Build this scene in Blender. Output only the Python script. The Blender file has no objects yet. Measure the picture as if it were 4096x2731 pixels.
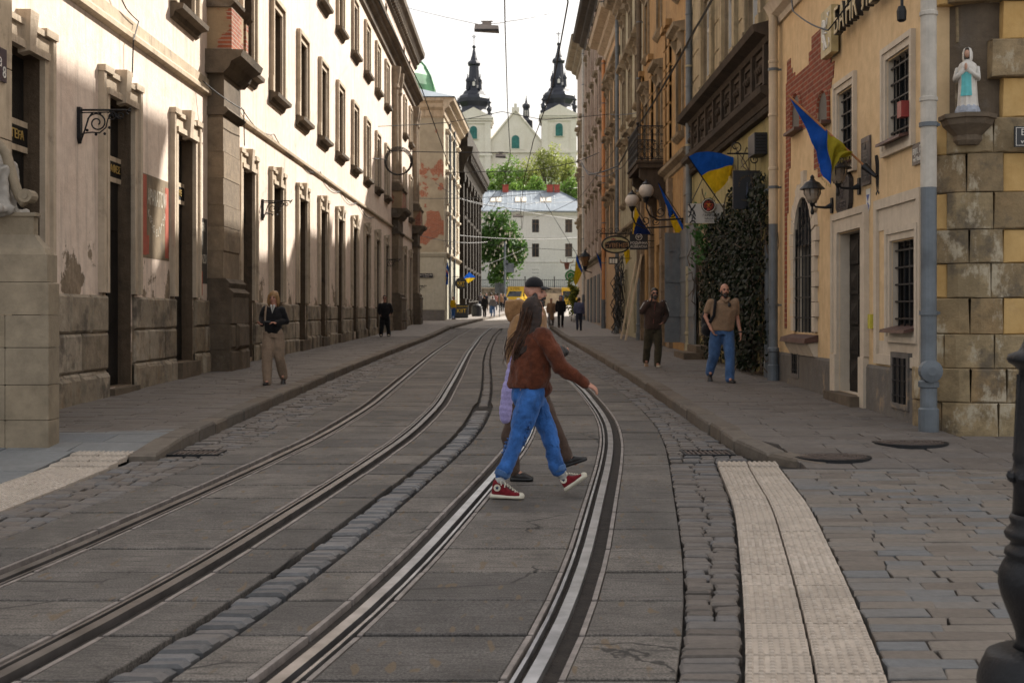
import bpy, bmesh, math, random
from mathutils import Vector, Matrix, noise
R = math.radians
sc = bpy.context.scene
# ------------------------------------------------------------------ camera, sky, sun, exposure
CAM_H = 1.55
cam_d = bpy.data.cameras.new('camera'); cam = bpy.data.objects.new('camera', cam_d)
sc.collection.objects.link(cam); sc.camera = cam
cam.location = (0, 0, CAM_H); cam.rotation_euler = (R(90), 0, 0)
cam_d.lens = 45.0; cam_d.sensor_width = 36.0; cam_d.shift_y = -0.0259
cam_d.clip_start = 0.1; cam_d.clip_end = 4000
cam_d.dof.use_dof = True; cam_d.dof.focus_distance = 11.5; cam_d.dof.aperture_fstop = 5.0
SUN_AZ, SUN_EL = R(41), R(37)
w = bpy.data.worlds.new('World'); sc.world = w; w.use_nodes = True
nt = w.node_tree; bg = nt.nodes['Background']
sky = nt.nodes.new('ShaderNodeTexSky'); sky.sky_type = 'NISHITA'; sky.sun_disc = False
sky.sun_elevation = SUN_EL; sky.sun_rotation = SUN_AZ
sky.air_density = 1.0; sky.dust_density = 6.0; sky.ozone_density = 0.6
cl = nt.nodes.new('ShaderNodeMixRGB'); cl.inputs[0].default_value = 0.55      # thin bright cloud veil over the blue
cl.inputs[2].default_value = (7.6, 7.3, 6.9, 1)
nt.links.new(sky.outputs[0], cl.inputs[1]); nt.links.new(cl.outputs[0], bg.inputs[0])
bg.inputs[1].default_value = 0.092
sun_d = bpy.data.lights.new('sun', 'SUN'); sun = bpy.data.objects.new('sun', sun_d); sc.collection.objects.link(sun)
sdir = Vector((math.sin(SUN_AZ) * math.cos(SUN_EL), math.cos(SUN_AZ) * math.cos(SUN_EL), math.sin(SUN_EL)))
sun.rotation_euler = (-sdir).to_track_quat('-Z', 'Y').to_euler(); sun.location = sdir * 60
sun_d.energy = 4.9; sun_d.angle = R(0.8); sun_d.color = (1.0, 0.945, 0.86)
sc.view_settings.view_transform = 'Standard'; sc.view_settings.look = 'None'
sc.view_settings.exposure = 1.0; sc.view_settings.gamma = 1.0
sc.cycles.max_bounces = 6; sc.cycles.diffuse_bounces = 2

# ------------------------------------------------------------------ helpers
COL = sc.collection
WORK = bpy.data.scenes.new('work')                      # small scene in which single shapes are evaluated, removed at the end
rnd = random.Random(7)
def wloc(o):
    v = Vector((0, 0, 0))
    while o is not None: v += o.location; o = o.parent
    return v
def tag(o, label=None, cat=None, group=None, kind=None):
    if label: o['label'] = label
    if cat: o['category'] = cat
    if group: o['group'] = group
    if kind: o['kind'] = kind
    return o
def thing(name, label, cat, loc=(0, 0, 0), group=None):
    o = bpy.data.objects.new(name, None); COL.objects.link(o); o.location = loc; o.empty_display_size = .2
    return tag(o, label, cat, group)
def copy_tree(o, parent=None):
    c = o.copy(); COL.objects.link(c); c.parent = parent
    for ch in o.children: copy_tree(ch, c)
    return c
class MB:
    """collects shapes; T maps local (a,b,c) to world"""
    def __init__(s, T=None): s.v = []; s.f = []; s.m = []; s.T = T; s.mi = 0
    def add(s, vs, fs):
        n = len(s.v)
        s.v += [tuple(s.T(*p)) if s.T else tuple(p) for p in vs]
        s.f += [tuple(i + n for i in f) for f in fs]; s.m += [s.mi] * len(fs)
        return s
    def box(s, a0, a1, b0, b1, c0, c1):
        return s.add([(a0,b0,c0),(a1,b0,c0),(a1,b1,c0),(a0,b1,c0),(a0,b0,c1),(a1,b0,c1),(a1,b1,c1),(a0,b1,c1)],
              [(0,3,2,1),(4,5,6,7),(0,1,5,4),(1,2,6,5),(2,3,7,6),(3,0,4,7)])
    def frus(s, p, z0, z1, ins):                       # p: 4 plan corners ccw, bevelled top
        c = [sum(q[0] for q in p)/4, sum(q[1] for q in p)/4]
        def sh(k):
            out = []
            for q in p:
                dx, dy = q[0]-c[0], q[1]-c[1]; L = math.hypot(dx, dy) or 1
                f = max(0, 1-k*1.35/L); out.append((c[0]+dx*f, c[1]+dy*f))
            return out
        q = sh(ins)
        zz = lambda z, i: z[i] if isinstance(z, (list, tuple)) else z
        vs = [(p[i][0], p[i][1], zz(z0, i)) for i in range(4)]
        vs += [(p[i][0], p[i][1], zz(z1, i) - ins*.8) for i in range(4)] + [(q[i][0], q[i][1], zz(z1, i)) for i in range(4)]
        fs = [(8,9,10,11)]
        for i in range(4):
            j = (i+1) % 4; fs += [(i,j,4+j,4+i),(4+i,4+j,8+j,8+i)]
        return s.add(vs, fs)
    def prism(s, poly, fr, d0, d1):                    # poly in (u,w); fr(u,w,d)
        n = len(poly)
        vs = [fr(u, w_, d0) for u, w_ in poly] + [fr(u, w_, d1) for u, w_ in poly]
        return s.add(vs, [tuple(range(n))[::-1], tuple(range(n, 2*n))] + [(i,(i+1)%n,n+(i+1)%n,n+i) for i in range(n)])
    def extr(s, prof, a0, a1, order='abc'):            # profile (b,c) swept along a
        n = len(prof)
        return s.add([(a0,b,c) for b,c in prof]+[(a1,b,c) for b,c in prof],
              [tuple(range(n))[::-1], tuple(range(n,2*n))]+[(i,(i+1)%n,n+(i+1)%n,n+i) for i in range(n)])
    def tube(s, pts, r, n=6, cap=True):
        pts = [Vector(p) for p in pts]; k = len(pts)
        rr = r if isinstance(r, (list, tuple)) else [r]*k
        vs = []; up = None
        for i, p in enumerate(pts):
            d = (pts[min(i+1, k-1)]-pts[max(i-1, 0)])
            d = d.normalized() if d.length > 1e-9 else Vector((0,0,1))
            if up is None: up = Vector((0,0,1)) if abs(d.z) < .9 else Vector((1,0,0))
            a = d.cross(up)
            if a.length < 1e-4: a = d.cross(Vector((1,.3,0)))
            a.normalize(); b = d.cross(a); up = -b if False else a.cross(d)
            for j in range(n):
                t = 2*math.pi*j/n; vs.append(p+a*(rr[i]*math.cos(t))+b*(rr[i]*math.sin(t)))
        fs = []
        for i in range(k-1):
            for j in range(n): fs.append((i*n+j, i*n+(j+1)%n, (i+1)*n+(j+1)%n, (i+1)*n+j))
        if cap: fs += [tuple(range(n))[::-1], tuple(range((k-1)*n, k*n))]
        return s.add(vs, fs)
    def lathe(s, prof, c=(0,0,0), n=16, rot=0.0, sx=1, sy=1):
        vs = []; k = len(prof)
        for r, z in prof:
            for j in range(n):
                t = 2*math.pi*j/n+rot; vs.append((c[0]+r*sx*math.cos(t), c[1]+r*sy*math.sin(t), c[2]+z))
        fs = [(i*n+j, i*n+(j+1)%n, (i+1)*n+(j+1)%n, (i+1)*n+j) for i in range(k-1) for j in range(n)]
        return s.add(vs, fs+[tuple(range(n))[::-1], tuple(range((k-1)*n, k*n))])
    def ball(s, c, r, n=10, sz=1.0):
        k = max(4, n//2+1)
        return s.lathe([(max(1e-4, r*math.sin(math.pi*i/k)), -r*sz*math.cos(math.pi*i/k)) for i in range(k+1)], c, n)
    def grid(s, nu, nv, fn):
        n0 = [fn(i/nu, j/nv) for j in range(nv+1) for i in range(nu+1)]
        return s.add(n0, [(j*(nu+1)+i, j*(nu+1)+i+1, (j+1)*(nu+1)+i+1, (j+1)*(nu+1)+i) for j in range(nv) for i in range(nu)])
    def build(s, name, mat, parent=None, smooth=False, recalc=True):
        me = bpy.data.meshes.new(name); off = wloc(parent) if parent is not None else Vector((0,0,0))
        me.from_pydata([(p[0]-off.x, p[1]-off.y, p[2]-off.z) for p in s.v], [], s.f)
        for m_ in (mat if isinstance(mat, (list, tuple)) else [mat]): me.materials.append(m_)
        me.polygons.foreach_set('material_index', s.m)
        if recalc:
            bm = bmesh.new(); bm.from_mesh(me); bmesh.ops.recalc_face_normals(bm, faces=bm.faces); bm.to_mesh(me); bm.free()
        if smooth: me.polygons.foreach_set('use_smooth', [True]*len(me.polygons))
        me.update(); o = bpy.data.objects.new(name, me); COL.objects.link(o)
        if parent is not None: o.parent = parent
        return o
def text_mesh(body, size, org, right, up, mat, parent, ext=.004, name='lettering', align='LEFT', spacing=1.0, sx=1.0):
    cu = bpy.data.curves.new('t', 'FONT'); cu.body = body; cu.size = size; cu.extrude = ext; cu.align_x = align
    cu.space_character = spacing; cu.resolution_u = 3
    to = bpy.data.objects.new('t', cu); WORK.collection.objects.link(to)
    vl = WORK.view_layers[0]; vl.update()
    me = bpy.data.meshes.new_from_object(to.evaluated_get(vl.depsgraph))
    bpy.data.objects.remove(to); bpy.data.curves.remove(cu)
    right = Vector(right).normalized(); up = Vector(up).normalized(); nn = right.cross(up)
    o0 = Vector(org) - (wloc(parent) if parent is not None else Vector((0,0,0)))
    for v in me.vertices: v.co = o0 + right*(v.co.x*sx) + up*v.co.y + nn*v.co.z
    me.materials.clear(); me.materials.append(mat); me.name = name
    o = bpy.data.objects.new(name, me); COL.objects.link(o)
    if parent is not None: o.parent = parent
    return o

# ------------------------------------------------------------------ materials
def nmat(name):
    m = bpy.data.materials.new(name); m.use_nodes = True; t = m.node_tree
    return m, t, t.nodes['Principled BSDF']
def N(t, typ, **kw):
    n = t.nodes.new(typ)
    for k, v in kw.items():
        if k.startswith('i'): n.inputs[int(k[1:]) if k[1:].isdigit() else k[1:]].default_value = v
        else: setattr(n, k, v)
    return n
def col4(c): return (c[0], c[1], c[2], 1)
def pos_node(t, scale=(1,1,1)):
    g = t.nodes.new('ShaderNodeNewGeometry'); mp = t.nodes.new('ShaderNodeMapping'); mp.inputs['Scale'].default_value = scale
    t.links.new(g.outputs['Position'], mp.inputs[0]); return mp.outputs[0]
def noise_f(t, vec, scale, detail=4, rough=.55):
    n = N(t, 'ShaderNodeTexNoise'); n.inputs['Scale'].default_value = scale; n.inputs['Detail'].default_value = detail
    n.inputs['Roughness'].default_value = rough; t.links.new(vec, n.inputs['Vector']); return n.outputs[0]
def ramp(t, fac, a, b, ca=(0,0,0), cb=(1,1,1)):
    r = N(t, 'ShaderNodeValToRGB'); e = r.color_ramp.elements
    e[0].position = a; e[0].color = col4(ca); e[1].position = b; e[1].color = col4(cb)
    t.links.new(fac, r.inputs[0]); return r.outputs[0]
def mix(t, fac, a, b, mode='MIX'):
    m = N(t, 'ShaderNodeMixRGB', blend_type=mode)
    for i, x in enumerate((fac, a, b)):
        if hasattr(x, 'is_linked'): t.links.new(x, m.inputs[i])
        elif isinstance(x, (tuple, list)): m.inputs[i].default_value = col4(x)
        else: m.inputs[i].default_value = x
    return m.outputs[0]
def bump(t, bsdf, h, strength, dist=.02):
    b = N(t, 'ShaderNodeBump'); b.inputs['Strength'].default_value = strength; b.inputs['Distance'].default_value = dist
    t.links.new(h, b.inputs['Height']); t.links.new(b.outputs[0], bsdf.inputs['Normal'])
def plain(name, c, rough=.6, metal=0.0, var=.25, scale=6.0, bmp=.0, spec=None):
    m, t, b = nmat(name); v = pos_node(t)
    f = noise_f(t, v, scale, 5, .6)
    cc = mix(t, ramp(t, f, .3, .7), tuple(x*(1-var) for x in c), tuple(min(1, x*(1+var)) for x in c))
    t.links.new(cc, b.inputs['Base Color']); b.inputs['Roughness'].default_value = rough; b.inputs['Metallic'].default_value = metal
    if spec is not None: b.inputs['Specular IOR Level'].default_value = spec
    if bmp: bump(t, b, noise_f(t, v, scale*6, 3), bmp)
    return m
def plaster(name, c1, c2, dirt=(.10,.085,.07), streak=.5, peel=None, peel_z=0, rough=.9, grain=.25, spots=.5):
    """old lime plaster: blotches, vertical run marks, dark soot spots, patches lost near the ground"""
    m, t, b = nmat(name); v = pos_node(t)
    f1 = noise_f(t, v, .55, 6, .62); f2 = noise_f(t, v, 5, 4, .6)
    c = mix(t, ramp(t, f1, .35, .65), c1, c2)
    c = mix(t, ramp(t, f2, .25, .85), c, tuple(x*.78 for x in c1), 'MIX') if False else mix(t, .35, c, mix(t, ramp(t, f2, .3, .7), tuple(x*.75 for x in c1), tuple(min(1, x*1.12) for x in c2)))
    vs = pos_node(t, (2.6, 2.6, .16)); fs = noise_f(t, vs, 1.9, 7, .66)
    c = mix(t, ramp(t, fs, .52, .74, (0,0,0), (streak,)*3), c, dirt)
    f3 = noise_f(t, v, 1.7, 8, .72)
    c = mix(t, ramp(t, f3, .57, .68, (0,0,0), (spots,)*3), c, tuple(x*1.7 for x in dirt))
    h = noise_f(t, v, 14, 6, .65)
    if peel:
        g = t.nodes.new('ShaderNodeNewGeometry'); sx = N(t, 'ShaderNodeSeparateXYZ'); t.links.new(g.outputs['Position'], sx.inputs[0])
        mr = N(t, 'ShaderNodeMapRange'); mr.inputs[1].default_value = peel_z; mr.inputs[2].default_value = peel_z+2.6
        mr.inputs[3].default_value = .16; mr.inputs[4].default_value = -.12; t.links.new(sx.outputs[2], mr.inputs[0])
        f4 = noise_f(t, v, 1.1, 9, .66); ad = N(t, 'ShaderNodeMath', operation='ADD'); t.links.new(f4, ad.inputs[0]); t.links.new(mr.outputs[0], ad.inputs[1])
        pf = ramp(t, ad.outputs[0], .585, .61)
        pc = mix(t, ramp(t, noise_f(t, v, 3.5, 6, .7), .35, .68), tuple(x*.45 for x in peel), peel)
        c = mix(t, pf, c, pc)
        hm = mix(t, .6, h, pf, 'SUBTRACT'); h = hm
    t.links.new(c, b.inputs['Base Color']); b.inputs['Roughness'].default_value = rough
    b.inputs['Specular IOR Level'].default_value = .2
    bump(t, b, h, grain, .03)
    return m
def stones(name, c1, c2, c3, rough=.8, scale=9, bmp=.5, dark=.5, spec=.3, tint=.25, patch=None):
    """blocks told apart one by one: colour varies per island of the mesh"""
    m, t, b = nmat(name); v = pos_node(t)
    g = t.nodes.new('ShaderNodeNewGeometry'); ri = g.outputs['Random Per Island']
    r = N(t, 'ShaderNodeValToRGB'); e = r.color_ramp.elements
    e[0].position = 0; e[0].color = col4(c1); e[1].position = 1; e[1].color = col4(c3)
    x = e.new(.5); x.color = col4(c2); t.links.new(ri, r.inputs[0])
    f = noise_f(t, v, scale, 7, .68); f2 = noise_f(t, v, scale*.18, 5, .6)
    c = mix(t, 1.0, r.outputs[0], ramp(t, f, .25, .75, (1-dark,)*3, (1+.0,)*3), 'MULTIPLY')
    c = mix(t, ramp(t, f2, .45, .7, (0,0,0), (tint,)*3), c, tuple(q*.45 for q in c2))
    if patch:
        fp = noise_f(t, v, patch[0], 8, .68); c = mix(t, ramp(t, fp, .50, .60, (0,0,0), (.85,)*3), c, patch[1]); fq = noise_f(t, pos_node(t, (1.2, 1.2, .7)), patch[0]*1.7, 8, .7); c = mix(t, ramp(t, fq, .55, .63, (0,0,0), (.8,)*3), c, patch[2])
    t.links.new(c, b.inputs['Base Color']); b.inputs['Roughness'].default_value = rough; b.inputs['Specular IOR Level'].default_value = spec
    bump(t, b, noise_f(t, v, scale*1.6, 8, .7), bmp, .03)
    return m
def bricks(name, cb1=(.36,.11,.06), cb2=(.26,.08,.05), mortar=(.35,.28,.22), bw=.28, bh=.085, axis='Y', pl=None, thr=.5, nscale=.5, zlo=None):
    m, t, b = nmat(name); g = t.nodes.new('ShaderNodeNewGeometry'); sx = N(t, 'ShaderNodeSeparateXYZ'); t.links.new(g.outputs['Position'], sx.inputs[0])
    cx = N(t, 'ShaderNodeCombineXYZ'); t.links.new(sx.outputs[1 if axis == 'Y' else 0], cx.inputs[0]); t.links.new(sx.outputs[2], cx.inputs[1])
    bt = N(t, 'ShaderNodeTexBrick'); t.links.new(cx.outputs[0], bt.inputs['Vector'])
    bt.inputs['Color1'].default_value = col4(cb1); bt.inputs['Color2'].default_value = col4(cb2); bt.inputs['Mortar'].default_value = col4(mortar)
    bt.inputs['Scale'].default_value = 1; bt.inputs['Mortar Size'].default_value = .011; bt.inputs['Brick Width'].default_value = bw; bt.inputs['Row Height'].default_value = bh
    v = pos_node(t); c = mix(t, .6, bt.outputs[0], ramp(t, noise_f(t, v, 7, 6, .7), .3, .7, (.45,)*3, (1.15,)*3), 'MULTIPLY')
    h = bt.outputs['Fac']
    if pl:
        f = noise_f(t, v, nscale, 7, .6); pf = ramp(t, f, thr, thr+.02)
        pc = mix(t, ramp(t, noise_f(t, v, 1.3, 6, .65), .35, .7), tuple(x*.72 for x in pl), pl)
        c = mix(t, pf, pc, c)
    t.links.new(c, b.inputs['Base Color']); b.inputs['Roughness'].default_value = .9; b.inputs['Specular IOR Level'].default_value = .2
    bump(t, b, noise_f(t, v, 20, 5), .4)
    return m
def concrete(name, c, wear=(.13,.09,.05)):
    """cast tram slabs: each slab its own tone, aggregate, brushed scratches, tyre stains, hairline cracks, rust dashes"""
    m, t, b = nmat(name); v = pos_node(t); g = t.nodes.new('ShaderNodeNewGeometry')
    f = noise_f(t, v, 1.6, 9, .72); base = mix(t, ramp(t, f, .32, .68), tuple(x*.60 for x in c), tuple(x*1.35 for x in c))
    base = mix(t, 1, base, ramp(t, g.outputs['Random Per Island'], 0, 1, (.66,.66,.68), (1.2,1.16,1.12)), 'MULTIPLY')
    fa = noise_f(t, v, 85, 2, .6); base = mix(t, 1, base, ramp(t, fa, .33, .67, (.50,)*3, (1.5,)*3), 'MULTIPLY')
    vs = pos_node(t, (1.1, 9, 1)); fr = noise_f(t, vs, 3.2, 5, .75); base = mix(t, ramp(t, fr, .52, .62, (0,0,0), (.8,)*3), base, tuple(x*.32 for x in c))
    vd = pos_node(t, (9, 2.2, 1)); fd = noise_f(t, vd, 1.4, 1, .5); base = mix(t, ramp(t, fd, .66, .70, (0,0,0), (.75,)*3), base, wear)
    fst = noise_f(t, pos_node(t, (1.6,.45,1)), .8, 6, .65); base = mix(t, ramp(t, fst, .50, .66, (0,0,0), (.55,)*3), base, tuple(x*.45 for x in c))
    vo = N(t, 'ShaderNodeTexVoronoi', feature='DISTANCE_TO_EDGE'); vo.inputs['Scale'].default_value = .8
    wv = mix(t, .35, v, noise_f(t, v, 2.5, 4), 'ADD'); t.links.new(wv, vo.inputs['Vector'])
    ck = ramp(t, vo.outputs[0], .004, .012, (1,1,1), (0,0,0)); cm = ramp(t, noise_f(t, v, .5, 3), .52, .56); ckm = mix(t, 1, ck, cm, 'MULTIPLY')
    base = mix(t, ckm, base, tuple(x*.22 for x in c))
    t.links.new(base, b.inputs['Base Color']); b.inputs['Roughness'].default_value = .72; b.inputs['Specular IOR Level'].default_value = .35
    hh = mix(t, .6, fa, mix(t, .8, fr, ckm, 'ADD'), 'SUBTRACT'); bump(t, b, hh, .55, .012)
    return m
def glass(name, c=(.012,.014,.016), rough=.08):
    m, t, b = nmat(name); v = pos_node(t)
    t.links.new(mix(t, ramp(t, noise_f(t, v, 1.3, 3), .4, .65), c, tuple(x*2.4 for x in c)), b.inputs['Base Color'])
    b.inputs['Roughness'].default_value = rough; b.inputs['Specular IOR Level'].default_value = .45
    bump(t, b, noise_f(t, v, 3, 2), .05); return m
def leaf(name, c1, c2):
    m, t, b = nmat(name); g = t.nodes.new('ShaderNodeNewGeometry')
    c = mix(t, g.outputs['Random Per Island'], c1, c2)
    t.links.new(c, b.inputs['Base Color']); b.inputs['Roughness'].default_value = .55
    tr = N(t, 'ShaderNodeBsdfTranslucent'); t.links.new(c, tr.inputs[0]); ms = N(t, 'ShaderNodeMixShader'); ms.inputs[0].default_value = .4
    out = t.nodes['Material Output']; t.links.new(b.outputs[0], ms.inputs[1]); t.links.new(tr.outputs[0], ms.inputs[2]); t.links.new(ms.outputs[0], out.inputs[0])
    return m
M = {}
M['cream'] = plaster('cream_plaster', (.68,.54,.445), (.78,.66,.56), dirt=(.20,.16,.125), streak=.55, peel=(.36,.28,.20), peel_z=1.05, grain=.35, spots=.28)
M['sandstone'] = plaster('old_sandstone', (.19,.145,.10), (.36,.28,.20), streak=.6, grain=.6, spots=.7)
M['darkstone'] = plaster('sooty_sandstone', (.07,.055,.042), (.18,.14,.10), streak=.7, grain=.6, spots=.8)
M['plinth'] = stones('plinth_stone', (.29,.23,.16), (.42,.35,.26), (.47,.40,.31), scale=4.5, bmp=.9, dark=.6, tint=.6, patch=(1.5, (.09,.075,.06), (.20,.145,.09)))
M['pedestal'] = stones('pedestal_stone', (.31,.25,.17), (.37,.30,.21), (.34,.28,.20), scale=3.5, bmp=.6, dark=.5, tint=.5)
M['panel'] = concrete('road_concrete', (.128,.118,.107))
M['edge'] = plain('panel_edge_steel', (.20,.175,.16), .6, .0, .4, 7, .3)
M['dirt'] = plain('joint_dirt', (.016,.014,.012), .95, 0, .5, 9, .5)
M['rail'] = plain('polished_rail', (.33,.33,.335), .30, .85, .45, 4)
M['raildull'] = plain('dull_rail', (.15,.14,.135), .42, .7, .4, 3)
M['railside'] = plain('dirty_rail_groove', (.022,.017,.014), .9, 0, .6, 14, .4)
M['sett'] = stones('granite_sett', (.125,.105,.09), (.185,.16,.14), (.15,.15,.155), scale=16, bmp=.55, dark=.45, tint=.45, rough=.62, spec=.45)
M['sett2'] = stones('pale_sett', (.16,.135,.115), (.23,.20,.17), (.17,.18,.19), scale=16, bmp=.5, dark=.4, tint=.4, rough=.6, spec=.45)
M['slab'] = stones('pavement_slab', (.145,.125,.11), (.18,.158,.14), (.165,.15,.14), scale=11, bmp=.35, dark=.4, tint=.4, rough=.68)
M['slabblue'] = stones('bluish_slab', (.17,.185,.20), (.20,.21,.215), (.22,.225,.225), scale=11, bmp=.3, dark=.3, tint=.3, rough=.68)
M['kerb'] = stones('kerb_stone', (.15,.12,.095), (.21,.175,.14), (.17,.15,.13), scale=8, bmp=.6, dark=.5, tint=.5)
M['tactile'] = stones('tactile_tile', (.50,.425,.35), (.57,.49,.41), (.62,.54,.46), scale=10, bmp=.25, dark=.40, tint=.4, patch=(.9, (.46,.395,.33), (.36,.31,.26)))
M['iron'] = plain('cast_iron', (.012,.013,.016), .5, .4, .4, 12, .2)
M['manhole'] = plain('manhole_iron', (.10,.078,.068), .6, .5, .4, 14, .4)
M['wire'] = plain('black_cable', (.015,.015,.016), .6)
M['zinc'] = plain('grey_painted_zinc', (.13,.15,.17), .55, .3, .3, 2.5, .1)
M['glass'] = glass('dark_glass')
M['dooriron'] = plain('dark_door_paint', (.010,.0085,.0075), .65, 0, .5, 5, .3, .25)
M['brownwood'] = plain('brown_shutter', (.10,.062,.038), .75, 0, .4, 6, .4)
M['goldpaint'] = plain('gold_paint', (.45,.30,.09), .5)
M['white'] = plain('white_paint', (.70,.67,.61), .6, 0, .1, 5)
M['black'] = plain('black_paint', (.012,.012,.013), .5)
# ------------------------------------------------------------------ terrain profile
PTS = [(-60,0),(0,0),(11,0),(16,.07),(23,.19),(30,.28),(42,.38),(55,.47),(70,.66),(85,.92),(103,1.3),(130,2.0),(150,2.6),(170,3.0),(400,3.2)]
def zr0(y):
    for (a, za), (b_, zb) in zip(PTS, PTS[1:]):
        if y <= b_: return za+(zb-za)*(y-a)/(b_-a)
    return PTS[-1][1]
def zr(y): return sum(zr0(y+d) for d in (-4,-2,0,2,4))/5
def lerp_tab(tab, y):
    if y <= tab[0][0]: (a, va), (b_, vb) = tab[0], tab[1]
    elif y >= tab[-1][0]: (a, va), (b_, vb) = tab[-2], tab[-1]
    else:
        for (a, va), (b_, vb) in zip(tab, tab[1:]):
            if y <= b_: break
    return va+(vb-va)*(y-a)/(b_-a)
def smooth_tab(tab, h):
    return lambda y: sum(lerp_tab(tab, y+d*h) for d in (-1,-.5,0,.5,1))/5
TR = smooth_tab([(0,-1.5),(5.6,-.41),(7.3,-.16),(9,.03),(10.2,.15),(13.5,.5),(15.85,.7),(18.2,.79),(23.2,.78),(28.8,.62),(34,.47),(45,.36),(60,.38),(74,.6),(78,.9)], 1.2)
TL = smooth_tab([(0,-3.5),(5.4,-2.76),(7.4,-2.47),(9.25,-2.33),(11.6,-2.13),(15.9,-1.8),(20,-1.67),(27,-1.72),(40,-1.9),(52,-1.98),(60,-2.02),(74,-1.85),(78,-1.6)], 1.2)
XL = lambda s: -6.5+.0037*s
XR = lambda s: 4.95+.0037*s
KL = lambda y: -3.74+.002*y
KR = lambda y: 2.46-.0045*(y-14) if y < 60 else 2.25+.0*(y-60)
def pv(y):                                             # pavement height above the road
    return .13*max(0, min(1, (y-12.4)/2.2))
def struct(o): return tag(o, kind='structure')

# ground: one sheet to the horizon, and the hill behind the town
g = MB()
ys = [-300,-100,-40]+[i*2.0 for i in range(-10, 90)]+[180,200,230,260,300,400,600,1000,2000]
def gz(y): return zr(y)-.16
xs = [-1500,-300,-60,-30,-12,-6.6,-4,-2,0,2,4,5.2,10,30,60,300,1500]
g.add([(x, y, gz(y)) for y in ys for x in xs], [(j*len(xs)+i, j*len(xs)+i+1, (j+1)*len(xs)+i+1, (j+1)*len(xs)+i) for j in range(len(ys)-1) for i in range(len(xs)-1)])
M['earth'] = plain('paved_ground', (.15,.13,.115), .85, 0, .3, 1.5, .2)
struct(g.build('ground', M['earth'], smooth=True))
def sstep(a, b_, x):
    t = max(0, min(1, (x-a)/(b_-a))); return t*t*(3-2*t)
h = MB()
def hillz(x, y): return 2.6+24*sstep(182, 262, y)+3*math.sin(x*.031+1)*sstep(190, 260, y)
h.grid(40, 16, lambda u, v: (-260+520*u, 181+130*v, hillz(-260+520*u, 181+130*v)))
M['grass'] = plain('hill_grass', (.06,.10,.025), .9, 0, .4, 1.2, .5)
struct(h.build('hill', M['grass'], smooth=True))

# road: concrete tram slabs laid row by row, dark joints between, on a bedding sheet
bed = MB(); Y0, Y1 = 2.4, 76.0
ny = 74
def bedx(u, y): return -4.6+u*(2.6+4.6+1.2*0)
bed.grid(4, ny, lambda u, v: (-9+u*22, Y0+(Y1-Y0)*v, zr(Y0+(Y1-Y0)*v)-.045))
struct(bed.build('road_bed', M['dirt']))
road = MB(); edge = MB(); P_ = .76
def row(mb, f0, f1, y0, y1, z, ins=.006, up=0.0, jit=.010):
    a, b_ = y0+.010+rnd.uniform(0, .014), y1-.010-rnd.uniform(0, .014)
    dz = rnd.uniform(-.004, .004)
    mb.frus([(f0(a), a), (f1(a), a), (f1(b_), b_), (f0(b_), b_)], [z-.05]*4, [zr(a)+up+dz, zr(a)+up+dz, zr(b_)+up+dz, zr(b_)+up+dz], ins)
k = 0; y = Y0
while y < Y1:
    zz_ = zr(y)-.04; y2 = y+P_
    for C_ in (TL, TR):
        row(road, lambda q: C_(q)-.395, lambda q: C_(q)+.395, y, y2, zz_)
        for sgn in (-1, 1):
            i0, i1 = (.685, 1.15); inner = (sgn > 0) == (C_ is TL)
            lo, hi = (lambda q: C_(q)+sgn*i0), ((lambda q: (TL(q)+TR(q))/2-sgn*(.155 if q < 20 else .11)) if inner else (lambda q: C_(q)+sgn*i1))
            if sgn < 0: lo, hi = hi, lo
            row(road, lo, hi, y, y2, zz_)
            for e0, e1 in ((.652, .680), (.402, .428)):
                lo2, hi2 = (lambda q: C_(q)+sgn*e0), (lambda q: C_(q)+sgn*e1)
                if sgn < 0: lo2, hi2 = hi2, lo2
                row(edge, lo2, hi2, y, y2, zz_, .003)
    y = y2
struct(road.build('road', M['panel'], recalc=False)); struct(edge.build('road_panel_edging', M['edge'], recalc=False))
# far road sheet bending to the right across the square
fr = MB()
def path_far(C_):
    pts = []
    yy = 2.4
    while yy < 74: pts.append((C_(yy), yy)); yy += .7 if yy < 30 else 1.4
    x, yv = pts[-1]; ang = math.atan2(pts[-1][0]-pts[-2][0], pts[-1][1]-pts[-2][1])
    for i in range(44):
        ang += R(1.55) if i < 32 else 0
        x += math.sin(ang)*1.2; yv += math.cos(ang)*1.2; pts.append((x, yv))
    return pts
PL_, PR_ = path_far(TL), path_far(TR)
def offs(pts, o):
    out = []
    for i, p in enumerate(pts):
        a, b_ = pts[max(0, i-1)], pts[min(len(pts)-1, i+1)]
        dx, dy = b_[0]-a[0], b_[1]-a[1]; L = math.hypot(dx, dy); out.append((p[0]+dy/L*o, p[1]-dx/L*o))
    return out
def ribbon(mb, pts, o0, o1, up, th=0):
    A, B = offs(pts, o0), offs(pts, o1); n = len(pts)
    vs = [(a[0], a[1], zr(a[1])+up) for a in A]+[(b_[0], b_[1], zr(b_[1])+up) for b_ in B]
    fs = [(i, n+i, n+i+1, i+1) for i in range(n-1)]
    if th:
        vs += [(p[0], p[1], p[2]-th) for p in vs]
        fs += [(i, i+1, 2*n+i+1, 2*n+i) for i in range(n-1)]+[(n+i, 3*n+i, 3*n+i+1, n+i+1) for i in range(n-1)]
    mb.add(vs, fs)
fr.grid(20, 40, lambda u, v: (-30+u*110, 75.8+v*94, zr(75.8+v*94)-.01))
M['asphalt'] = plain('pale_square_paving', (.26,.235,.21), .8, 0, .25, .8, .2)
struct(fr.build('road_far_square', M['asphalt'], smooth=True))
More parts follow.
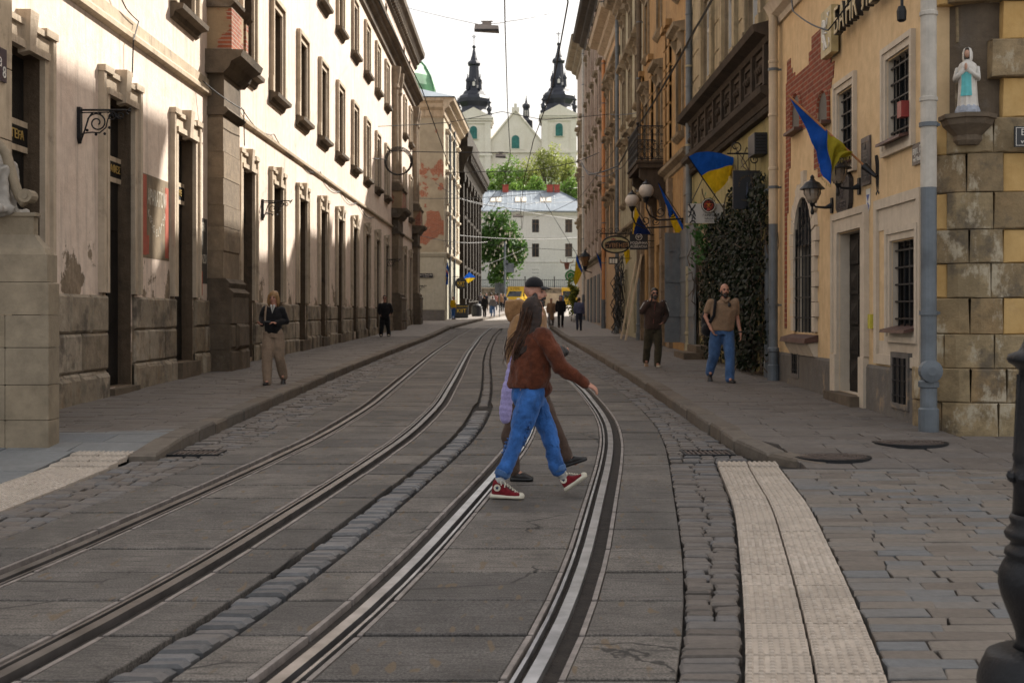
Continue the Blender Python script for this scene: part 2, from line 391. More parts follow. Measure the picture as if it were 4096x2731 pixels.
# tram tracks: grooved rails, each a swept head, groove and guard lip
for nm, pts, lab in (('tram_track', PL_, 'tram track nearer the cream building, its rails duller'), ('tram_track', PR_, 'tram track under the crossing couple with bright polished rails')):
    t_ = thing(nm, lab, 'tram track', (pts[8][0], pts[8][1], zr(pts[8][1])))
    for sgn in (-1, 1):
        rr = MB()
        ribbon(rr, pts, sgn*.53-.030, sgn*.53+.030, .004, .06)
        rr.mi = 1
        gi = sgn*.53-sgn*.077                          # guard lip on the inner side
        ribbon(rr, pts, gi-.009, gi+.009, .000, .05)
        rr.mi = 2
        ribbon(rr, pts, sgn*.53-.125, sgn*.53+.125, -.036)
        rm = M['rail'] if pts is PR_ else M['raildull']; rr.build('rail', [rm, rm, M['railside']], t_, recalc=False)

# cobble work ------------------------------------------------------------
def setts(mb, f0, f1, y0, y1, cl, lw, up=0.0, gap=.012, ins=.010, jz=.008, along=True, hfun=None):
    """courses of stones: cl course length along y, lw stone width across"""
    y = y0
    while y < y1:
        c = cl*rnd.uniform(.82, 1.18); ya, yb = y+gap/2, y+c-gap/2; x0, x1 = f0(y), f1(y)
        n = max(1, round((x1-x0)/lw)); cuts = [x0]
        off = rnd.uniform(-.5, .5)
        wds = [rnd.uniform(.75, 1.25) for _ in range(n)]; S = sum(wds); acc = x0
        for w_ in wds: acc += w_/S*(x1-x0); cuts.append(acc)
        for i in range(n):
            xa, xb = cuts[i]+gap/2, cuts[i+1]-gap/2
            if xb-xa < .03: continue
            j = lambda s=.012: rnd.uniform(-s, s)
            sh = f0(yb)-f0(ya)
            p = [(xa+j(), ya+j()), (xb+j(), ya+j()), (xb+sh+j(), yb+j()), (xa+sh+j(), yb+j())]
            dz = rnd.uniform(-jz, jz); hz = (hfun or (lambda x_, y_: zr(y_)))
            mb.frus(p, [zr(ya)-.06]*4, [hz(*q)+up+dz+rnd.uniform(-.003, .003) for q in p], ins)
        y += c
cob = MB()
setts(cob, lambda q: (TL(q)+TR(q))/2-.115, lambda q: (TL(q)+TR(q))/2+.115, 2.6, 19, .125, .26, .004, .022, .022, .012)
M['sett3'] = stones('bluish_cobble', (.085,.086,.09), (.18,.18,.185), (.15,.132,.12), scale=16, bmp=.5, dark=.45, tint=.45, rough=.55, spec=.5)
struct(cob.build('cobble_strip', M['sett3'], recalc=False)); cob = MB(); setts(cob, lambda q: (TL(q)+TR(q))/2-.075, lambda q: (TL(q)+TR(q))/2+.075, 20, 72, .16, .26, -.006, .02, .014, .008); struct(cob.build('cobble_strip_far', M['sett'], recalc=False))
TACT = smooth_tab([(0,-.2),(5.39,.985),(7.1,1.28),(9.35,1.64),(10.35,1.79),(13,2.08)], .5)
gut = MB()
setts(gut, lambda q: TR(q)+1.16, lambda q: TACT(q)-.012, 2.6, 12.9, .13, .19, .004, .014, .013, .007)
setts(gut, lambda q: TR(q)+1.16, lambda q: KR(q)-.01, 13.2, 40, .12, .17, .0, .014, .013, .010)
setts(gut, lambda q: TR(q)+1.16, lambda q: KR(q)-.01, 40, 74, .3, .3, .0, .03, .02, .008)
setts(gut, lambda q: KL(q)+.01, lambda q: TL(q)-1.15, 13.2, 40, .13, .2, .0, .014, .013, .010)
setts(gut, lambda q: KL(q)+.01, lambda q: TL(q)-1.15, 40, 74, .3, .35, .0, .03, .02, .008)
setts(gut, lambda q: -3.93-.02*(13.2-q), lambda q: TL(q)-1.15 if q > 9 else TL(q)-1.15, 6, 13.2, .2, .19, .003, .018, .015, .006)
struct(gut.build('cobble_gutter', M['sett'], recalc=False))
sq = MB()                                              # setts of the side street, right foreground
setts(sq, lambda q: TACT(q)+.62, lambda q: 9.5, 3.2, 12.55, .17, .33, .0, .009, .006, .004)
struct(sq.build('sett_paving', M['sett2'], recalc=False))
sl = MB()
def hp(x, y): return zr(y)+pv(y)*1.0
def hpl(x, y): return zr(y)+pv(y)
setts(sl, lambda q: (KR(q)+.24 if q > 14.2 else 2.9), lambda q: (XR(q)+.05 if q > 14.4 else 9.5), 12.6, 56, .27, .5, .0, .010, .006, .003, hfun=hp)
setts(sl, lambda q: XL(q)-.05, lambda q: KL(q)-.25, 14.9, 56, .25, .5, .0, .010, .006, .003, hfun=hpl)
struct(sl.build('pavement', M['slab'], recalc=False))
bl = MB()
setts(bl, lambda q: -9.0, lambda q: (-4.64 if q < 13.5 else KL(q)-.25), 6.5, 14.9, .5, .72, .0, .010, .005, .002, hfun=hpl)
struct(bl.build('pavement_corner', M['slabblue'], recalc=False))
fp = MB()
fp.grid(2, 16, lambda u, v: (KR(56+20*v)+.22+u*(XR(60)-KR(56+20*v)-.22+.4), 56+v*52, zr(56+52*v)+.13))
fp.grid(2, 8, lambda u, v: (XL(60)-.3+u*(KL(60)-.22-XL(60)+.3), 56+18*v, zr(56+18*v)+.13))
def lfar(u, v):
    y = 74+v*62; k_ = -3.5+.0022*(y-74)**2*.55+.035*(y-74); return (-12+u*(k_+12), y, zr(y)+.13)
fp.grid(3, 24, lfar)
M['slabfar'] = plain('far_pavement', (.21,.185,.165), .75, 0, .3, 3, .2)
struct(fp.build('pavement_far', M['slabfar']))
# kerbs
kb = MB()
def kerb(path, wid, top):
    """path: list of plan points along the road-side face, stones ~0.85 m"""
    L = 0; segs = []
    for a, b_ in zip(path, path[1:]): segs.append((L, a, b_)); L += math.hypot(b_[0]-a[0], b_[1]-a[1])
    def at(d):
        for s0, a, b_ in reversed(segs):
            if d >= s0:
                l = math.hypot(b_[0]-a[0], b_[1]-a[1]) or 1; t = (d-s0)/l; return (a[0]+(b_[0]-a[0])*t, a[1]+(b_[1]-a[1])*t), ((b_[0]-a[0])/l, (b_[1]-a[1])/l)
    d = 0
    while d < L-.2:
        e = min(L, d+rnd.uniform(.6, 1.15)); (p, t0), (q, t1) = at(d+.012), at(e-.012)
        n0 = (-t0[1]*wid, t0[0]*wid); n1 = (-t1[1]*wid, t1[0]*wid); jj = rnd.uniform(-.012, .012)
        c4 = [(p[0]+jj, p[1]), (q[0]+jj, q[1]), (q[0]+n1[0], q[1]+n1[1]), (p[0]+n0[0], p[1]+n0[1])]
        dz = rnd.uniform(-.008, .008)
        kb.frus(c4, [zr(x[1])-.1 for x in c4], [zr(x[1])+top(x[1])+dz for x in c4], .035); d = e
tp = lambda y: pv(y)+.012
kerb([(KL(y)+.0, y) for y in [13.3+i*.8 for i in range(80)]], .27, tp)
kerb([(KR(y), y) for y in [14.3+i*.8 for i in range(78)]][::1], -.26, tp)
kerb([(3.1, 12.75), (2.78, 13.1), (2.56, 13.6), (2.46, 14.3)], -.26, tp)
far_k = [(lfar(1, v/20)[0], 74+v/20*62) for v in range(0, 16)]
kerb(far_k, .3, lambda y: .145)
struct(kb.build('kerb', M['kerb'], recalc=False))
# tactile paving: tiles with rows of raised studs
def tactile(name, f, y0, y1, z=.012):
    mb = MB(); y = y0; S = .3
    while y < y1:
        for i in range(2):
            x0 = f(y)+i*S*1.02; sh = f(y+S)-f(y); dz = rnd.uniform(-.002, .002)
            p = [(x0+.004, y+.009), (x0+S-.004, y+.009), (x0+S-.004+sh, y+S-.009), (x0+.004+sh, y+S-.009)]
            zt = zr(y)+pv(y)+z+dz
            mb.frus(p, zt-.05, zt, .004)
            if y > 9.3 and f is TACT and False: continue
            for a in range(6):
                for b_ in range(6):
                    u, v = (a+.5)/6, (b_+.5)/6; cx, cy = x0+u*S+sh*v, y+v*S
                    r1, r2 = .017, .011
                    ring = [(cx+r1*math.cos(q), cy+r1*math.sin(q), zt-.0005) for q in [i_*math.pi/3 for i_ in range(6)]]+[(cx+r2*math.cos(q), cy+r2*math.sin(q), zt+.010) for q in [i_*math.pi/3 for i_ in range(6)]]
                    mb.add(ring, [(6,7,8,9,10,11)]+[(j, (j+1)%6, 6+(j+1)%6, 6+j) for j in range(6)])
        y += S
    o = mb.build(name, M['tactile'], recalc=False); return struct(o)
tactile('tactile_paving', TACT, 3.4, 12.75)
tactile('tactile_paving', lambda q: -4.6+.0*q, 7.0, 13.6, .010)
# manhole covers and drain grates
def manhole(x, y, r, lab, tilt=0):
    t_ = thing('manhole_cover', lab, 'manhole cover', (x, y, hp(x, y)), 'manhole covers in the right pavement')
    a = MB(); a.lathe([(r+.05, -.05), (r+.05, .006), (r+.012, .008), (r+.012, -.02)], (x, y, hp(x, y)), 40); a.build('rim', M['iron'], t_)
    b_ = MB(); pr = [(r, -.03), (r, .006)]
    rr_ = r
    while rr_ > .05: pr += [(rr_-.012, .008), (rr_-.014, -.002), (rr_-.028, -.002), (rr_-.030, .008)]; rr_ -= .04
    b_.lathe(pr+[(.01, .008)], (x, y, hp(x, y)+.004), 40); b_.build('cover', M['manhole'], t_)
manhole(3.30, 13.25, .36, 'round iron manhole cover nearer the kerb end, dull and smooth')
manhole(4.38, 14.1, .36, 'round rusty manhole cover with bold rings near the stone corner')
def grate(x, y, lab, sx=.27, sy=.24):
    z = zr(y)+.006; t_ = thing('drain_grate', lab, 'drain grate', (x, y, z), 'drain grates in the gutters')
    a = MB(); a.box(x-sx, x+sx, y-sy, y-sy+.03, z-.05, z+.012); a.box(x-sx, x+sx, y+sy-.03, y+sy, z-.05, z+.012)
    a.box(x-sx, x-sx+.03, y-sy+.03, y+sy-.03, z-.05, z+.012); a.box(x+sx-.03, x+sx, y-sy+.03, y+sy-.03, z-.05, z+.012); a.build('frame', M['iron'], t_)
    b_ = MB()
    for i in range(9): xx = x-sx+.055+i*(2*sx-.11)/8; b_.box(xx-.013, xx+.013, y-sy+.03, y+sy-.03, z-.03, z+.009)
    b_.box(x-sx+.03, x+sx-.03, y-.015, y+.015, z-.03, z+.006); b_.build('bars', M['manhole'], t_)
    c = MB(); c.box(x-sx+.03, x+sx-.03, y-sy+.03, y+sy-.03, z-.05, z-.031); c.build('sump', M['dirt'], t_)
grate(2.12, 13.9, 'iron drain grate in the gutter at the right kerb end')
grate(-3.42, 13.9, 'iron drain grate in the gutter at the left kerb end')
# ------------------------------------------------------------------ buildings: wall-frame helpers
def TLw(s, d, z): return (XL(s)+d, s, z)               # s along the street, d out from the wall, z up
def TRw(s, d, z): return (XR(s)-d, s, z)
def facade(mb, s0, s1, z0, z1, ops, rmi=0):
    """wall sheet with real openings and reveals; ops = (s0,s1,z0,z1,depth)"""
    ss = sorted({s0, s1} | {o[0] for o in ops} | {o[1] for o in ops}); zs = sorted({z0, z1} | {o[2] for o in ops} | {o[3] for o in ops})
    ss = [x for x in ss if s0 <= x <= s1]; zs = [x for x in zs if z0 <= x <= z1]
    for a, b_ in zip(ss, ss[1:]):
        for c, d in zip(zs, zs[1:]):
            m1, m2 = (a+b_)/2, (c+d)/2
            if any(o[0] < m1 < o[1] and o[2] < m2 < o[3] for o in ops): continue
            mb.add([(a,0,c),(b_,0,c),(b_,0,d),(a,0,d)], [(0,1,2,3)])
    mb.mi = rmi
    for a, b_, c, d, p in ops:
        mb.add([(a,0,c),(a,0,d),(a,-p,d),(a,-p,c)], [(0,1,2,3)]); mb.add([(b_,0,c),(b_,0,d),(b_,-p,d),(b_,-p,c)], [(0,1,2,3)])
        mb.add([(a,0,c),(b_,0,c),(b_,-p,c),(a,-p,c)], [(0,1,2,3)]); mb.add([(a,0,d),(b_,0,d),(b_,-p,d),(a,-p,d)], [(0,1,2,3)])
    mb.mi = 0
def frame4(mb, a0, a1, d0, d1, z0, z1, w_, bottom=True):
    """four butted bars round an opening"""
    mb.box(a0-w_, a0, d0, d1, z0, z1+w_); mb.box(a1, a1+w_, d0, d1, z0, z1+w_); mb.box(a0, a1, d0, d1, z1, z1+w_)
    if bottom: mb.box(a0-w_, a1+w_, d0, d1, z0-w_, z0)
def at_wall(kind_fn, side, s, parent):
    pass
def blockrow(mb, s0, s1, z0, z1, d, rows, lo=.5, hi=1.1, ins=.012, jit=.012):
    """courses of separate stones standing on a wall plane"""
    hz = (z1-z0)/rows
    for r_ in range(rows):
        s = s0
        while s < s1-.01:
            e = s+rnd.uniform(lo, hi)
            if s1-e < lo*.6: e = s1
            dd = d+rnd.uniform(-jit, jit); a, b_, c, f = s+.006, e-.006, z0+r_*hz+.006, z0+(r_+1)*hz-.006
            j = lambda: rnd.uniform(0, .5)*ins
            mb.add([(a,-.1,c),(b_,-.1,c),(b_,-.1,f),(a,-.1,f),(a,dd-ins,c),(b_,dd-ins,c),(b_,dd-ins,f),(a,dd-ins,f),
                    (a+ins+j(),dd,c+ins+j()),(b_-ins-j(),dd,c+ins+j()),(b_-ins-j(),dd,f-ins-j()),(a+ins+j(),dd,f-ins-j())],
                   [(8,9,10,11)]+[(i,(i+1)%4,4+(i+1)%4,4+i) for i in range(4)]+[(4+i,4+(i+1)%4,8+(i+1)%4,8+i) for i in range(4)])
            s = e
# ================================================================== long cream building on the left
LB = thing('cream_building', 'long cream plastered building with dark stone door frames lining the left side', 'building', (XL(16), 16, 0))
LS0, LS1, LZ = 15.3, 81.6, 18.0
cols = [15.75, 19.87, 23.97, 29.75, 33.55, 37.65, 41.75, 45.85, 50.1, 54.3, 58.5, 62.7, 72.9, 76.8]
ops = []
gz_ = lambda s: zr(s)+.13
for i, c in enumerate(cols):
    ops.append((c+.36, c+1.69, gz_(c)+(.12 if i in (1, 3) else .32), 5.02, .22))
    ops.append((c+.42, c+1.62, 7.42, 9.72, .30))
    ops.append((c+.46, c+1.58, 11.95, 13.85, .26))
for s in (17.2,): ops.append((s+3.0, s+4.2, 7.42, 9.72, .30)) if False else None
ops = [o for o in ops if o]
for i, c in enumerate(cols):
    if i in (9,10,11,12,13): ops.append((c+.5, c+1.5, 16.0, 17.0, .25))
M['reveal'] = plaster('shaded_dark_stone_reveal', (.085,.06,.04), (.15,.11,.075), dirt=(.03,.025,.02), streak=.6, spots=.7, grain=.7)  # dark stone, with the shade of the jambs also put into its colour
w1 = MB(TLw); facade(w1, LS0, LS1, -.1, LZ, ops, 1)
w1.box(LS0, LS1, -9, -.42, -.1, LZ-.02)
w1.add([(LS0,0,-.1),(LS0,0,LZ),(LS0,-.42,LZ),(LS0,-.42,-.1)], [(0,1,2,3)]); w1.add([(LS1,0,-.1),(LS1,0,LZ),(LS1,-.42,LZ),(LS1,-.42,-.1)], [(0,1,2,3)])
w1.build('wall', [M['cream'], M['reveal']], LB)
# stone plinth between the openings, each stretch its own part
gaps = []; prev = LS0+.05
for i, c in enumerate(cols):
    gaps.append((prev, c+.30)); prev = c+1.75
gaps.append((prev, LS1))
for a, b_ in gaps:
    if b_-a < .2: continue
    pl = MB(TLw); blockrow(pl, a, b_, gz_(a)-.12, 1.86, .07, 3, .6, 1.1, .03, .012)
    blockrow(pl, a, b_, gz_(a)-.14, gz_(a)+.42, .10, 1, .35, .7, .05, .03); pl.build('plinth', M['plinth'], LB, recalc=True)
M['ledge'] = plaster('weathered_ledge', (.42,.33,.23), (.55,.45,.33), streak=.6, spots=.6)
st = MB(TLw)
def string(a, b_):
    st.extr([(0,6.12),(.10,6.16),(.10,6.24),(.05,6.30),(.05,6.48),(0,6.50)], a, b_)
string(LS0, 26.85)
st.extr([(0,6.06),(.09,6.10),(.10,6.17),(0,6.22)], 28.6, 66.4); st.extr([(0,6.06),(.09,6.10),(.10,6.17),(0,6.22)], 69.6, 80.0)
st.build('string_course', M['ledge'], LB)
cn = MB(TLw)
cn.extr([(0,14.5),(.12,14.6),(.14,14.85),(.30,14.95),(.34,15.1),(.55,15.2),(.58,15.36),(0,15.5)], LS0, LS1+.1)
cn.extr([(0,17.15),(.14,17.3),(.16,17.5),(.36,17.65),(.42,17.8),(.60,17.95),(.64,18.2),(-9,18.25),(-9,18.02),(0,18.02)], LS0, LS1+.3)
for k in range(110): cn.box(LS0+.2+k*.6, LS0+.45+k*.6, .02, .33, 17.36, 17.62)
cn.build('cornice', M['darkstone'], LB)
rf = MB(TLw); rf.extr([(.64,18.2),(-4.2,20.6),(-9.2,18.26)], LS0, LS1+.25)
M['roofmetal'] = plain('dark_roof_metal', (.07,.065,.06), .6, .3, .3, 1)
rf.build('roof', M['roofmetal'], LB)
# ground floor doorways, upper windows
M['framestone'] = plaster('limewashed_frame', (.46,.37,.27), (.58,.48,.37), dirt=(.12,.095,.07), streak=.6, spots=.55, grain=.4)
def doorway(s, zb, ztxt=None):
    sur = MB(TLw); a, b_, zt = s+.36, s+1.69, 5.02
    for (x0, x1) in ((s, a), (b_, s+2.05)):
        o, i_ = (x0, x1) if x0 < a-.1 else (x1, x0)     # outer, inner edge
        sg = 1 if i_ > o else -1
        lo, hi = min(o, o+sg*.11), max(o, o+sg*.11); sur.box(lo, hi, 0, .10, 1.9, zt+.32)
        lo, hi = min(o+sg*.11, o+sg*.24), max(o+sg*.11, o+sg*.24); sur.box(lo, hi, 0, .05, 1.9, zt+.1)
        lo, hi = min(o+sg*.24, i_), max(o+sg*.24, i_); sur.box(lo, hi, 0, .075, 1.9, zt)
    sur.box(s+.11, s+1.94, 0, .055, zt+.1, zt+.30); sur.box(s+.24, s+1.81, 0, .11, zt, zt+.1)
    sur.box(s-.02, s+.42, 0, .125, zt+.32, zt+.42); sur.box(s+1.63, s+2.07, 0, .125, zt+.32, zt+.42); sur.box(s+.42, s+1.63, 0, .10, zt+.30, zt+.38)
    c_ = s+1.025
    sur.add([(c_-.10,0,zt-.06),(c_+.10,0,zt-.06),(c_+.17,0,zt+.50),(c_-.17,0,zt+.50),(c_-.09,.15,zt-.02),(c_+.09,.15,zt-.02),(c_+.15,.19,zt+.50),(c_-.15,.19,zt+.50)],
            [(0,1,2,3),(4,5,6,7),(0,1,5,4),(1,2,6,5),(2,3,7,6),(3,0,4,7)])
    lf = MB(TLw); z_ = zb
    lf.box(a, b_, -.30, -.22, z_, zt)
    for k in range(2):
        x0 = a+.06+k*.63
        for (p, q) in ((z_+.12, z_+.9), (z_+1.0, z_+2.0), (2.95, 3.8), (3.9, 4.85)): lf.box(x0, x0+.55, -.22, -.195, p, q)
    lf.box(a, b_, -.22, -.165, 3.82, 4.08)
    stp = MB(TLw); stp.box(a-.02, b_+.02, -.3, .16, gz_(s)-.1, zb-.012)
    return sur, lf, stp
for i, c in enumerate(cols):
    zb = gz_(c)+(.12 if i in (1, 3) else .32)
    sur, lf, stp = doorway(c, zb)
    d_ = lf.build('door', M['dooriron'], LB); sur.build('door_frame', M['framestone'], d_)
    if i in (1, 2, 4, 5, 6, 7): stp.build('door_step', M['darkstone'], d_)
def upwin(s, z0, z1, a, b_, dep, ear):
    sur = MB(TLw)
    sur.box(a-.30, a-.17, 0, .12, z0-.02, z1+.28); sur.box(a-.17, a-.02, 0, .06, z0-.02, z1+.0)
    sur.box(b_+.17, b_+.30, 0, .12, z0-.02, z1+.28); sur.box(b_+.02, b_+.17, 0, .06, z0-.02, z1+.0)
    sur.box(a-.17, b_+.17, 0, .06, z1+.01, z1+.17); sur.box(a-.17, b_+.17, 0, .13, z1+.17, z1+.28)
    if ear: sur.box(a-.38, a-.30, 0, .12, z0+.02, z0+.42); sur.box(b_+.30, b_+.38, 0, .12, z0+.02, z0+.42)
    sil = MB(TLw); sil.extr([(0,z0-.30),(.06,z0-.26),(.10,z0-.16),(.24,z0-.12),(.26,z0-.03),(0,z0)], a-.40, b_+.40)
    pane = MB(TLw); pane.box(a, b_, -dep-.1, -dep-.04, z0, z1)
    sash = MB(TLw); m_ = (a+b_)/2; dd = (-dep-.04, -dep+.02)
    frame4(sash, a+.07, b_-.07, dd[0], dd[1], z0+.07, z1-.07, .07)
    sash.box(m_-.045, m_+.045, dd[0], dd[1], z0+.07, z1-.07); zc = z0+(z1-z0)*.66
    sash.box(a+.07, m_-.045, dd[0], dd[1], zc-.04, zc+.04); sash.box(m_+.045, b_-.07, dd[0], dd[1], zc-.04, zc+.04)
    return sur, sil, pane, sash
for i, c in enumerate(cols):
    for (z0, z1, a, b_, dep, ear) in ((7.42, 9.72, c+.42, c+1.62, .30, 1), (11.95, 13.85, c+.46, c+1.58, .26, 0)):
        sur, sil, pane, sash = upwin(c, z0, z1, a, b_, dep, ear)
        p_ = pane.build('window', M['glass'], LB); sash.build('sash', M['brownwood'], p_); sur.build('window_frame', M['framestone'], p_); sil.build('sill', M['darkstone'], p_)
    if i in (9,10,11,12,13):
        pane = MB(TLw); pane.box(c+.5, c+1.5, -.35, -.28, 16.0, 17.0); pane.build('window', M['glass'], LB)
# odd upper window sill above the second bay (its window half out of the picture)
# pilasters
def pilaster(s, wd, first):
    p_ = MB(TLw); q0, q1 = s, s+wd
    blockrow(p_, q0-.1, q1+.1, gz_(s)-.1, gz_(s)+1.0, .55, 2, .5, 1.0, .05, .03); p_.box(q0-.08, q1+.08, 0, .50, gz_(s)-.1, gz_(s)+.98)
    p_.box(q0-.05, q1+.05, 0, .52, gz_(s)+1.0, gz_(s)+1.55)
    p_.extr([(0,gz_(s)+1.55),(.52,gz_(s)+1.55),(.56,gz_(s)+1.65),(.44,gz_(s)+1.75),(.48,gz_(s)+1.85),(.38,gz_(s)+1.95),(0,gz_(s)+1.95)], q0-.02, q1+.02)
    o = p_.build('pilaster', M['darkstone'] if not first else M['sandstone'], LB)
    sh = MB(TLw); z = gz_(s)+1.95
    while z < 5.6:
        e = z+rnd.uniform(.45, .75); e = min(e, 5.75); jj = rnd.uniform(-.01, .01)
        sh.box(q0+jj, q1+jj, 0, .34+jj, z+.006, e-.006); z = e
    sh.box(q0+.01, q1-.01, 0, .325, gz_(s)+1.95, 5.75)
    sh.build('shaft', M['pilstone'], o)
    cp = MB(TLw)
    cp.extr([(0,5.75),(.36,5.75),(.46,5.85),(.40,5.92),(0,5.92)], q0-.06, q1+.10)
    cp.box(q0-.01, q1+.01, 0, .35, 5.92, 6.6)
    cp.extr([(0,6.6),(.38,6.6),(.5,6.72),(.55,6.85),(.75,6.95),(.8,7.08),(0,7.1)], q0-.22, q1+.28)
    cp.build('capital', M['darkstone'], o)
    bk = MB(TLw)
    bk.box(q0-.04, q1-.5, 0, .52, 7.1, 8.0); bk.box(q1-.46, q1-.12, 0, .40, 7.1, 7.85); bk.box(q1-.12, q1+.1, 0, .5, 7.1, 8.0)
    bk.build('pedestal_block', M['brokenbrick'], o)
    c2 = MB(TLw); c2.extr([(0,8.0),(.5,8.0),(.6,8.1),(.5,8.2),(0,8.22)], q0-.1, q1+.15); c2.extr([(0,8.22),(.42,8.22),(.46,8.34),(.34,8.42),(0,8.44)], q0, q1)
    for xx in (q0+.28, q1-.40): c2.lathe([(.30,8.44),(.32,8.52),(.24,8.62),(.235,10.0),(.215,13.3),(.30,13.45),(.34,14.0),(.3,14.1),(.36,14.5)], TLw(xx, .22, 0), 14) if False else None
    c2.build('base_moulding', M['darkstone'], o)
    co = MB()
    for xx in (q0+.32, q1-.36):
        x_, y_, _ = TLw(xx, .10, 0); co.lathe([(.28,8.44),(.30,8.52),(.23,8.62),(.225,10.0),(.20,13.3),(.27,13.42),(.24,13.6),(.34,14.2),(.36,14.5)], (x_, y_, 0), 14)
    co.build('columns', M['sandstone'], o, smooth=False)
M['pilstone'] = stones('pilaster_stone', (.26,.19,.12), (.33,.25,.17), (.22,.165,.11), scale=5, bmp=.6, dark=.55, tint=.6)
M['brokenbrick'] = bricks('broken_plaster_brick', axis='Y', pl=(.36,.26,.16), thr=.46, nscale=1.1)
pilaster(26.9, 1.6, False); pilaster(66.6, 2.6, False); pilaster(79.6, 1.9, False)
# corner pier at the near end
pr = MB(TLw); 
z = .2
while z < 9.5:
    pr.box(15.15, 15.72, 0, .30, z+.006, z+.86); z += .87
pr.build('corner_pier', M['ledge'], LB)
# old painted shop adverts uncovered in the plaster
M['oldpaint'] = plaster('faded_dark_advert', (.17,.13,.085), (.27,.21,.14), dirt=(.07,.06,.05), streak=.7, spots=.6)
M['redpaint'] = plaster('faded_red_paint', (.36,.085,.055), (.42,.12,.08), streak=.4, spots=.6)
M['fadedwhite'] = plaster('faded_lettering_white', (.50,.46,.38), (.60,.55,.46), streak=.4, spots=.6)
s0, s1 = 22.02, 23.93
ad = MB(TLw); ad.box(s0, s1, 0, .004, 2.55, 4.02); o = ad.build('painted_advert', M['oldpaint'], LB); o['label'] = 'faded brown painted advert with red borders between the second and third doors'
rd = MB(TLw); rd.box(s0+.22, s0+.44, .004, .008, 2.6, 4.0); rd.box(s0+.44, s0+.58, .004, .0075, 2.62, 2.95); rd.build('red_border', M['redpaint'], o); rd = MB(TLw); rd.box(s1-.28, s1-.06, .004, .008, 2.6, 3.9); rd.build('red_border', M['redpaint'], o)
def ltext(body, s, d, z, size, par, mat, sx=1.0, ext=.002): return text_mesh(body, size, TLw(s, d, z), (.0037, 1, 0), (0, 0, 1), mat, par, ext, sx=sx)
ltext('APARATÓW', s0+.50, .007, 3.50, .42, o, M['fadedwhite'], .52)
for i, ch in enumerate('KOŚCIELNYCH'):
    t = i/10; ltext(ch, s0+.52+1.0*t, .007, 3.28-.32*math.sin(math.pi*t), .19, o, M['fadedwhite'], .8)
ad = MB(TLw); ad.box(25.98, 26.86, 0, .004, 2.2, 3.55); o = ad.build('painted_advert', M['oldpaint2'] if 'oldpaint2' in M else plaster('dark_advert', (.06,.055,.05), (.11,.10,.085), streak=.6), LB)
ltext('SREBRA', 26.03, .006, 3.28, .27, o, M['fadedwhite'], .72); ltext('I', 26.38, .006, 2.98, .2, o, M['fadedwhite']); ltext('BRONZU', 26.03, .006, 2.62, .27, o, M['fadedwhite'], .68)
rd = MB(TLw); rd.box(26.0, 26.45, .004, .008, 1.95, 2.45); rd.build('red_border', M['redpaint'], o)
# gold letters over the doors
for s, txt, z in ((16.85, 'ГЕFА', 3.90), (20.95, 'ΑΦΕΣ', 3.90), (25.2, 'ΥΕ', 3.90)):
    ltext(txt, s, -.155, z, .17, LB, M['goldpaint'], 1.1, .006)
for s in (16.11, 20.23, 24.33):
    for z in (3.74, 4.08): tr = MB(TLw); tr.box(s, s+1.33, -.19, -.165, z, z+.08); tr.build('door_transom', M['ledge'], LB)
# wrought iron arms -----------------------------------------------------------
def lamp_arm(s, z, L, lab):
    x, y, _ = TLw(s, 0, 0); t_ = thing('iron_bracket', lab, 'iron bracket', (x, y, z), 'scrolled iron brackets on the cream wall')
    bp = MB(); bp.prism([(-.05,-.42),(.0,-.5),(.05,-.42),(.05,.04),(-.05,.04)], lambda u, w_, d: (x+.005+d, y+u, z+w_), 0, .05); bp.build('wall_plate', M['iron'], t_)
    a = MB(); a.tube([(x+.05,y,z),(x+L,y,z)], .017, 6); a.tube([(x+.05,y,z-.04),(x+L*.75,y,z-.03)], .010, 6)
    for k in range(5): q = k*2*math.pi/5; a.tube([(x+L,y,z-.02),(x+L+.04+.03*math.cos(q),y+.05*math.sin(q),z-.02+.05*math.cos(q))], .012, 5)
    a.build('arm', M['iron'], t_)
    sc_ = MB()
    def spiral(cx, cz, r0, r1, a0, turns, n=26): return [(x+cx+(r0+(r1-r0)*i/n)*math.cos(a0+turns*2*math.pi*i/n), y, z+cz+(r0+(r1-r0)*i/n)*math.sin(a0+turns*2*math.pi*i/n)) for i in range(n+1)]
    sc_.tube(spiral(L*.40, -.19, .15, .03, math.pi*.9, -1.6), .012, 5)
    sc_.tube(spiral(L*.70, -.09, .075, .02, math.pi*.8, -1.5, 18), .010, 5)
    sc_.tube(spiral(L*.88, -.08, .06, .02, math.pi*.8, 1.4, 16), .010, 5)
    sc_.tube([(x+.05,y,z-.45),(x+.11,y,z-.28),(x+.16,y,z-.12),(x+L*.3,y,z-.04)], .013, 5)
    sc_.tube([(x+.05,y,z-.36),(x+.12,y,z-.34),(x+L*.3,y,z-.33),(x+L*.45,y,z-.34),(x+L*.58,y,z-.26),(x+L*.62,y,z-.14),(x+L*.72,y,z-.03)], .011, 5)
    for px, pz in ((.14,-.3),(.27,-.36),(.4,-.35),(.47,-.26),(.33,-.05)): sc_.ball((x+px, y, z+pz), .024, 6)
    sc_.build('scrollwork', M['iron'], t_)
lamp_arm(18.95, 4.58, .72, 'scrolled black iron bracket between the first two doors, largest in view')
lamp_arm(32.6, 4.45, .72, 'scrolled black iron bracket just past the big stone pilaster')
lamp_arm(63.3, 4.3, .7, 'small scrolled bracket beside the second pilaster far down the wall')
lamp_arm(80.9, 3.4, .75, 'small scrolled bracket at the far end pilaster of the cream wall')
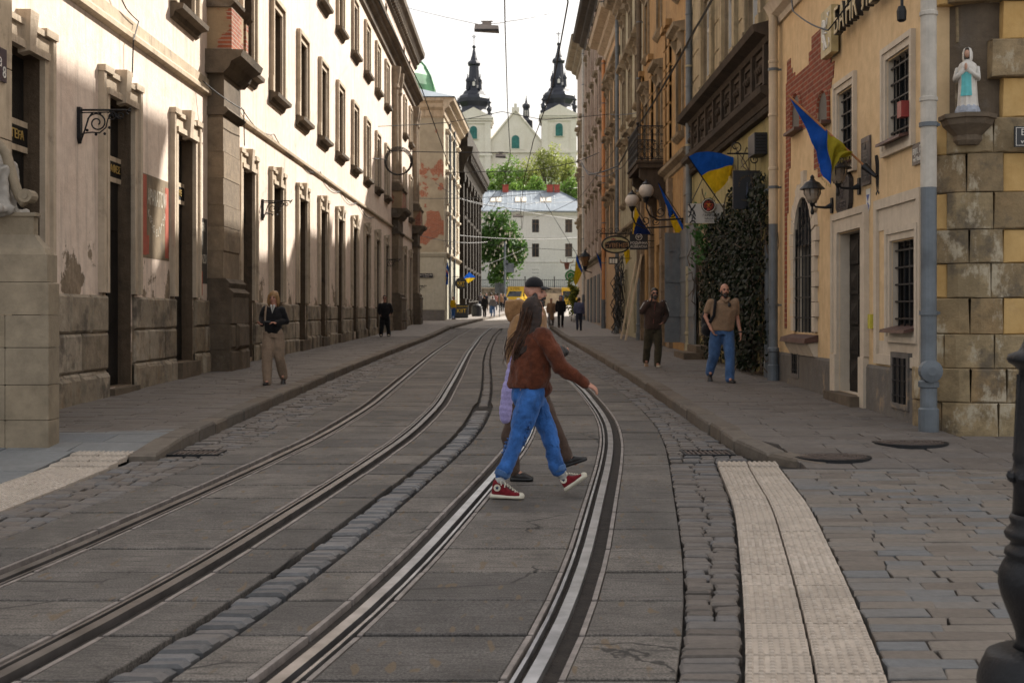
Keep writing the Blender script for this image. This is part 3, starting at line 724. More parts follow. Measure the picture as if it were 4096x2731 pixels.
# house plaque at far left, ring of spare cable
hp_ = MB(TLw); hp_.box(15.2, 15.5, .30, .325, 4.35, 4.75); o = tag(hp_.build('house_plaque', plain('plaque_purple', (.05,.035,.05), .3), None), 'dark enamel house plaque on the nearest corner pier', 'plaque')
text_mesh('а', .2, TLw(15.24, .328, 4.52), (.0037,1,0), (0,0,1), M['white'], o); text_mesh('8', .2, TLw(15.37, .328, 4.4), (.0037,1,0), (0,0,1), M['white'], o)
cr = MB(); c0 = Vector(TLw(60.0, .85, 9.0))
bx = Vector(((915-1176)/2940*58, 58, CAM_H+(722.5-372)/2940*58))
for k in range(4):
    r_ = .55+.03*k; cr.tube([(bx.x+r_*math.cos(q*.26+k), bx.y+.02*k, bx.z+.02*k+r_*math.sin(q*.26+k)) for q in range(25)], .018, 4)
cr.tube([(XL(58)+.02, 57.4, bx.z+.1),(bx.x-.5, 57.9, bx.z+.1)], .02, 4)
tag(cr.build('cable_coil', M['wire']), 'black coil of spare cable hanging on the cream wall', 'cable coil')
# statue on its pedestal at the near corner ------------------------------------
PD = thing('statue_pedestal', 'tall weathered stone pedestal at the left edge of the picture', 'pedestal', (-5.6, 14.4, .13))
pd = MB()
x1 = -4.98; y0p, y1p = 13.75, 15.05
def tier(x, y0_, y1_, z0, z1, ch=.05): pd.frus([(-7.0, y0_), (x, y0_), (x, y1_), (-7.0, y1_)], z0, z1, .015)
zt = [.02,.42,.8,1.2,1.55,1.9]
for a, b_ in zip(zt, zt[1:]):
    for xa, xb in ((-7.0,-5.45),(-5.444,-4.98)) if rnd.random() < .5 else ((-7.0,-5.7),(-5.694,-4.98)):
        for ya, yb in ((13.75, 14.08),): pd.frus([(xa, ya), (xb, ya), (xb, yb), (xa, yb)], a+.003, b_-.003, .012)
pd.build('base', M['pedestal'], PD)
md = MB()
def ringb(x, y0_, y1_, z0, z1, x2=None, y02=None, y12=None):
    x2 = x if x2 is None else x2; y02 = y0_ if y02 is None else y02; y12 = y1_ if y12 is None else y12
    md.add([(-7,y0_,z0),(x,y0_,z0),(x,y1_,z0),(-7,y1_,z0),(-7,y02,z1),(x2,y02,z1),(x2,y12,z1),(-7,y12,z1)], [(0,3,2,1),(4,5,6,7),(0,1,5,4),(1,2,6,5),(2,3,7,6),(3,0,4,7)])
ringb(-5.0, 13.77, 14.07, 1.905, 2.2); ringb(-5.02, 13.78, 14.05, 2.2, 2.27, -5.05, 13.81, 14.03)
ringb(-5.05, 13.81, 14.03, 2.27, 2.36, -5.14, 13.86, 14.02); ringb(-5.14, 13.86, 14.02, 2.36, 2.42, -5.18, 13.88, 14.02); ringb(-5.19, 13.88, 14.02, 2.42, 2.62, -5.19, 13.88, 14.02)
ringb(-5.16, 13.86, 14.02, 2.62, 2.66)
md.build('moulding', M['pedestal'], PD)
ST = MB(); 
def ellip(mb, c, rx, ry, rz, n=14, rot=None):
    k = n//2+2; vs = []; 
    for i in range(k+1):
        t = math.pi*i/k
        for j in range(n):
            p = Vector((rx*math.sin(t)*math.cos(2*math.pi*j/n), ry*math.sin(t)*math.sin(2*math.pi*j/n), -rz*math.cos(t)))
            if rot is not None: p = rot @ p
            vs.append(Vector(c)+p)
    mb.add(vs, [(i*n+j, i*n+(j+1)%n, (i+1)*n+(j+1)%n, (i+1)*n+j) for i in range(k) for j in range(n)])
# ================================================================== yellow bank building on the right
M['yellow'] = plaster('yellow_plaster', (.61,.43,.235), (.71,.53,.32), dirt=(.22,.14,.07), streak=.25, grain=.2, spots=.2)
M['trim'] = plaster('pale_trim', (.54,.46,.36), (.62,.54,.44), dirt=(.2,.15,.1), streak=.3, grain=.2, spots=.2)
M['greyplinth'] = plaster('grey_plinth', (.12,.11,.10), (.18,.165,.15), dirt=(.25,.18,.11), streak=.3, grain=.5, spots=.7)
M['brickR'] = bricks('red_brick_patch', (.30,.075,.04), (.21,.055,.035), (.30,.20,.14), .27, .088, 'Y')
M['redbrown'] = plain('rusty_sheet', (.09,.045,.035), .55, .2, .4, 9)
M['creampipe'] = plain('cream_pipe', (.50,.40,.28), .55, 0, .18, 2.2, .1)
M['whitepipe'] = plain('worn_white_pipe', (.46,.43,.38), .6, 0, .22, 4, .2)
YB = thing('yellow_building', 'yellow plastered bank building with pale window surrounds on the right', 'building', (5.0, 15.6, 0))
YS0, YS1, YZ = 15.45, 24.35, 17.0
py = lambda s: zr(s)+.13
yops = [(16.07,17.06,3.85,4.92,.13),(18.8,19.66,3.85,4.92,.11),(15.87,16.86,1.39,2.5,.12),(18.3,19.6,py(19)+.14,2.78,.15),(21.25,22.65,1.25,2.75,.12),(21.5,23.8,7.35,9.4,.25),(16.2,17.6,7.35,9.4,.25)]
a = MB(TRw); facade(a, YS0, YS1, -.1, YZ, yops, 1); a.box(YS0, YS1, -9, -.45, -.1, YZ-.02)
for s in (YS0, YS1): a.add([(s,0,-.1),(s,0,YZ),(s,-.45,YZ),(s,-.45,-.1)], [(0,1,2,3)])
a.build('wall', [M['yellow'], M['trim']], YB)
a = MB(TRw)
for s0, s1 in ((YS0, 17.95), (19.95, YS1)):
    a.extr([(0,-.1),(.05,-.1),(.05,.82-.0),(.03,.86),(0,.86)], s0, s1)
a.build('plinth', M['greyplinth'], YB)
def bars(mb, s0, s1, z0, z1, d, nv, nh, r=.011):
    for i in range(nv): s = s0+(s1-s0)*(i+.5)/nv; mb.box(s-r, s+r, d-r, d+r, z0, z1)
    for i in range(nh): z = z0+(z1-z0)*(i+.5)/nh; mb.box(s0, s1, d-r*.6, d+r*1.6, z-r, z+r)
def ywin(s0, s1, z0, z1, dep, surround, sill=True, grille=True, lab=None):
    p = MB(TRw); p.box(s0, s1, -dep-.08, -dep-.03, z0, z1); o = p.build('window', M['glass'], YB)
    f = MB(TRw); m_ = (s0+s1)/2; frame4(f, s0+.05, s1-.05, -dep-.03, -dep+.02, z0+.05, z1-.05, .05); f.box(m_-.03, m_+.03, -dep-.03, -dep+.02, z0+.05, z1-.05); f.build('sash', M['dooriron'], o)
    t_ = MB(TRw)
    frame4(t_, s0-.02, s1+.02, 0, .035, z0-.03, z1+.02, .09); frame4(t_, s0-.11, s1+.11, 0, .06, z0-.12, z1+.11, .075); 
    t_.build('surround', M['trim'], o)
    if grille: b_ = MB(TRw); bars(b_, s0, s1, z0, z1, -.05, 4, 5); b_.build('grille', M['iron'], o)
    if sill: q = MB(TRw); q.extr([(-.1,z0+.03),(.16,z0-.03),(.17,z0-.07),(-.1,z0-.02)], s0-.03, s1+.03); q.build('sill', M['redbrown'], o)
    return o
ywin(16.07,17.06,3.85,4.92,.13,1); ywin(18.8,19.66,3.85,4.92,.11,1); ywin(15.87,16.86,1.39,2.5,.12,1)
ywin(21.5,23.8,7.35,9.4,.25,1, sill=False, grille=False); ywin(16.2,17.6,7.35,9.4,.25,1, sill=False, grille=False)
a = MB(TRw); a.extr([(0,7.0),(.05,7.0),(.08,7.1),(.20,7.16),(.27,7.30),(.30,7.34),(0,7.36)], 21.2, 24.15); a.build('window_ledge', M['trim'], YB)
a = MB(TRw); frame4(a, 15.62+.12, 17.6-.12, 0, .045, 1.02, 2.98, .13); a.box(15.74, 17.48, 0, .012, 1.02, 1.2); a.box(15.74, 17.48, 0, .012, 2.69, 2.98); a.build('blind_panel', M['trim'], YB)
# door with nested frames
a = MB(TRw); z0 = py(19)+.14
a.box(18.3, 19.6, -.23, -.15, z0, 2.78); d_ = a.build('door', M['dooriron'], YB)
b_ = MB(TRw)
for (p, q) in ((.1,.62),(.68,1.18)):
    for k in range(5): z = z0+.12+k*.45; b_.box(18.3+p, 18.3+q, -.15, -.115, z, z+.36); b_.add([(18.3+p+.06,-.115,z+.05),(18.3+q-.06,-.115,z+.05),(18.3+q-.06,-.115,z+.31),(18.3+p+.06,-.115,z+.31),(18.3+(p+q)/2,-.085,z+.18)],[(0,1,4),(1,2,4),(2,3,4),(3,0,4)])
b_.build('door_panels', M['dooriron'], d_)
a = MB(TRw); frame4(a, 18.28, 19.62, 0, .05, .95, 2.80, .2, False); a.box(18.0, 18.28, 0, .08, py(18)-.05, .95); a.box(19.62, 19.92, 0, .08, py(19)-.05, .95)
frame4(a, 18.08, 19.82, 0, .075, .96, 3.0, .10, False); a.build('door_surround', M['trim'], d_)
a = MB(TRw); a.box(18.2, 19.75, -.3, .22, py(19)-.1, z0-.005); a.build('door_step', M['darkstone'], d_)
# arched window with voussoirs
a = MB(TRw); a.box(21.25, 22.65, -.18, -.12, 1.25, 2.75); a.prism([(21.95+.69*math.cos(math.pi*i/14), 2.75+.81*math.sin(math.pi*i/14)) for i in range(15)], lambda u, w_, d: (u, d, w_), .002, .008); o = a.build('arched_window', M['glass'], YB)
sp = MB(TRw); cs, cz, rad = 21.95, 2.75, .70
arc = [(cs+rad*math.cos(math.pi*i/14), cz+.82*math.sin(math.pi*i/14)) for i in range(15)]
# opening above the springing is cut by laying wall spandrels beside the arch
vs = MB(TRw)
for i in range(13):
    if i in (6,): pass
    t0, t1 = math.pi*i/13+.02, math.pi*(i+1)/13-.02; ro = .26 if i % 2 else .33
    if i == 6: ro = .45
    P0 = (cs+rad*math.cos(t0), cz+.82*math.sin(t0)); P1 = (cs+rad*math.cos(t1), cz+.82*math.sin(t1))
    Q0 = (cs+(rad+ro)*math.cos(t0), cz+(.82+ro)*math.sin(t0)); Q1 = (cs+(rad+ro)*math.cos(t1), cz+(.82+ro)*math.sin(t1))
    vs.prism([P0, P1, Q1, Q0], lambda u, w_, d: (u, d, w_), -.02, .06)
for side in (21.25, 22.65):
    for k in range(6):
        z = 1.27+k*.25; wd = .28 if k % 2 else .20; s_ = (side-wd, side) if side < 22 else (side, side+wd); vs.box(s_[0], s_[1], -.02, .06, z, z+.24)
vs.build('voussoirs', M['trim'], o)
g_ = MB(TRw)
for i in range(6): s = 21.3+i*.26; g_.box(s-.01, s+.01, .012, .03, 1.25, 2.75+.82*math.sqrt(max(0, 1-((s-cs)/rad)**2)))
for z in (1.5,1.85,2.2,2.55): g_.box(21.25, 22.65, .014, .034, z-.01, z+.01)
for i in range(9):
    for sgn in (-1, 1):
        s0_ = 21.0+i*.22; g_.tube([(s0_, .02, 2.75), (s0_+sgn*.6, .02, 3.5)], .006, 4) if cs-.55 < s0_+sgn*.3 < cs+.55 and abs(s0_-cs) < .62 and abs(s0_+sgn*.6-cs) < .3 else None
g_.build('grille', M['iron'], o)
q = MB(TRw); q.extr([(-.2,1.27),(.22,1.16),(.24,1.08),(-.1,1.12)], 21.0, 22.95); q.build('sill', M['redbrown'], o)
q = MB(TRw); q.extr([(0,.86),(.06,.86),(.16,1.05),(.16,1.08),(0,1.1)], 21.05, 22.9); q.build('sill_moulding', M['trim'], o)
# cut the arch through the wall: a dark recess is bounded by jamb sheets
j = MB(TRw); n_ = len(arc)
j.add([(p[0],.004,p[1]) for p in arc]+[(p[0],.055,p[1]) for p in arc], [(i,i+1,n_+i+1,n_+i) for i in range(n_-1)]); j.build('arch_reveal', M['trim'], o)
# cellar vents
for s0, s1, z0, z1 in ((22.3,22.75,.52,.9),(16.05,16.65,.42,1.0)):
    a = MB(TRw); frame4(a, s0, s1, .0, .07, z0, z1, .07); v_ = a.build('cellar_vent', M['greyplinth'], YB)
    b_ = MB(TRw); b_.box(s0, s1, .052, .056, z0, z1); b_.build('opening', M['black'], v_); c_ = MB(TRw); bars(c_, s0, s1, z0, z1, .064, 3, 3, .008); c_.build('grille', M['iron'], v_)
# uncovered medieval brickwork
def poly_patch(pts, name, mat, par, d=.012):
    a = MB(TRw); a.prism(pts, lambda u, w_, dd: (u, dd, w_), 0, d); return a.build(name, mat, par)
bp = [(23.5,4.75),(23.5,5.78),(23.42,5.78),(23.4,6.18),(23.1,6.18),(23.1,5.98),(22.95,5.98),(22.95,5.86),(22.74,5.86),(22.74,5.78),(21.65,5.78),(21.65,5.98),(21.45,5.98),(21.45,6.2),(20.78,6.2),(20.78,6.08),(20.35,6.08),(20.35,5.98),(20.12,5.98),(20.12,5.5),(19.92,5.5),(19.98,5.25),(20.08,5.25),(20.12,5.12),(20.2,5.12),(20.2,4.6),(20.95,4.6),(20.95,4.75)]
bo = poly_patch(bp, 'brick_patch', M['brickR'], YB)
poly_patch([(23.5,4.745),(23.12,4.745),(23.12,4.2),(23.28,4.2),(23.3,3.4),(23.42,3.4),(23.45,1.3),(23.62,1.3),(23.6,4.2),(23.5,4.2)], 'brick_strip', M['brickR'], YB)
poly_patch([(21.28,4.34),(20.85,4.34),(20.8,4.1),(20.72,3.8),(21.0,3.8),(21.02,3.95),(21.28,3.95)], 'brick_strip', M['brickR'], YB)
def gothic(s0, s1, z0, zt, half=False):
    m_ = (s0+s1)/2; zs = z0+(zt-z0)*.45; L = []
    for i in range(7): t = i/6; L.append((s0+(m_-s0)*(1-math.cos(t*math.pi/2)), zs+(zt-zs)*math.sin(t*math.pi/2)))
    Rr = [(s1-(p[0]-s0), p[1]) for p in L][::-1]
    if half: Rr = []
    out = [(s0, z0)]+L+Rr[1:]+([(s1, z0)] if not half else [(m_, z0)])
    a = MB(TRw); a.prism(out, lambda u, w_, d: (u, d, w_), .014, .018); n1 = a.build('niche', M['black'], bo)
    b_ = MB(TRw); edge_ = [(s0, z0)]+L+(Rr[1:]+[(s1, z0)] if not half else [])
    for p, q in zip(edge_, edge_[1:]): b_.tube([(p[0], .02, p[1]), (q[0], .02, q[1])], .035, 4)
    b_.build('niche_rim', M['brickR'], n1)
    c_ = MB(TRw); c_.box(s0-.08, (s1 if not half else m_)+.08, .01, .16, z0-.05, z0); c_.build('niche_sill', M['redbrown'], n1)
gothic(22.2, 22.93, 4.80, 5.45); gothic(20.22, 20.95, 4.62, 5.15)
# downpipes
def pipe(s, d, r, z0, zsplit, z1, par, m_low, m_up, TW=TRw, big=False):
    x, y, _ = TW(s, d, 0); b_ = MB(); b_.lathe([(r,z0),(r*1.28,z0),(r*1.28,z0+.3),(r*1.05,z0+.32),(r*1.05,z0+.55),(r*1.3,z0+.56),(r*1.3,z0+.62),(r,z0+.64)]+[(r*(1.0 if k%2 else 1.0),z0+.7) for k in range(1)]+[(r,zsplit)], (x,y,0), 14)
    o = b_.build('downpipe', m_low, par, smooth=False)
    if m_up is not None:
        u = MB(); pr_ = [(r*1.02, zsplit)]; z = zsplit
        while z < z1-1.0: z += 1.0; pr_ += [(r*1.0,z),(r*1.14,z+.01),(r*1.14,z+.05),(r*1.0,z+.06)]
        u.lathe(pr_+[(r, z1)], (x,y,0), 14); u.build('upper_pipe', m_up, o)
    z = z0+1.4
    while z < z1: c_ = MB(); c_.lathe([(r*1.0,z),(r*1.2,z),(r*1.2,z+.05),(r*1.0,z+.05)], (x,y,0), 14); c_.box(*sorted((x, TW(s,0,0)[0])), y-.02, y+.02, z+.01, z+.04); c_.build('pipe_clamp', m_low, o); z += 2.2
    if big: e = MB(); e.lathe([(.09,-.05),(.13,-.05),(.13,.05),(.05,.07)], (0,0,0), 16); e.v = [(x-.02+p[0], y-.13-p[2], z0+.75+p[1]) for p in e.v]; e.build('inspection_cap', m_low, o)
    return o
pipe(23.95, .15, .085, py(24)-.02, 3.25, 16.5, YB, M['zinc'], M['creampipe'])
pipe(14.98+.0, .13, .092, py(15)-.04, 3.04, 16.0, YB, M['zinc'], M['whitepipe'], big=True)
# bank name in standing letters and emblem board
o = MB(TRw); o.box(19.5, 20.16, .05, .16, 5.56, 6.28); eb = tag(o.build('emblem_board', plain('brass_board', (.42,.34,.17), .5)), 'brass emblem board with standing lion beside the bank letters', 'sign')
sg = MB(TRw)
def sketch(mb, pts, r=.012, d=.165): mb.tube([(s_, d, z_) for s_, z_ in pts], r, 5)
sketch(sg, [(19.9,5.66),(19.86,5.8),(19.93,5.9),(19.86,6.0),(19.88,6.1),(19.95,6.12),(19.97,6.05)], .03); sketch(sg, [(19.86,5.8),(19.76,5.66)], .02); sketch(sg, [(19.88,5.98),(19.75,6.04),(19.72,6.12)], .018); sketch(sg, [(19.88,5.92),(19.76,5.9)], .016)
sketch(sg, [(19.95,5.78),(20.04,5.82),(20.07,5.95),(20.02,6.02),(20.06,6.1)], .012); sketch(sg, [(19.66,5.66),(19.6,5.72),(19.64,5.8)], .012); sketch(sg, [(19.72,6.2),(19.66,6.14),(19.62,6.2)], .012)
sg.build('lion_relief', M['white'], eb)
M['letter'] = plain('bronze_letter_face', (.52,.42,.24), .5); M['letterside'] = M['black']
BK = thing('bank_letters', 'raised letters of the bank name high on the yellow wall', 'sign', TRw(19.2, .1, 5.74))
acc = 19.25
for ch in 'БАНК ЛЬВІВ':
    if ch == ' ': acc -= .18; continue
    t_ = text_mesh(ch, .56, TRw(acc, .14, 5.74), (-.0037,-1,0), (0,0,1), M['black'], BK, .045, 'letter', sx=.86); wd = max(v.co.y for v in t_.data.vertices)-min(v.co.y for v in t_.data.vertices)
    t2 = text_mesh(ch, .53, TRw(acc-.012, .19, 5.752), (-.0037,-1,0), (0,0,1), M['letter'], t_, .006, 'letter_face', sx=.86)
    acc -= wd+.07
# plaques, shield, alarm box, flag holder, lamps on this wall
def plaque(name, lab, s0, s1, z0, z1, mat, d=.03, cat='plaque'):
    a = MB(TRw); a.box(s0, s1, .004, d, z0, z1); return tag(a.build(name, mat), lab, cat)
M['bronze'] = plain('dark_bronze', (.10,.085,.085), .5, .4, .3, 8, .2)
pq = plaque('memorial_plaque', 'tall grey metal plaque with raised inscription behind the flagpole', 17.86, 18.3, 3.38, 4.06, M['bronze'])
a = MB(TRw); frame4(a, 17.93, 18.23, .03, .038, 3.45, 3.98, .012); frame4(a, 17.95, 18.21, .03, .036, 3.52, 3.72, .006)
for k in range(9): z = 3.47+k*.045; a.box(17.98, 18.18, .03, .036, z, z+.022) if k not in (5,) else None
a.tube([(18.08,.036,3.88),(18.08,.036,3.96)], .025, 5); a.build('inscription_relief', M['greyplinth'], pq)
def carve(s_, z0):
    pass
a = MB(TRw); pts = [(19.6,3.18),(19.5,3.10),(18.9,3.10),(18.82,3.2),(18.80,3.55),(18.95,3.66),(19.4,3.70),(19.56,3.6)]
a.prism(pts, lambda u, w_, d: (u, d, w_), .004, .07); pq = tag(a.build('carved_plaque', plain('black_carved_wood', (.035,.03,.03), .6, 0, .5, 10, .5)), 'black carved wooden plaque hanging above the bank door', 'plaque')
for txt, z, sz in (('Ресторан', 3.52, .12), ('старий', 3.40, .12), ('ВІК', 3.29, .12), ('ЛЬВІВ', 3.14, .16)): text_mesh(txt, sz, TRw(19.48 if len(txt) > 4 else 19.36, .072, z), (-.0037,-1,0), (0,0,1), M['bronze'], pq, .008, sx=1.0)
a = MB(TRw); a.prism([(18.1,3.32),(17.9,3.32),(17.9,3.08),(18.0,2.98),(18.1,3.08)], lambda u, w_, d: (u, d, w_), .004, .012); sh_ = tag(a.build('heritage_shield', M['white']), 'small white shield plate with blue diamonds above the bank door corner', 'plaque')
a = MB(TRw); bl_ = plain('shield_blue', (.05,.10,.35), .5); a.prism([(18.08,3.24),(17.92,3.24),(18.0,3.14)], lambda u, w_, d: (u, d, w_), .0125, .014); a.prism([(18.0,3.14),(17.93,3.08),(18.0,3.0),(18.07,3.08)], lambda u, w_, d: (u, d, w_), .0125, .014); a.build('blue_marks', bl_, sh_)
a = MB(TRw); a.box(15.95, 16.12, .06, .16, 4.02, 4.22); ab = tag(a.build('alarm_box', plain('red_box', (.22,.02,.02), .4)), 'small red alarm box on the window surround', 'alarm'); a = MB(TRw); a.box(16.125, 16.128, .07, .15, 4.04, 4.16); a.build('sticker', M['white'], ab)
a = MB(TRw); a.box(17.72, 17.84, .004, .06, 1.36, 1.56); tag(a.build('door_buzzer', plain('yellow_green_box', (.45,.40,.05), .5)), 'small yellow entry buzzer beside the bank door', 'buzzer')
def wall_lantern(s, z, lab, d=.32):
    T_ = lambda p, q, r_: TRw(s+p, q, z+r_); t_ = thing('wall_lantern', lab, 'lantern', TRw(s, 0, z), 'twin black wall lanterns over the bank entrance')
    a = MB(T_); a.prism([(-.05,-.14),(.05,-.14),(.07,-.05),(.05,.1),(-.05,.1),(-.07,-.05)], lambda u, w_, dd: (u, dd, w_), .003, .03); a.tube([(0,.02,-.02),(0,.12,-.05),(0,d-.05,-.04),(0,d,.02)], [.05,.022,.016,.02], 7); a.build('bracket', M['iron'], t_)
    x, y, zz = T_(0, d, 0); b_ = MB(); b_.lathe([(.02,-.16),(.03,-.12),(.015,-.05),(.04,.0),(.05,.02)], (x,y,zz), 10); b_.build('stem', M['iron'], t_)
    g2 = MB(); g2.lathe([(.05,.02),(.10,.08),(.125,.17),(.125,.24)], (x,y,zz), 12); g2.build('glass', M['lampglass'], t_)
    h_ = MB(); h_.lathe([(.20,.235),(.19,.25),(.15,.29),(.11,.34),(.05,.37),(.03,.40),(.035,.43),(.01,.46)], (x,y,zz), 14); h_.build('hood', M['iron'], t_)
    c_ = MB()
    for k in range(6): q = k*math.pi/3; c_.tube([(x+.055*math.cos(q),y+.055*math.sin(q),zz+.02),(x+.128*math.cos(q),y+.128*math.sin(q),zz+.17),(x+.13*math.cos(q),y+.13*math.sin(q),zz+.24)], .008, 4)
    c_.build('cage', M['iron'], t_)
M['lampglass'] = plain('smoky_lamp_glass', (.30,.25,.20), .25)
wall_lantern(18.45, 3.42, 'black wall lantern between the carved plaque and the metal plaque'); wall_lantern(20.05, 3.28, 'black wall lantern just right of the arched window, under the flag')
# street name plates
M['enamel'] = plain('dark_enamel', (.015,.016,.02), .3)
a = MB(TRw); a.box(15.3, 15.93, .004, .03, 3.40, 3.66); o = tag(a.build('street_sign', M['enamel']), 'black street name plate half behind the white downpipe', 'street sign')
text_mesh('вул. Руська', .13, TRw(15.90, .032, 3.53), (-.0037,-1,0), (0,0,1), M['white'], o, .002, sx=.9); text_mesh('vul. Ruska', .09, TRw(15.88, .032, 3.44), (-.0037,-1,0), (0,0,1), M['white'], o, .002, sx=.9)
# ================================================================== rough stone corner with the niche
SB = thing('stone_corner_building', 'rough stone corner building with statue niche at the right edge', 'building', (5.3, 15.3, 0))
outl = [(5.06, 15.75), (5.10, 15.42), (5.28, 15.22), (5.55, 15.12), (6.4, 15.08), (10.5, 15.0)]
cum = [0]
for p, q in zip(outl, outl[1:]): cum.append(cum[-1]+math.hypot(q[0]-p[0], q[1]-p[1]))
def TC(t, d, z):
    for i in range(len(cum)-1):
        if t <= cum[i+1] or i == len(cum)-2:
            p, q = outl[i], outl[i+1]; L = cum[i+1]-cum[i]; f = (t-cum[i])/L; tx, ty = (q[0]-p[0])/L, (q[1]-p[1])/L
            return (p[0]+(q[0]-p[0])*f+ty*d, p[1]+(q[1]-p[1])*f-tx*d, z)
M['cornerstone'] = stones('corner_stone', (.41,.285,.15), (.48,.37,.215), (.37,.265,.15), scale=4.5, bmp=1.0, dark=.65, tint=.8, patch=(1.6, (.12,.10,.075), (.50,.44,.33)))
M['infill'] = plaster('ochre_infill', (.50,.30,.10), (.58,.40,.18), dirt=(.2,.13,.07), streak=.2, grain=.25, spots=.3)
st_, inf = MB(TC), MB(TC)
core = MB(); core.v = []; n_ = len(outl)
core.add([(p[0]+.1, p[1]+.12, -.1) for p in outl]+[(p[0]+.1, p[1]+.12, 14) for p in outl]+[(10.5,24,-.1),(5.2,24,-.1),(10.5,24,14),(5.2,24,14)], [(i,i+1,n_+i+1,n_+i) for i in range(n_-1)]+[(n_-1,2*n_,2*n_+2,2*n_-1),(n_,n_+1,n_+2,n_+3,n_+4,n_+5,2*n_+2,2*n_+3)])
core.build('wall', M['darkstone'], SB)
z = .1; row_i = 0
hts = [.42,.40,.40,.43,.41,.40,.44,.46,.42,.47,.45,.46,.48,.45,.5,.5,.5,.5,.5]
tmax = cum[-1]
for hh in hts:
    t = 0; first = True; k = 0; ju = lambda q: q+rnd.uniform(-.05,.05)
    brk = [.28,ju(.72),1.13,1.95,ju(2.5),ju(3.1),ju(3.9),ju(4.6),5.3] if row_i % 2 else [.30,.50,ju(1.0),ju(1.5),ju(2.2),ju(2.8),ju(3.4),ju(4.2),5.0]
    while t < tmax-.02:
        wd = next((q for q in brk if q > t+.02), tmax)-t
        e = min(t+wd, tmax); bump_ = (.16 if row_i < 2 else .10 if row_i == 2 else .05)+rnd.uniform(-.015, .02)
        big = (t+e)/2
        isinf = (.36 < big < .44 and row_i % 2 == 0 and row_i > 2) or (1.3 < big < 1.8 and row_i % 2 == 1 and row_i > 1) or (big > 3 and row_i % 3 == 1 and rnd.random() < .5)
        mb = MB(TC) if isinf else st_
        dd = bump_-.03 if isinf else bump_
        if 5.0 <= z+.01 and False: pass
        nch = .35 < big < .95 and 3.9 < z+hh/2 < 5.2
        if nch: dd = -.16
        seg = max(1, int((e-t)/.10)); i0 = rnd.uniform(.008, .018)
        tt = [t+.003+(e-t-.006)*q/seg for q in range(seg+1)]
        jz = lambda: rnd.uniform(-.006, .006)
        lo, hi = z+.003, z+hh-.003; v_ = []
        for q in tt: v_ += [(q,-.2,lo),(q,dd-.02,lo),(q,dd+rnd.uniform(-.008,.008),lo+i0+jz()),(q,dd+rnd.uniform(-.008,.008),hi-i0+jz()),(q,dd-.02,hi),(q,-.2,hi)]
        v_[2] = (tt[0]+i0, dd-.012, lo+i0); v_[3] = (tt[0]+i0, dd-.012, hi-i0); v_[-4] = (tt[-1]-i0, dd-.012, lo+i0); v_[-3] = (tt[-1]-i0, dd-.012, hi-i0)
        fs = [(i*6+c_, i*6+c_+1, (i+1)*6+c_+1, (i+1)*6+c_) for i in range(seg) for c_ in range(5)]+[(0,1,2,3,4,5), tuple(range(seg*6, seg*6+6))]
        mb.add(v_, fs); t = e; first = False; k += 1
        if isinf: mb.build('plaster_infill', M['infill'], SB)
    z += hh; row_i += 1
st_.build('stone_blocks', M['cornerstone'], SB)
# corbel, niche hood, statue
NX, NY = 5.38, 15.12
cb = MB(); cb.v = []
cb.lathe([(.12,3.55),(.16,3.6),(.16,3.66),(.28,3.78),(.30,3.84),(.33,3.85),(.33,3.90),(.1,3.90)], (NX, NY, 0), 8, math.pi/8); cb.build('corbel', M['darkstone'], SB)
hd = MB()
for i in range(9):
    t0, t1 = math.pi*i/9, math.pi*(i+1)/9; c_ = .55
    a1 = [(c_+.33*math.cos(t), 4.75+.45*math.sin(t)) for t in (t0, t1)]; a2 = [(c_+.40*math.cos(t), 4.75+.54*math.sin(t)) for t in (t1, t0)]
    hd.prism(a1+a2, lambda u, w_, d: TC(u, d, w_), -.1, .08)
pass
a = MB(); sx0 = 5.84; a.box(sx0, sx0+.95, 14.87, 14.90, 3.50, 3.74); o = tag(a.build('street_sign', M['enamel']), 'black street name plate cut by the right picture edge, on the stone corner', 'street sign')
text_mesh('ВУЛ. Сербська', .10, (sx0+.07, 14.868, 3.635), (1,0,0), (0,0,1), M['white'], o, .002); text_mesh('vul. Serbska', .075, (sx0+.07, 14.868, 3.54), (1,0,0), (0,0,1), M['white'], o, .002)
a = MB(); frame4(a, sx0+.02, sx0+.93, 14.866, 14.869, 3.52, 3.72, .006); a.build('border', M['white'], o)
a = MB(); a.box(5.63, 5.67, 14.93, 15.3, .55, .59) if False else None
tm = text_mesh('К', .11, (5.62, 14.945, .55), (1,0,0), (0,0,1), plain('green_stencil', (.05,.22,.17), .7), SB, .002, 'stencil_mark')
sp_ = MB(TRw)
# security spotlight at the top of the pipe
t_ = thing('spotlight', 'small black spotlight hanging high beside the white downpipe', 'spotlight', (4.75, 15.1, 5.2))
a = MB(); a.box(4.5, 5.0, 15.08, 15.11, 5.28, 5.31); a.box(4.58, 4.61, 15.07, 15.10, 5.17, 5.28); a.build('arm', M['iron'], t_); b_ = MB(); b_.lathe([(.03,-.12),(.055,-.1),(.06,.0),(.04,.06)], (4.59,15.08,5.12), 10); b_.build('lamp_head', M['iron'], t_)
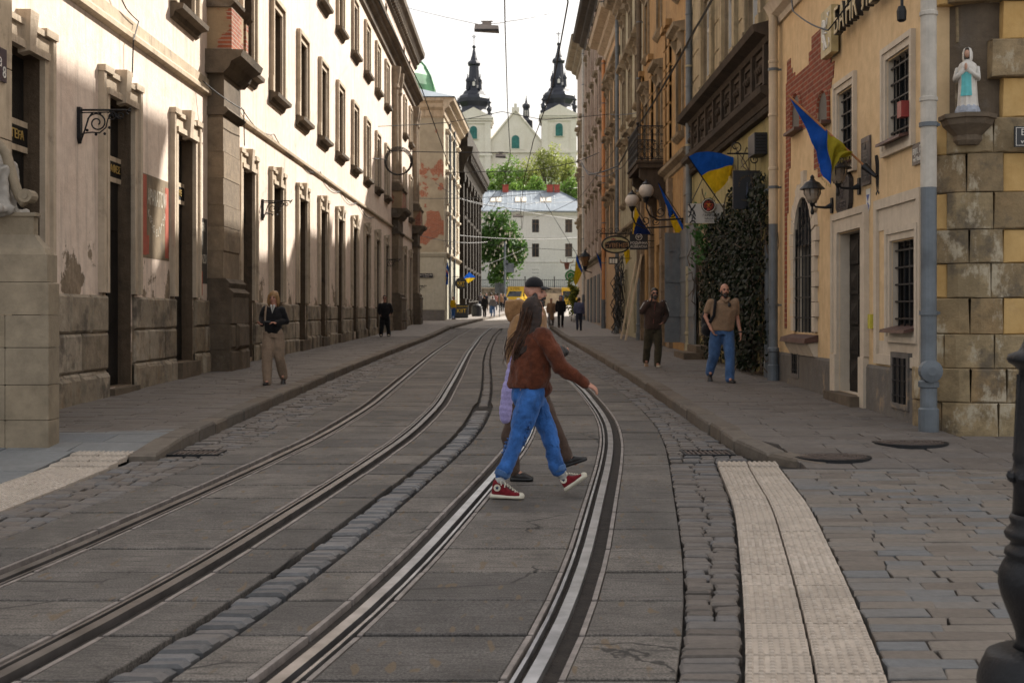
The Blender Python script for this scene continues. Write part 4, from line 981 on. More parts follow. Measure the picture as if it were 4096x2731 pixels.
# ================================================================== row of old houses farther along the right side
M['white_pvc'] = plain('white_window_frame', (.62,.62,.60), .4, 0, .08, 4)
M['ochre'] = plaster('ochre_stucco', (.28,.165,.07), (.40,.255,.115), dirt=(.07,.055,.04), streak=.7, spots=.6)
M['greenish'] = plaster('pale_green_stucco', (.32,.28,.19), (.44,.40,.28), dirt=(.09,.085,.06), streak=.75, spots=.5)
M['peach'] = plaster('peach_stucco', (.48,.30,.16), (.54,.38,.23), dirt=(.2,.13,.08), streak=.35, spots=.25)
M['pinkish'] = plaster('flaking_pink_stucco', (.40,.31,.25), (.52,.42,.35), dirt=(.13,.10,.08), streak=.7, spots=.7)
M['oldtan'] = plaster('old_tan_stucco', (.30,.24,.15), (.42,.35,.23), dirt=(.06,.05,.04), streak=.75, spots=.7)
M['olive'] = plaster('olive_stucco', (.27,.23,.10), (.38,.33,.17), dirt=(.06,.05,.04), streak=.6, spots=.6)
M['sooty'] = plaster('sooty_frieze', (.035,.028,.022), (.085,.064,.048), dirt=(.02,.017,.015), streak=.6, spots=.6)
M['bluedoor'] = plain('dark_blue_door', (.018,.025,.038), .5, 0, .4, 3, .2)
def house(name, lab, s0, s1, H, mat, bays, rows, ground_mat, gops, par_roof=True, eave=.8, eave_m=None, ped=True, wmat=None, gz1=None, rv=.13):
    """bays = list of window centres; rows = (z0,z1,width)"""
    t_ = thing(name, lab, 'building', TRw(s0, 0, 0)); wmat = wmat or M['brownwood']
    ops = [(c-w_/2, c+w_/2, z0, z1, rv) for (z0, z1, w_) in rows for c in bays]+gops
    a = MB(TRw); facade(a, s0, s1, -.1, H, ops); a.box(s0, s1, -9, -.5, -.1, H-.02)
    for s in (s0, s1): a.add([(s,0,-.1),(s,0,H),(s,-.5,H),(s,-.5,-.1)], [(0,1,2,3)])
    a.build('wall', mat, t_)
    for (z0, z1, w_) in rows:
        for c in bays:
            p = MB(TRw); p.box(c-w_/2, c+w_/2, -rv-.09, -rv-.03, z0, z1); o = p.build('window', M['glass'], t_)
            f = MB(TRw); frame4(f, c-w_/2+.06, c+w_/2-.06, -rv-.03, -rv+.05, z0+.06, z1-.06, .06); f.box(c-.05, c+.05, -rv-.03, -rv+.05, z0+.06, z1-.06); zc = z0+(z1-z0)*.68
            f.box(c-w_/2+.06, c-.05, -rv-.03, -rv+.04, zc-.05, zc+.05); f.box(c+.05, c+w_/2-.06, -rv-.03, -rv+.04, zc-.05, zc+.05); f.build('sash', wmat, o)
            f = MB(TRw); frame4(f, c-w_/2, c+w_/2, 0, .07, z0, z1, .15, False)
            if ped:
                f.box(c-w_/2-.15, c+w_/2+.15, 0, .05, z1+.15, z1+.42)
                f.extr([(0,z1+.42),(.12,z1+.44),(.16,z1+.52),(.34,z1+.58),(.36,z1+.68),(0,z1+.74)], c-w_/2-.28, c+w_/2+.28)
                for e in (c-w_/2-.13, c+w_/2+.01): f.extr([(0,z1-.1),(.06,z1-.06),(.10,z1+.1),(.22,z1+.3),(.22,z1+.42),(0,z1+.42)], e, e+.12)
            f.build('surround', M['trim_old'], o)
            q = MB(TRw); q.extr([(0,z0-.22),(.06,z0-.2),(.18,z0-.1),(.2,z0-.03),(0,z0)], c-w_/2-.2, c+w_/2+.2); q.build('sill', M['trim_old'], o)
    if gz1:
        a = MB(TRw); a.extr([(0,gz1-.25),(.06,gz1-.22),(.08,gz1-.1),(.25,gz1),(.27,gz1+.1),(0,gz1+.16)], s0, s1); a.build('belt_cornice', M['trim_old'], t_)
    if par_roof:
        a = MB(TRw); e = eave
        a.extr([(0,H-.9),(.1,H-.85),(.14,H-.55),(e*.45,H-.4),(e*.5,H-.2),(e*.9,H-.1),(e,H+.1),(0,H+.12)], s0, s1); a.build('cornice', eave_m or M['trim_old'], t_)
        r_ = MB(TRw); r_.extr([(e+.03,H+.11),(-4.5,H+2.0),(-9.1,H+.12)], s0, s1); r_.build('roof', M['roofmetal'], t_)
    return t_
M['trim_old'] = plaster('weathered_trim', (.17,.13,.085), (.32,.26,.18), dirt=(.05,.042,.035), streak=.8, spots=.8)
gzr = lambda s: zr(s)+.13
# --- dark house with ivy
g_ops = [(32.4, 33.8, gzr(33)+.3, 3.3, .35), (26.2, 29.0, gzr(27)+.1, 3.4, .5)]
H1 = house('ivy_house', 'tan house with a black ornate frieze and white windows next to the yellow building', 24.38, 36.2, 17.3, M['oldtan'], [26.3, 29.4, 32.8], [(7.35,9.7,1.25),(11.6,13.9,1.2)], None, g_ops, ped=False, wmat=M['white_pvc'], rv=.07)
a = MB(TRw); a.box(24.4, 36.15, 0, .03, -.05, 5.62); 
lower = MB(TRw); facade(lower, 24.4, 36.1, -.05, 5.6, g_ops); lower.v = [(x-.012, y, z) for x, y, z in lower.v]; lower.build('ground_floor_plaster', M['olive'], H1)
a = MB(TRw); a.box(24.4, 36.1, 0, .12, 5.95, 6.75)
for k in range(9):
    s = 24.6+k*1.28; a.box(s, s+.16, .12, .20, 5.98, 6.75)
    frame4(a, s+.40, s+1.02, .12, .16, 6.15, 6.6, .06); 
    for q in range(3): a.ball(TRw(0,0,0) and (s+.5+.2*q, .14, 6.38), .085, 6)
a.extr([(0,6.75),(.16,6.78),(.2,6.88),(.42,6.95),(.46,7.08),(0,7.2)], 24.4, 36.15); a.extr([(0,5.55),(.14,5.6),(.18,5.72),(.3,5.8),(.32,5.92),(0,5.95)], 24.4, 36.15)
for k in range(95): a.box(24.45+k*.123, 24.51+k*.123, .0, .16, 5.44, 5.55)
a.build('frieze', M['sooty'], H1)
for c in (26.3, 29.4, 32.8):
    a = MB(TRw)
    for e in (c-1.05, c+.72): a.box(e, e+.33, 0, .14, 7.22, 10.0); a.box(e-.04, e+.37, 0, .19, 7.2, 7.5)
    a.box(c-1.1, c+1.1, 0, .2, 10.0, 10.35); a.build('window_pilasters', M['oldtan'], H1)
for s0, s1 in ((24.5,25.2),(27.45,28.3),(30.55,31.7),(33.95,35.9)):
    a = MB(TRw); a.box(s0, s1, 0, .03, 7.25, 10.2)
    for k in range(4): a.box(s0, s1, 0, .05, 7.3+k*.72, 7.96+k*.72)
    a.build('rustication', M['oldtan'], H1)
a = MB(TRw); a.box(32.4, 33.8, -.42, -.35, gzr(33)+.3, 3.3); a.build('door', M['dooriron'], H1); a = MB(TRw); frame4(a, 32.4, 33.8, .012, .10, 1.0, 3.3, .24, False); a.box(32.1, 34.1, .012, .16, 3.56, 3.74); a.build('door_surround', M['trim_old'], H1)
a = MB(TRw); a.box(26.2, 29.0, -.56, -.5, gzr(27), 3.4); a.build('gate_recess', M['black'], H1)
pipe(35.7, .15, .09, gzr(35), 2.9, 17.0, H1, M['greenish'], M['zinc'])
pipe(24.75, .10, .06, gzr(24), 2.9, 5.4, H1, M['zinc'], None)
# --- ochre house with balcony
g2 = [(38.0, 39.2, 2.2, 4.4, .3), (43.6, 45.4, gzr(44)+.15, 4.0, .5), (47.4, 48.8, 1.4, 4.3, .35)]
H2 = house('ochre_house', 'ornate ochre house with pedimented windows and an iron balcony', 36.2, 50.3, 15.2, M['ochre'], [38.6, 44.2, 48.4], [(7.0,9.5,1.25),(11.3,13.3,1.15)], None, g2, gz1=6.2)
for s in (36.4, 40.9, 41.9, 46.4, 49.7):
    a = MB(TRw); a.box(s, s+.55, 0, .07, 6.5, 10.8)
    for k in range(7): a.box(s, s+.55, 0, .10, 6.5+k*.62, 7.04+k*.62)
    a.box(s-.05, s+.6, 0, .2, 10.8, 11.0); a.build('quoins', M['ochre'], H2)
for s in (36.3, 40.6, 42.6, 46.1, 49.6):
    z = gzr(s); a = MB(TRw); a.box(s+.02, s+.6, 0, .11, z, 5.7)
    while z < 5.7: a.box(s, s+.62, 0, .14+rnd.uniform(-.01,.015), z+.008, z+.44); z += .45
    a.build('ground_pier', M['pilstone'], H2)
a = MB(TRw); a.box(43.6, 45.4, -.58, -.5, gzr(44)+.1, 4.0); frame4(a, 43.7, 45.3, -.5, -.45, .9, 3.9, .1, False); a.box(44.45, 44.55, -.5, -.44, .8, 3.9); a.build('door', M['bluedoor'], H2)
a = MB(TRw); a.box(38.0, 39.2, -.38, -.3, 2.2, 4.4); a.build('shop_window', M['glass'], H2); a = MB(TRw); a.box(47.4, 48.8, -.42, -.35, 1.4, 4.3); a.build('shop_window', M['glass'], H2)
# balcony
Bs0, Bs1, BD = 42.4, 45.8, .95
a = MB(TRw); a.box(Bs0, Bs1, 0, BD, 6.42, 6.66); a.box(Bs0-.05, Bs1+.05, 0, BD+.05, 6.58, 6.64); bal = a.build('balcony', M['sooty'], H2)
a = MB(TRw)
for s in (Bs0+.15, Bs1-.6): a.extr([(0,5.0),(.12,5.0),(.2,5.4),(.45,5.6),(.5,5.9),(.85,6.15),(.85,6.42),(0,6.42)], s, s+.45)
a.box(Bs0+.6, Bs1-.6, 0, .35, 5.7, 6.42); a.build('balcony_consoles', M['sooty'], bal)
rl = MB(TRw)
def rail_run(p, q, n):
    L = math.hypot(q[0]-p[0], q[1]-p[1]); at_ = lambda f, z: (p[0]+(q[0]-p[0])*f, p[1]+(q[1]-p[1])*f, z)
    for z, r_ in ((6.72,.018),(7.0,.012),(7.5,.012),(7.8,.024)): rl.tube([at_(0,z), at_(1,z)], r_, 5)
    for i in range(n+1): rl.tube([at_(i/n,6.68), at_(i/n,7.8)], .012, 4)
    for i in range(n):
        f = (i+.5)/n; r_ = L/n*.42
        for z0 in (7.64, 7.12, 6.86):
            rl.tube([at_(f+r_/L*math.cos(t*math.pi/5), z0+(.11 if z0 > 7.2 else .10)*math.sin(t*math.pi/5)) for t in range(11)], .010, 4)
        rl.ball(at_(f, 7.3), .035, 5)
rail_run((Bs0, .03), (Bs0, BD), 4); rail_run((Bs0, BD), (Bs1, BD), 12); rail_run((Bs1, .03), (Bs1, BD), 4)
for s in (Bs0, Bs1): rl.ball((s, BD, 7.88), .055, 6)
rl.build('balcony_railing', M['iron'], bal)
pipe(50.1, .16, .10, gzr(50), 3.0, 15.0, H2, M['zinc'], M['darkstone'])
# --- pale green house
g3 = [(53.0, 54.2, gzr(53)+.2, 3.6, .35), (57.4, 58.6, gzr(57)+.2, 3.6, .35)]
H3 = house('pale_green_house', 'pale greenish house with stacked stone window pediments beyond the balcony', 50.3, 61.3, 16.3, M['greenish'], [52.4, 55.6, 58.8], [(6.6,8.8,1.1),(10.2,12.2,1.05),(13.3,14.7,1.0)], None, g3, gz1=5.3)
for s in (53.6, 58.0): a = MB(TRw); a.box(s-.6, s+.6, -.42, -.35, gzr(s)+.1, 3.6); a.build('door', M['bluedoor'], H3)
pipe(61.1, .16, .09, gzr(61), 3.0, 16.0, H3, M['zinc'], M['zinc'])
# --- peach house with deep eave
g4 = [(64.0, 65.2, gzr(64)+.2, 3.5, .35)]
H4 = house('peach_house', 'narrow peach coloured house with a deep sloping eave', 61.3, 71.0, 16.4, M['peach'], [63.6, 66.4, 69.2], [(5.4,7.2,.95),(8.6,10.4,.95),(11.6,13.2,.95)], None, g4, eave=1.0, eave_m=M['ledge'], gz1=14.3)
a = MB(TRw); a.box(64.0, 65.2, -.42, -.35, gzr(64), 3.5); a.build('door', M['dooriron'], H4)
M['orangepipe'] = plain('orange_pipe', (.50,.23,.09), .55, 0, .15, 3)
pipe(70.7, .16, .10, gzr(70), 2.4, 15.6, H4, M['zinc'], M['orangepipe'])
# --- pinkish tall house and the last one
H5 = house('pink_house', 'tall flaking pinkish house with black overhanging roof', 71.0, 92.0, 21.2, M['pinkish'], [73.2, 77.0, 80.8, 84.6, 88.4], [(6.2,8.4,1.1),(9.9,12.0,1.1),(13.4,15.4,1.05),(16.8,18.6,1.0)], None, [], eave=.95, eave_m=M['sooty'], gz1=5.0)
for k in range(6): a = MB(TRw); a.box(71.3+k*3.8, 71.75+k*3.8, 0, .16, 5.3, 20.2); a.build('pilaster_strip', M['pinkish'], H5)
for k in range(5): a = MB(TRw); a.box(72.4+k*3.8, 74.6+k*3.8, 0, .04, gzr(75)+.2, 4.0); a.build('shopfront', M['bluedoor'], H5)
pipe(91.6, .18, .11, gzr(91), 3.0, 20.5, H5, M['zinc'], M['whitepipe'])
H6 = house('end_house', 'last house of the right row with grey overhanging eave above the tram wires', 92.0, 104.5, 21.6, M['pinkish'], [94.5, 98.0, 101.5], [(6.2,8.2,1.0),(10.0,12.0,1.0),(13.8,15.6,1.0)], None, [], eave=1.0, eave_m=M['trim_old'], gz1=5.0)
# unseen chimneys added on the right-hand roofs to throw streak shadows
def chimney(s, d, z0, z1, w_, par):
    a = MB(TRw); a.box(s-w_, s+w_, d-.4, d+.4, z0, z1); a.box(s-w_-.06, s+w_+.06, d-.46, d+.46, z1, z1+.15); a.build('chimney', M['addedchim'], par)
M['addedchim'] = bricks('added_chimney_brick', (.28,.09,.06), (.2,.07,.05), axis='Y')
chimney(45.6, -1.5, 15.5, 18.2, .9, H2); chimney(48.9, -1.5, 15.5, 17.8, .6, H2); chimney(59.0, -1.6, 16.4, 19.2, .7, H3); chimney(66.5, -1.6, 16.8, 19.0, 1.0, H4); chimney(53.5, -1.4, 16.4, 18.1, .5, H3)
# steel shutters folded against the ivy house and stone step
t_ = thing('steel_shutter', 'tall grey steel shutter doors bolted to the wall beside the ivy', 'shutter', TRw(37.4, 0, gzr(37)))
M['steelgrey'] = plaster('worn_grey_steel', (.10,.115,.13), (.17,.185,.20), dirt=(.14,.085,.05), streak=.7, spots=.4, rough=.6)
a = MB(TRw); a.box(34.4, 37.4, .13, .18, .75, 4.0); a.box(34.4, 37.4, .18, .20, 1.5, 1.58); a.box(34.4, 37.4, .18, .20, 2.5, 2.58); a.box(34.4, 37.4, .18, .2, 3.2, 3.28); a.build('wide_leaf', M['steelgrey'], t_)
a = MB(TRw); a.box(37.42, 37.47, .13, .62, .75, 3.95); a.box(37.39, 37.42, .16, .6, 1.5, 1.58); a.box(37.39, 37.42, .16, .6, 2.5, 2.58); a.box(37.38, 37.42, .4, .5, 3.4, 3.45); a.build('folded_leaf', M['steelgrey'], t_)
t_ = thing('stone_steps', 'two worn stone steps below the ivy house door', 'steps', TRw(33, 0, gzr(33))); a = MB(TRw); a.box(32.2, 34.2, .02, .75, gzr(33)-.1, gzr(33)+.16); a.build('lower_step', M['darkstone'], t_); a = MB(TRw); a.box(32.3, 34.0, .02, .42, gzr(33)+.16, gzr(33)+.33); a.build('upper_step', M['darkstone'], t_)
# ================================================================== end of the street
def wp(px, py_, Z): return ((px-1176)/2940*Z, Z, CAM_H+(722.5-py_)/2940*Z)     # measured direction at a known distance -> place
def wall_T(p, q):
    L = math.hypot(q[0]-p[0], q[1]-p[1]); ux, uy = (q[0]-p[0])/L, (q[1]-p[1])/L
    return (lambda s, d, z: (p[0]+ux*s+uy*d, p[1]+uy*s-ux*d, z)), L            # d to the right of p->q
# --- building with the brick scars
M['brickscar'] = bricks('plaster_with_brick_scars', (.42,.13,.07), (.32,.10,.06), (.40,.30,.22), .3, .09, 'X', pl=(.44,.38,.28), thr=.545, nscale=.42)
M['palegreen'] = plaster('pale_banded_render', (.44,.41,.32), (.50,.47,.38), dirt=(.2,.19,.14), streak=.25, spots=.2)
M['sidecream'] = plaster('cream_side_wall', (.52,.46,.34), (.60,.53,.41), streak=.45, spots=.35)
BB = thing('brick_scarred_building', 'plastered building with bare red brick scars on its gable wall', 'building', (-4.8, 90, 1))
TF, LF = wall_T((-16.0, 90.0), (-4.8, 90.0)); TS, LS_ = wall_T((-4.8, 90.0), (-4.32, 105.0))
a = MB(TF); a.add([(0,0,5.9),(LF,0,5.9),(LF,0,16.4),(0,0,16.4)], [(0,1,2,3)]); a.box(0, LF, -12, -.3, .5, 16.3); a.build('gable_wall', M['brickscar'], BB)
a = MB(TF); a.box(0, LF-.02, -.2, .05, 1.9, 5.6)
for k in range(8): a.box(0, LF+.01, .05, .065, 1.95+k*.46, 2.36+k*.46)
a.extr([(0,5.6),(.1,5.62),(.2,5.8),(.22,5.9),(0,5.95)], 0, LF+.2); a.build('ground_floor', M['palegreen'], BB)
a = MB(TF); a.box(0, LF+.06, -.2, .10, .6, 1.9); a.build('plinth', M['greyplinth'], BB)
ops = []
for s in (2.2, 5.6, 9.0, 12.4):
    for z0, z1 in ((6.6,8.5),(9.6,11.5),(12.6,14.4)): ops.append((s-.5, s+.5, z0, z1, .2))
a = MB(TS); facade(a, 0, LS_, 5.9, 16.4, ops); a.build('side_wall', M['sidecream'], BB)
ops2 = [(s-.6, s+.6, 1.9, 4.4, .25) for s in (2.2, 5.6, 9.0, 12.4)]
a = MB(TS); facade(a, 0, LS_, .6, 5.9, ops2); a.build('side_ground_floor', M['palegreen'], BB)
for (s0, s1, z0, z1, d) in ops:
    p = MB(TS); p.box(s0, s1, -.25, -.2, z0, z1); o = p.build('window', M['glass'], BB)
    f = MB(TS); frame4(f, s0, s1, 0, .07, z0, z1, .12, False); f.extr([(0,z1+.12),(.12,z1+.2),(.28,z1+.3),(.28,z1+.4),(0,z1+.45)], s0-.25, s1+.25); f.box(s0-.2, s1+.2, 0, .18, z0-.15, z0); f.build('surround', M['trim'], o)
for (s0, s1, z0, z1, d) in ops2: p = MB(TS); p.box(s0, s1, -.3, -.25, z0, z1); p.build('shop_window', M['glass'], BB)
a = MB(TS); a.extr([(0,5.7),(.1,5.72),(.22,5.85),(.22,5.95),(0,6.0)], 0, LS_); a.build('belt_course', M['trim_old'], BB)
a = MB(TS); pr_ = [(0,15.4),(.1,15.5),(.15,15.9),(.45,16.1),(.5,16.35),(.75,16.5),(.8,16.7),(0,16.75)]; a.extr(pr_, -.7, LS_)
b_ = MB(TF); b_.extr(pr_, 0, LF+.02); a.v += b_.v; n0 = len(a.v)-len(b_.v); a.f += [tuple(i+n0 for i in f) for f in b_.f]; a.m += b_.m; a.build('cornice', M['ledge'], BB)
a = MB(); P = lambda s, d, z: TS(s, d, z)
a.add([TF(0,.85,16.76), TS(-.85,.85,16.76), TS(LS_,.85,16.76), TF(0,-13,16.76), (-8.5,94.5,18.6), (-8.3,101,18.6), (-16,94.5,18.6)], [(0,1,4,6),(1,2,5,4),(2,3,5),(3,6,4,5)]); 
M['zincroof'] = plain('zinc_roof', (.24,.28,.32), .55, .2, .15, 1.2); a.build('roof', M['zincroof'], BB)
for s in (4.0, 8.2): 
    x, y, _ = TS(s, .12, 0); a = MB(); a.lathe([(.09,1.1),(.09,15.6)], (x,y,0), 8); a.build('downpipe', M['zinc'], BB)
# --- black sandstone building
M['blackstone'] = plaster('soot_black_stone', (.028,.024,.02), (.06,.05,.04), dirt=(.012,.011,.01), streak=.6, spots=.5)
DB = thing('black_stone_building', 'soot black stone palace with tall pilasters and heavy cornice', 'building', (-4.0, 106, 1.3))
TD, LD = wall_T((-4.35, 105.2), (-3.5, 131.0))
ops = [(2.5+4.2*k, 3.9+4.2*k, z0, z1, .4) for k in range(6) for z0, z1 in ((3.0,5.2),(6.6,9.4),(10.6,12.8))]
a = MB(TD); facade(a, 0, LD, .8, 14.6, ops); a.box(0, LD, -10, -.6, .8, 14.5); a.add([(0,0,.8),(0,0,14.6),(0,-.6,14.6),(0,-.6,.8)], [(0,1,2,3)]); a.build('wall', M['blackstone'], DB)
for (s0, s1, z0, z1, d) in ops:
    p = MB(TD); p.box(s0, s1, -.5, -.4, z0, z1); o = p.build('window', M['glass'], DB); f = MB(TD); frame4(f, s0, s1, 0, .15, z0, z1, .2); f.extr([(0,z1+.2),(.3,z1+.3),(.35,z1+.5),(0,z1+.55)], s0-.4, s1+.4); f.build('surround', M['blackstone'], o)
for k in range(7):
    s = .6+4.2*k; a = MB(TD); a.box(s, s+1.0, 0, .5, 1.0, 2.9); a.box(s+.1, s+.9, 0, .32, 2.9, 12.6); a.box(s-.05, s+1.05, 0, .45, 12.6, 13.3); a.build('pilaster', M['blackstone'], DB)
a = MB(TD); a.extr([(0,13.3),(.42,13.35),(.5,13.9),(.7,14.1),(.8,14.5),(1.1,14.8),(1.2,15.3),(0,15.4)], -.5, LD+.8)
for k in range(26): a.box(.1+k, .5+k, .45, 1.0, 14.1, 14.75)
a.build('cornice', M['blackstone'], DB); a = MB(TD); a.box(0, LD, -8, .7, 15.4, 16.2); a.box(4, LD-6, -8, .5, 16.2, 17.4); a.build('attic', M['blackstone'], DB)
a = MB(TD); z = 2.9
a.tube([(1.0, .7, 2.6), (LD*.5, .7, 2.8)], .05, 5)
for k in range(11): a.tube([(1.2+k*1.05, .7, 1.2), (1.2+k*1.05, .7, 2.68)], .04, 4)
a.build('balustrade', M['blackstone'], DB)
# --- white building with the blue-grey roof
M['whitewall'] = plaster('dull_white_render', (.62,.60,.56), (.70,.68,.63), dirt=(.3,.28,.25), streak=.25, spots=.15)
WB = thing('white_building', 'long pale building with blue grey metal roof across the square', 'building', (1, 167, 4.8))
TW_, LW = wall_T((-26, 167), (10.6, 167))
wx = [-22.5,-18,-13.5,-9.2,-5.0,-.9,3.07,7.4]
ops = [(x+26-.46, x+26+.46, z0, z1, .2) for x in wx for z0, z1 in ((12.3,14.0),(9.1,10.85),(5.9,7.7))]
a = MB(TW_); facade(a, 0, LW, 3.5, 15.0, ops); a.box(0, LW, -11, -.4, 3.5, 14.9); a.build('wall', M['whitewall'], WB)
a = MB(TW_); a.box(0, LW, 0, .08, 8.4, 8.55); a.box(0, LW, 0, .08, 11.55, 11.7); a.extr([(0,14.5),(.1,14.55),(.35,14.85),(.4,15.05),(0,15.1)], 0, LW+.3)
for k in range(9): a.box(0, LW, 0, .02, 4.4+k*.44, 4.8+k*.44)
a.build('mouldings', M['whitewall'], WB)
for (s0, s1, z0, z1, d) in ops:
    p = MB(TW_); p.box(s0, s1, -.3, -.2, z0, z1); o = p.build('window', M['glass'], WB); f = MB(TW_); m_ = (s0+s1)/2; frame4(f, s0+.06, s1-.06, -.2, -.12, z0+.06, z1-.06, .06); f.box(m_-.04, m_+.04, -.2, -.12, z0, z1); f.box(s0, s1, -.2, -.13, z0+1.1, z0+1.18); f.build('sash', M['brownwood'], o)
a = MB(); e0, rz = 15.08, 18.2
a.add([(-26.4,166.4,e0),(11.1,166.4,e0),(6.3,172.5,rz),(-26.4,172.5,rz),(-26.4,178.6,e0),(11.1,178.6,e0),(-26.4,166.4,e0-.12),(11.1,166.4,e0-.12),(11.1,178.6,e0-.12),(-26.4,178.6,e0-.12)],
      [(0,1,2,3),(3,2,5,4),(1,5,2),(0,6,7,1),(1,7,8,5),(6,9,8,7),(0,3,4,9,6)])
rfo = a.build('roof', M['zincroof'], WB)
a = MB()
for k in range(60):
    x = -26+k*.62
    if x < 6.2: a.tube([(x,166.5,e0+.03),(x,172.4,rz+.015)], .014, 4)
a.tube([(-26.4,172.5,rz+.04),(6.3,172.5,rz+.04),(11.1,166.4,e0+.04)], .08, 5); a.build('roof_seams', M['zincroof'], rfo)
for x in (-10.5,-5.2,.1-.8,-.7+1.6,5.2):
    pass
for px in (1126, 1183, 1241):
    for k in (0, 1):
        x = (px-1176)/2940*169+k*.78; f0, f1 = .42, .66; a = MB(); q = lambda f, u: (x+u, 166.4+6.1*f, e0+(rz-e0)*f+.09)
        a.add([q(f0,0),q(f0,.68),q(f1,.68),q(f1,0)]+[(p[0],p[1]+.02,p[2]-.2) for p in (q(f0,0),q(f0,.68),q(f1,.68),q(f1,0))], [(0,1,2,3),(0,4,5,1),(1,5,6,2),(2,6,7,3),(3,7,4,0)]); o = a.build('skylight', M['trim'], WB)
        b_ = MB(); q2 = lambda f, u: (x+u, 166.4+6.1*f, e0+(rz-e0)*f+.105); b_.add([q2(f0+.03,.07),q2(f0+.03,.61),q2(f1-.03,.61),q2(f1-.03,.07)], [(0,1,2,3)]); b_.build('pane', M['white'], o)
M['redchim'] = plain('red_chimney_paint', (.33,.06,.04), .7, 0, .2, 3)
for px, w_ in ((1161, .40), (1263, .40), (1279, .36)):
    x = (px-1176)/2940*172.5; a = MB(); a.box(x-w_, x+w_, 172.1, 172.9, rz-.4, rz+.75); a.box(x-w_-.06, x+w_+.06, 172.04, 172.96, rz+.75, rz+.85); a.build('chimney', M['redchim'], WB)
# --- terrace, retaining wall and iron fence below it
a = MB(); a.box(-40, 40, 157.3, 186, 2.0, 4.75); struct(a.build('terrace', M['grass']))
RW = thing('retaining_wall', 'low stone retaining wall under the iron fence across the square', 'wall', (0, 157, 3)); a = MB(); blockrow(MB(), 0, .1, 0, 1, 0, 1); 
TR_, _l = wall_T((-36, 157.2), (36, 157.2)); blockrow(a, 0, .2, 0, .2, 0, 1) if False else None
b_ = MB(TR_); blockrow(b_, 18, 60, 2.6, 4.75, .06, 4, .7, 1.4, .04, .02); b_.build('stone_courses', M['plinth'], RW); b_ = MB(); b_.box(-20, 26, 156.95, 157.4, 4.76, 4.9); b_.build('coping', M['ledge'], RW)
FN = thing('iron_fence', 'black iron railing on the retaining wall across the square', 'fence', (0, 157.2, 4.9)); a = MB()
for k in range(190):
    x = -20+k*.24; a.tube([(x,157.2,4.9),(x,157.2,5.95)], .022, 4)
a.build('pickets', M['iron'], FN, recalc=False); a = MB()
for z in (5.0, 5.8): a.box(-20, 26, 157.17, 157.23, z, z+.05)
a.build('rails', M['iron'], FN); a = MB()
for k in range(13): x = -20+k*3.6; a.box(x-.06, x+.06, 157.12, 157.28, 4.9, 6.15); a.ball((x,157.2,6.2), .09, 6)
a.build('fence_posts', M['iron'], FN)
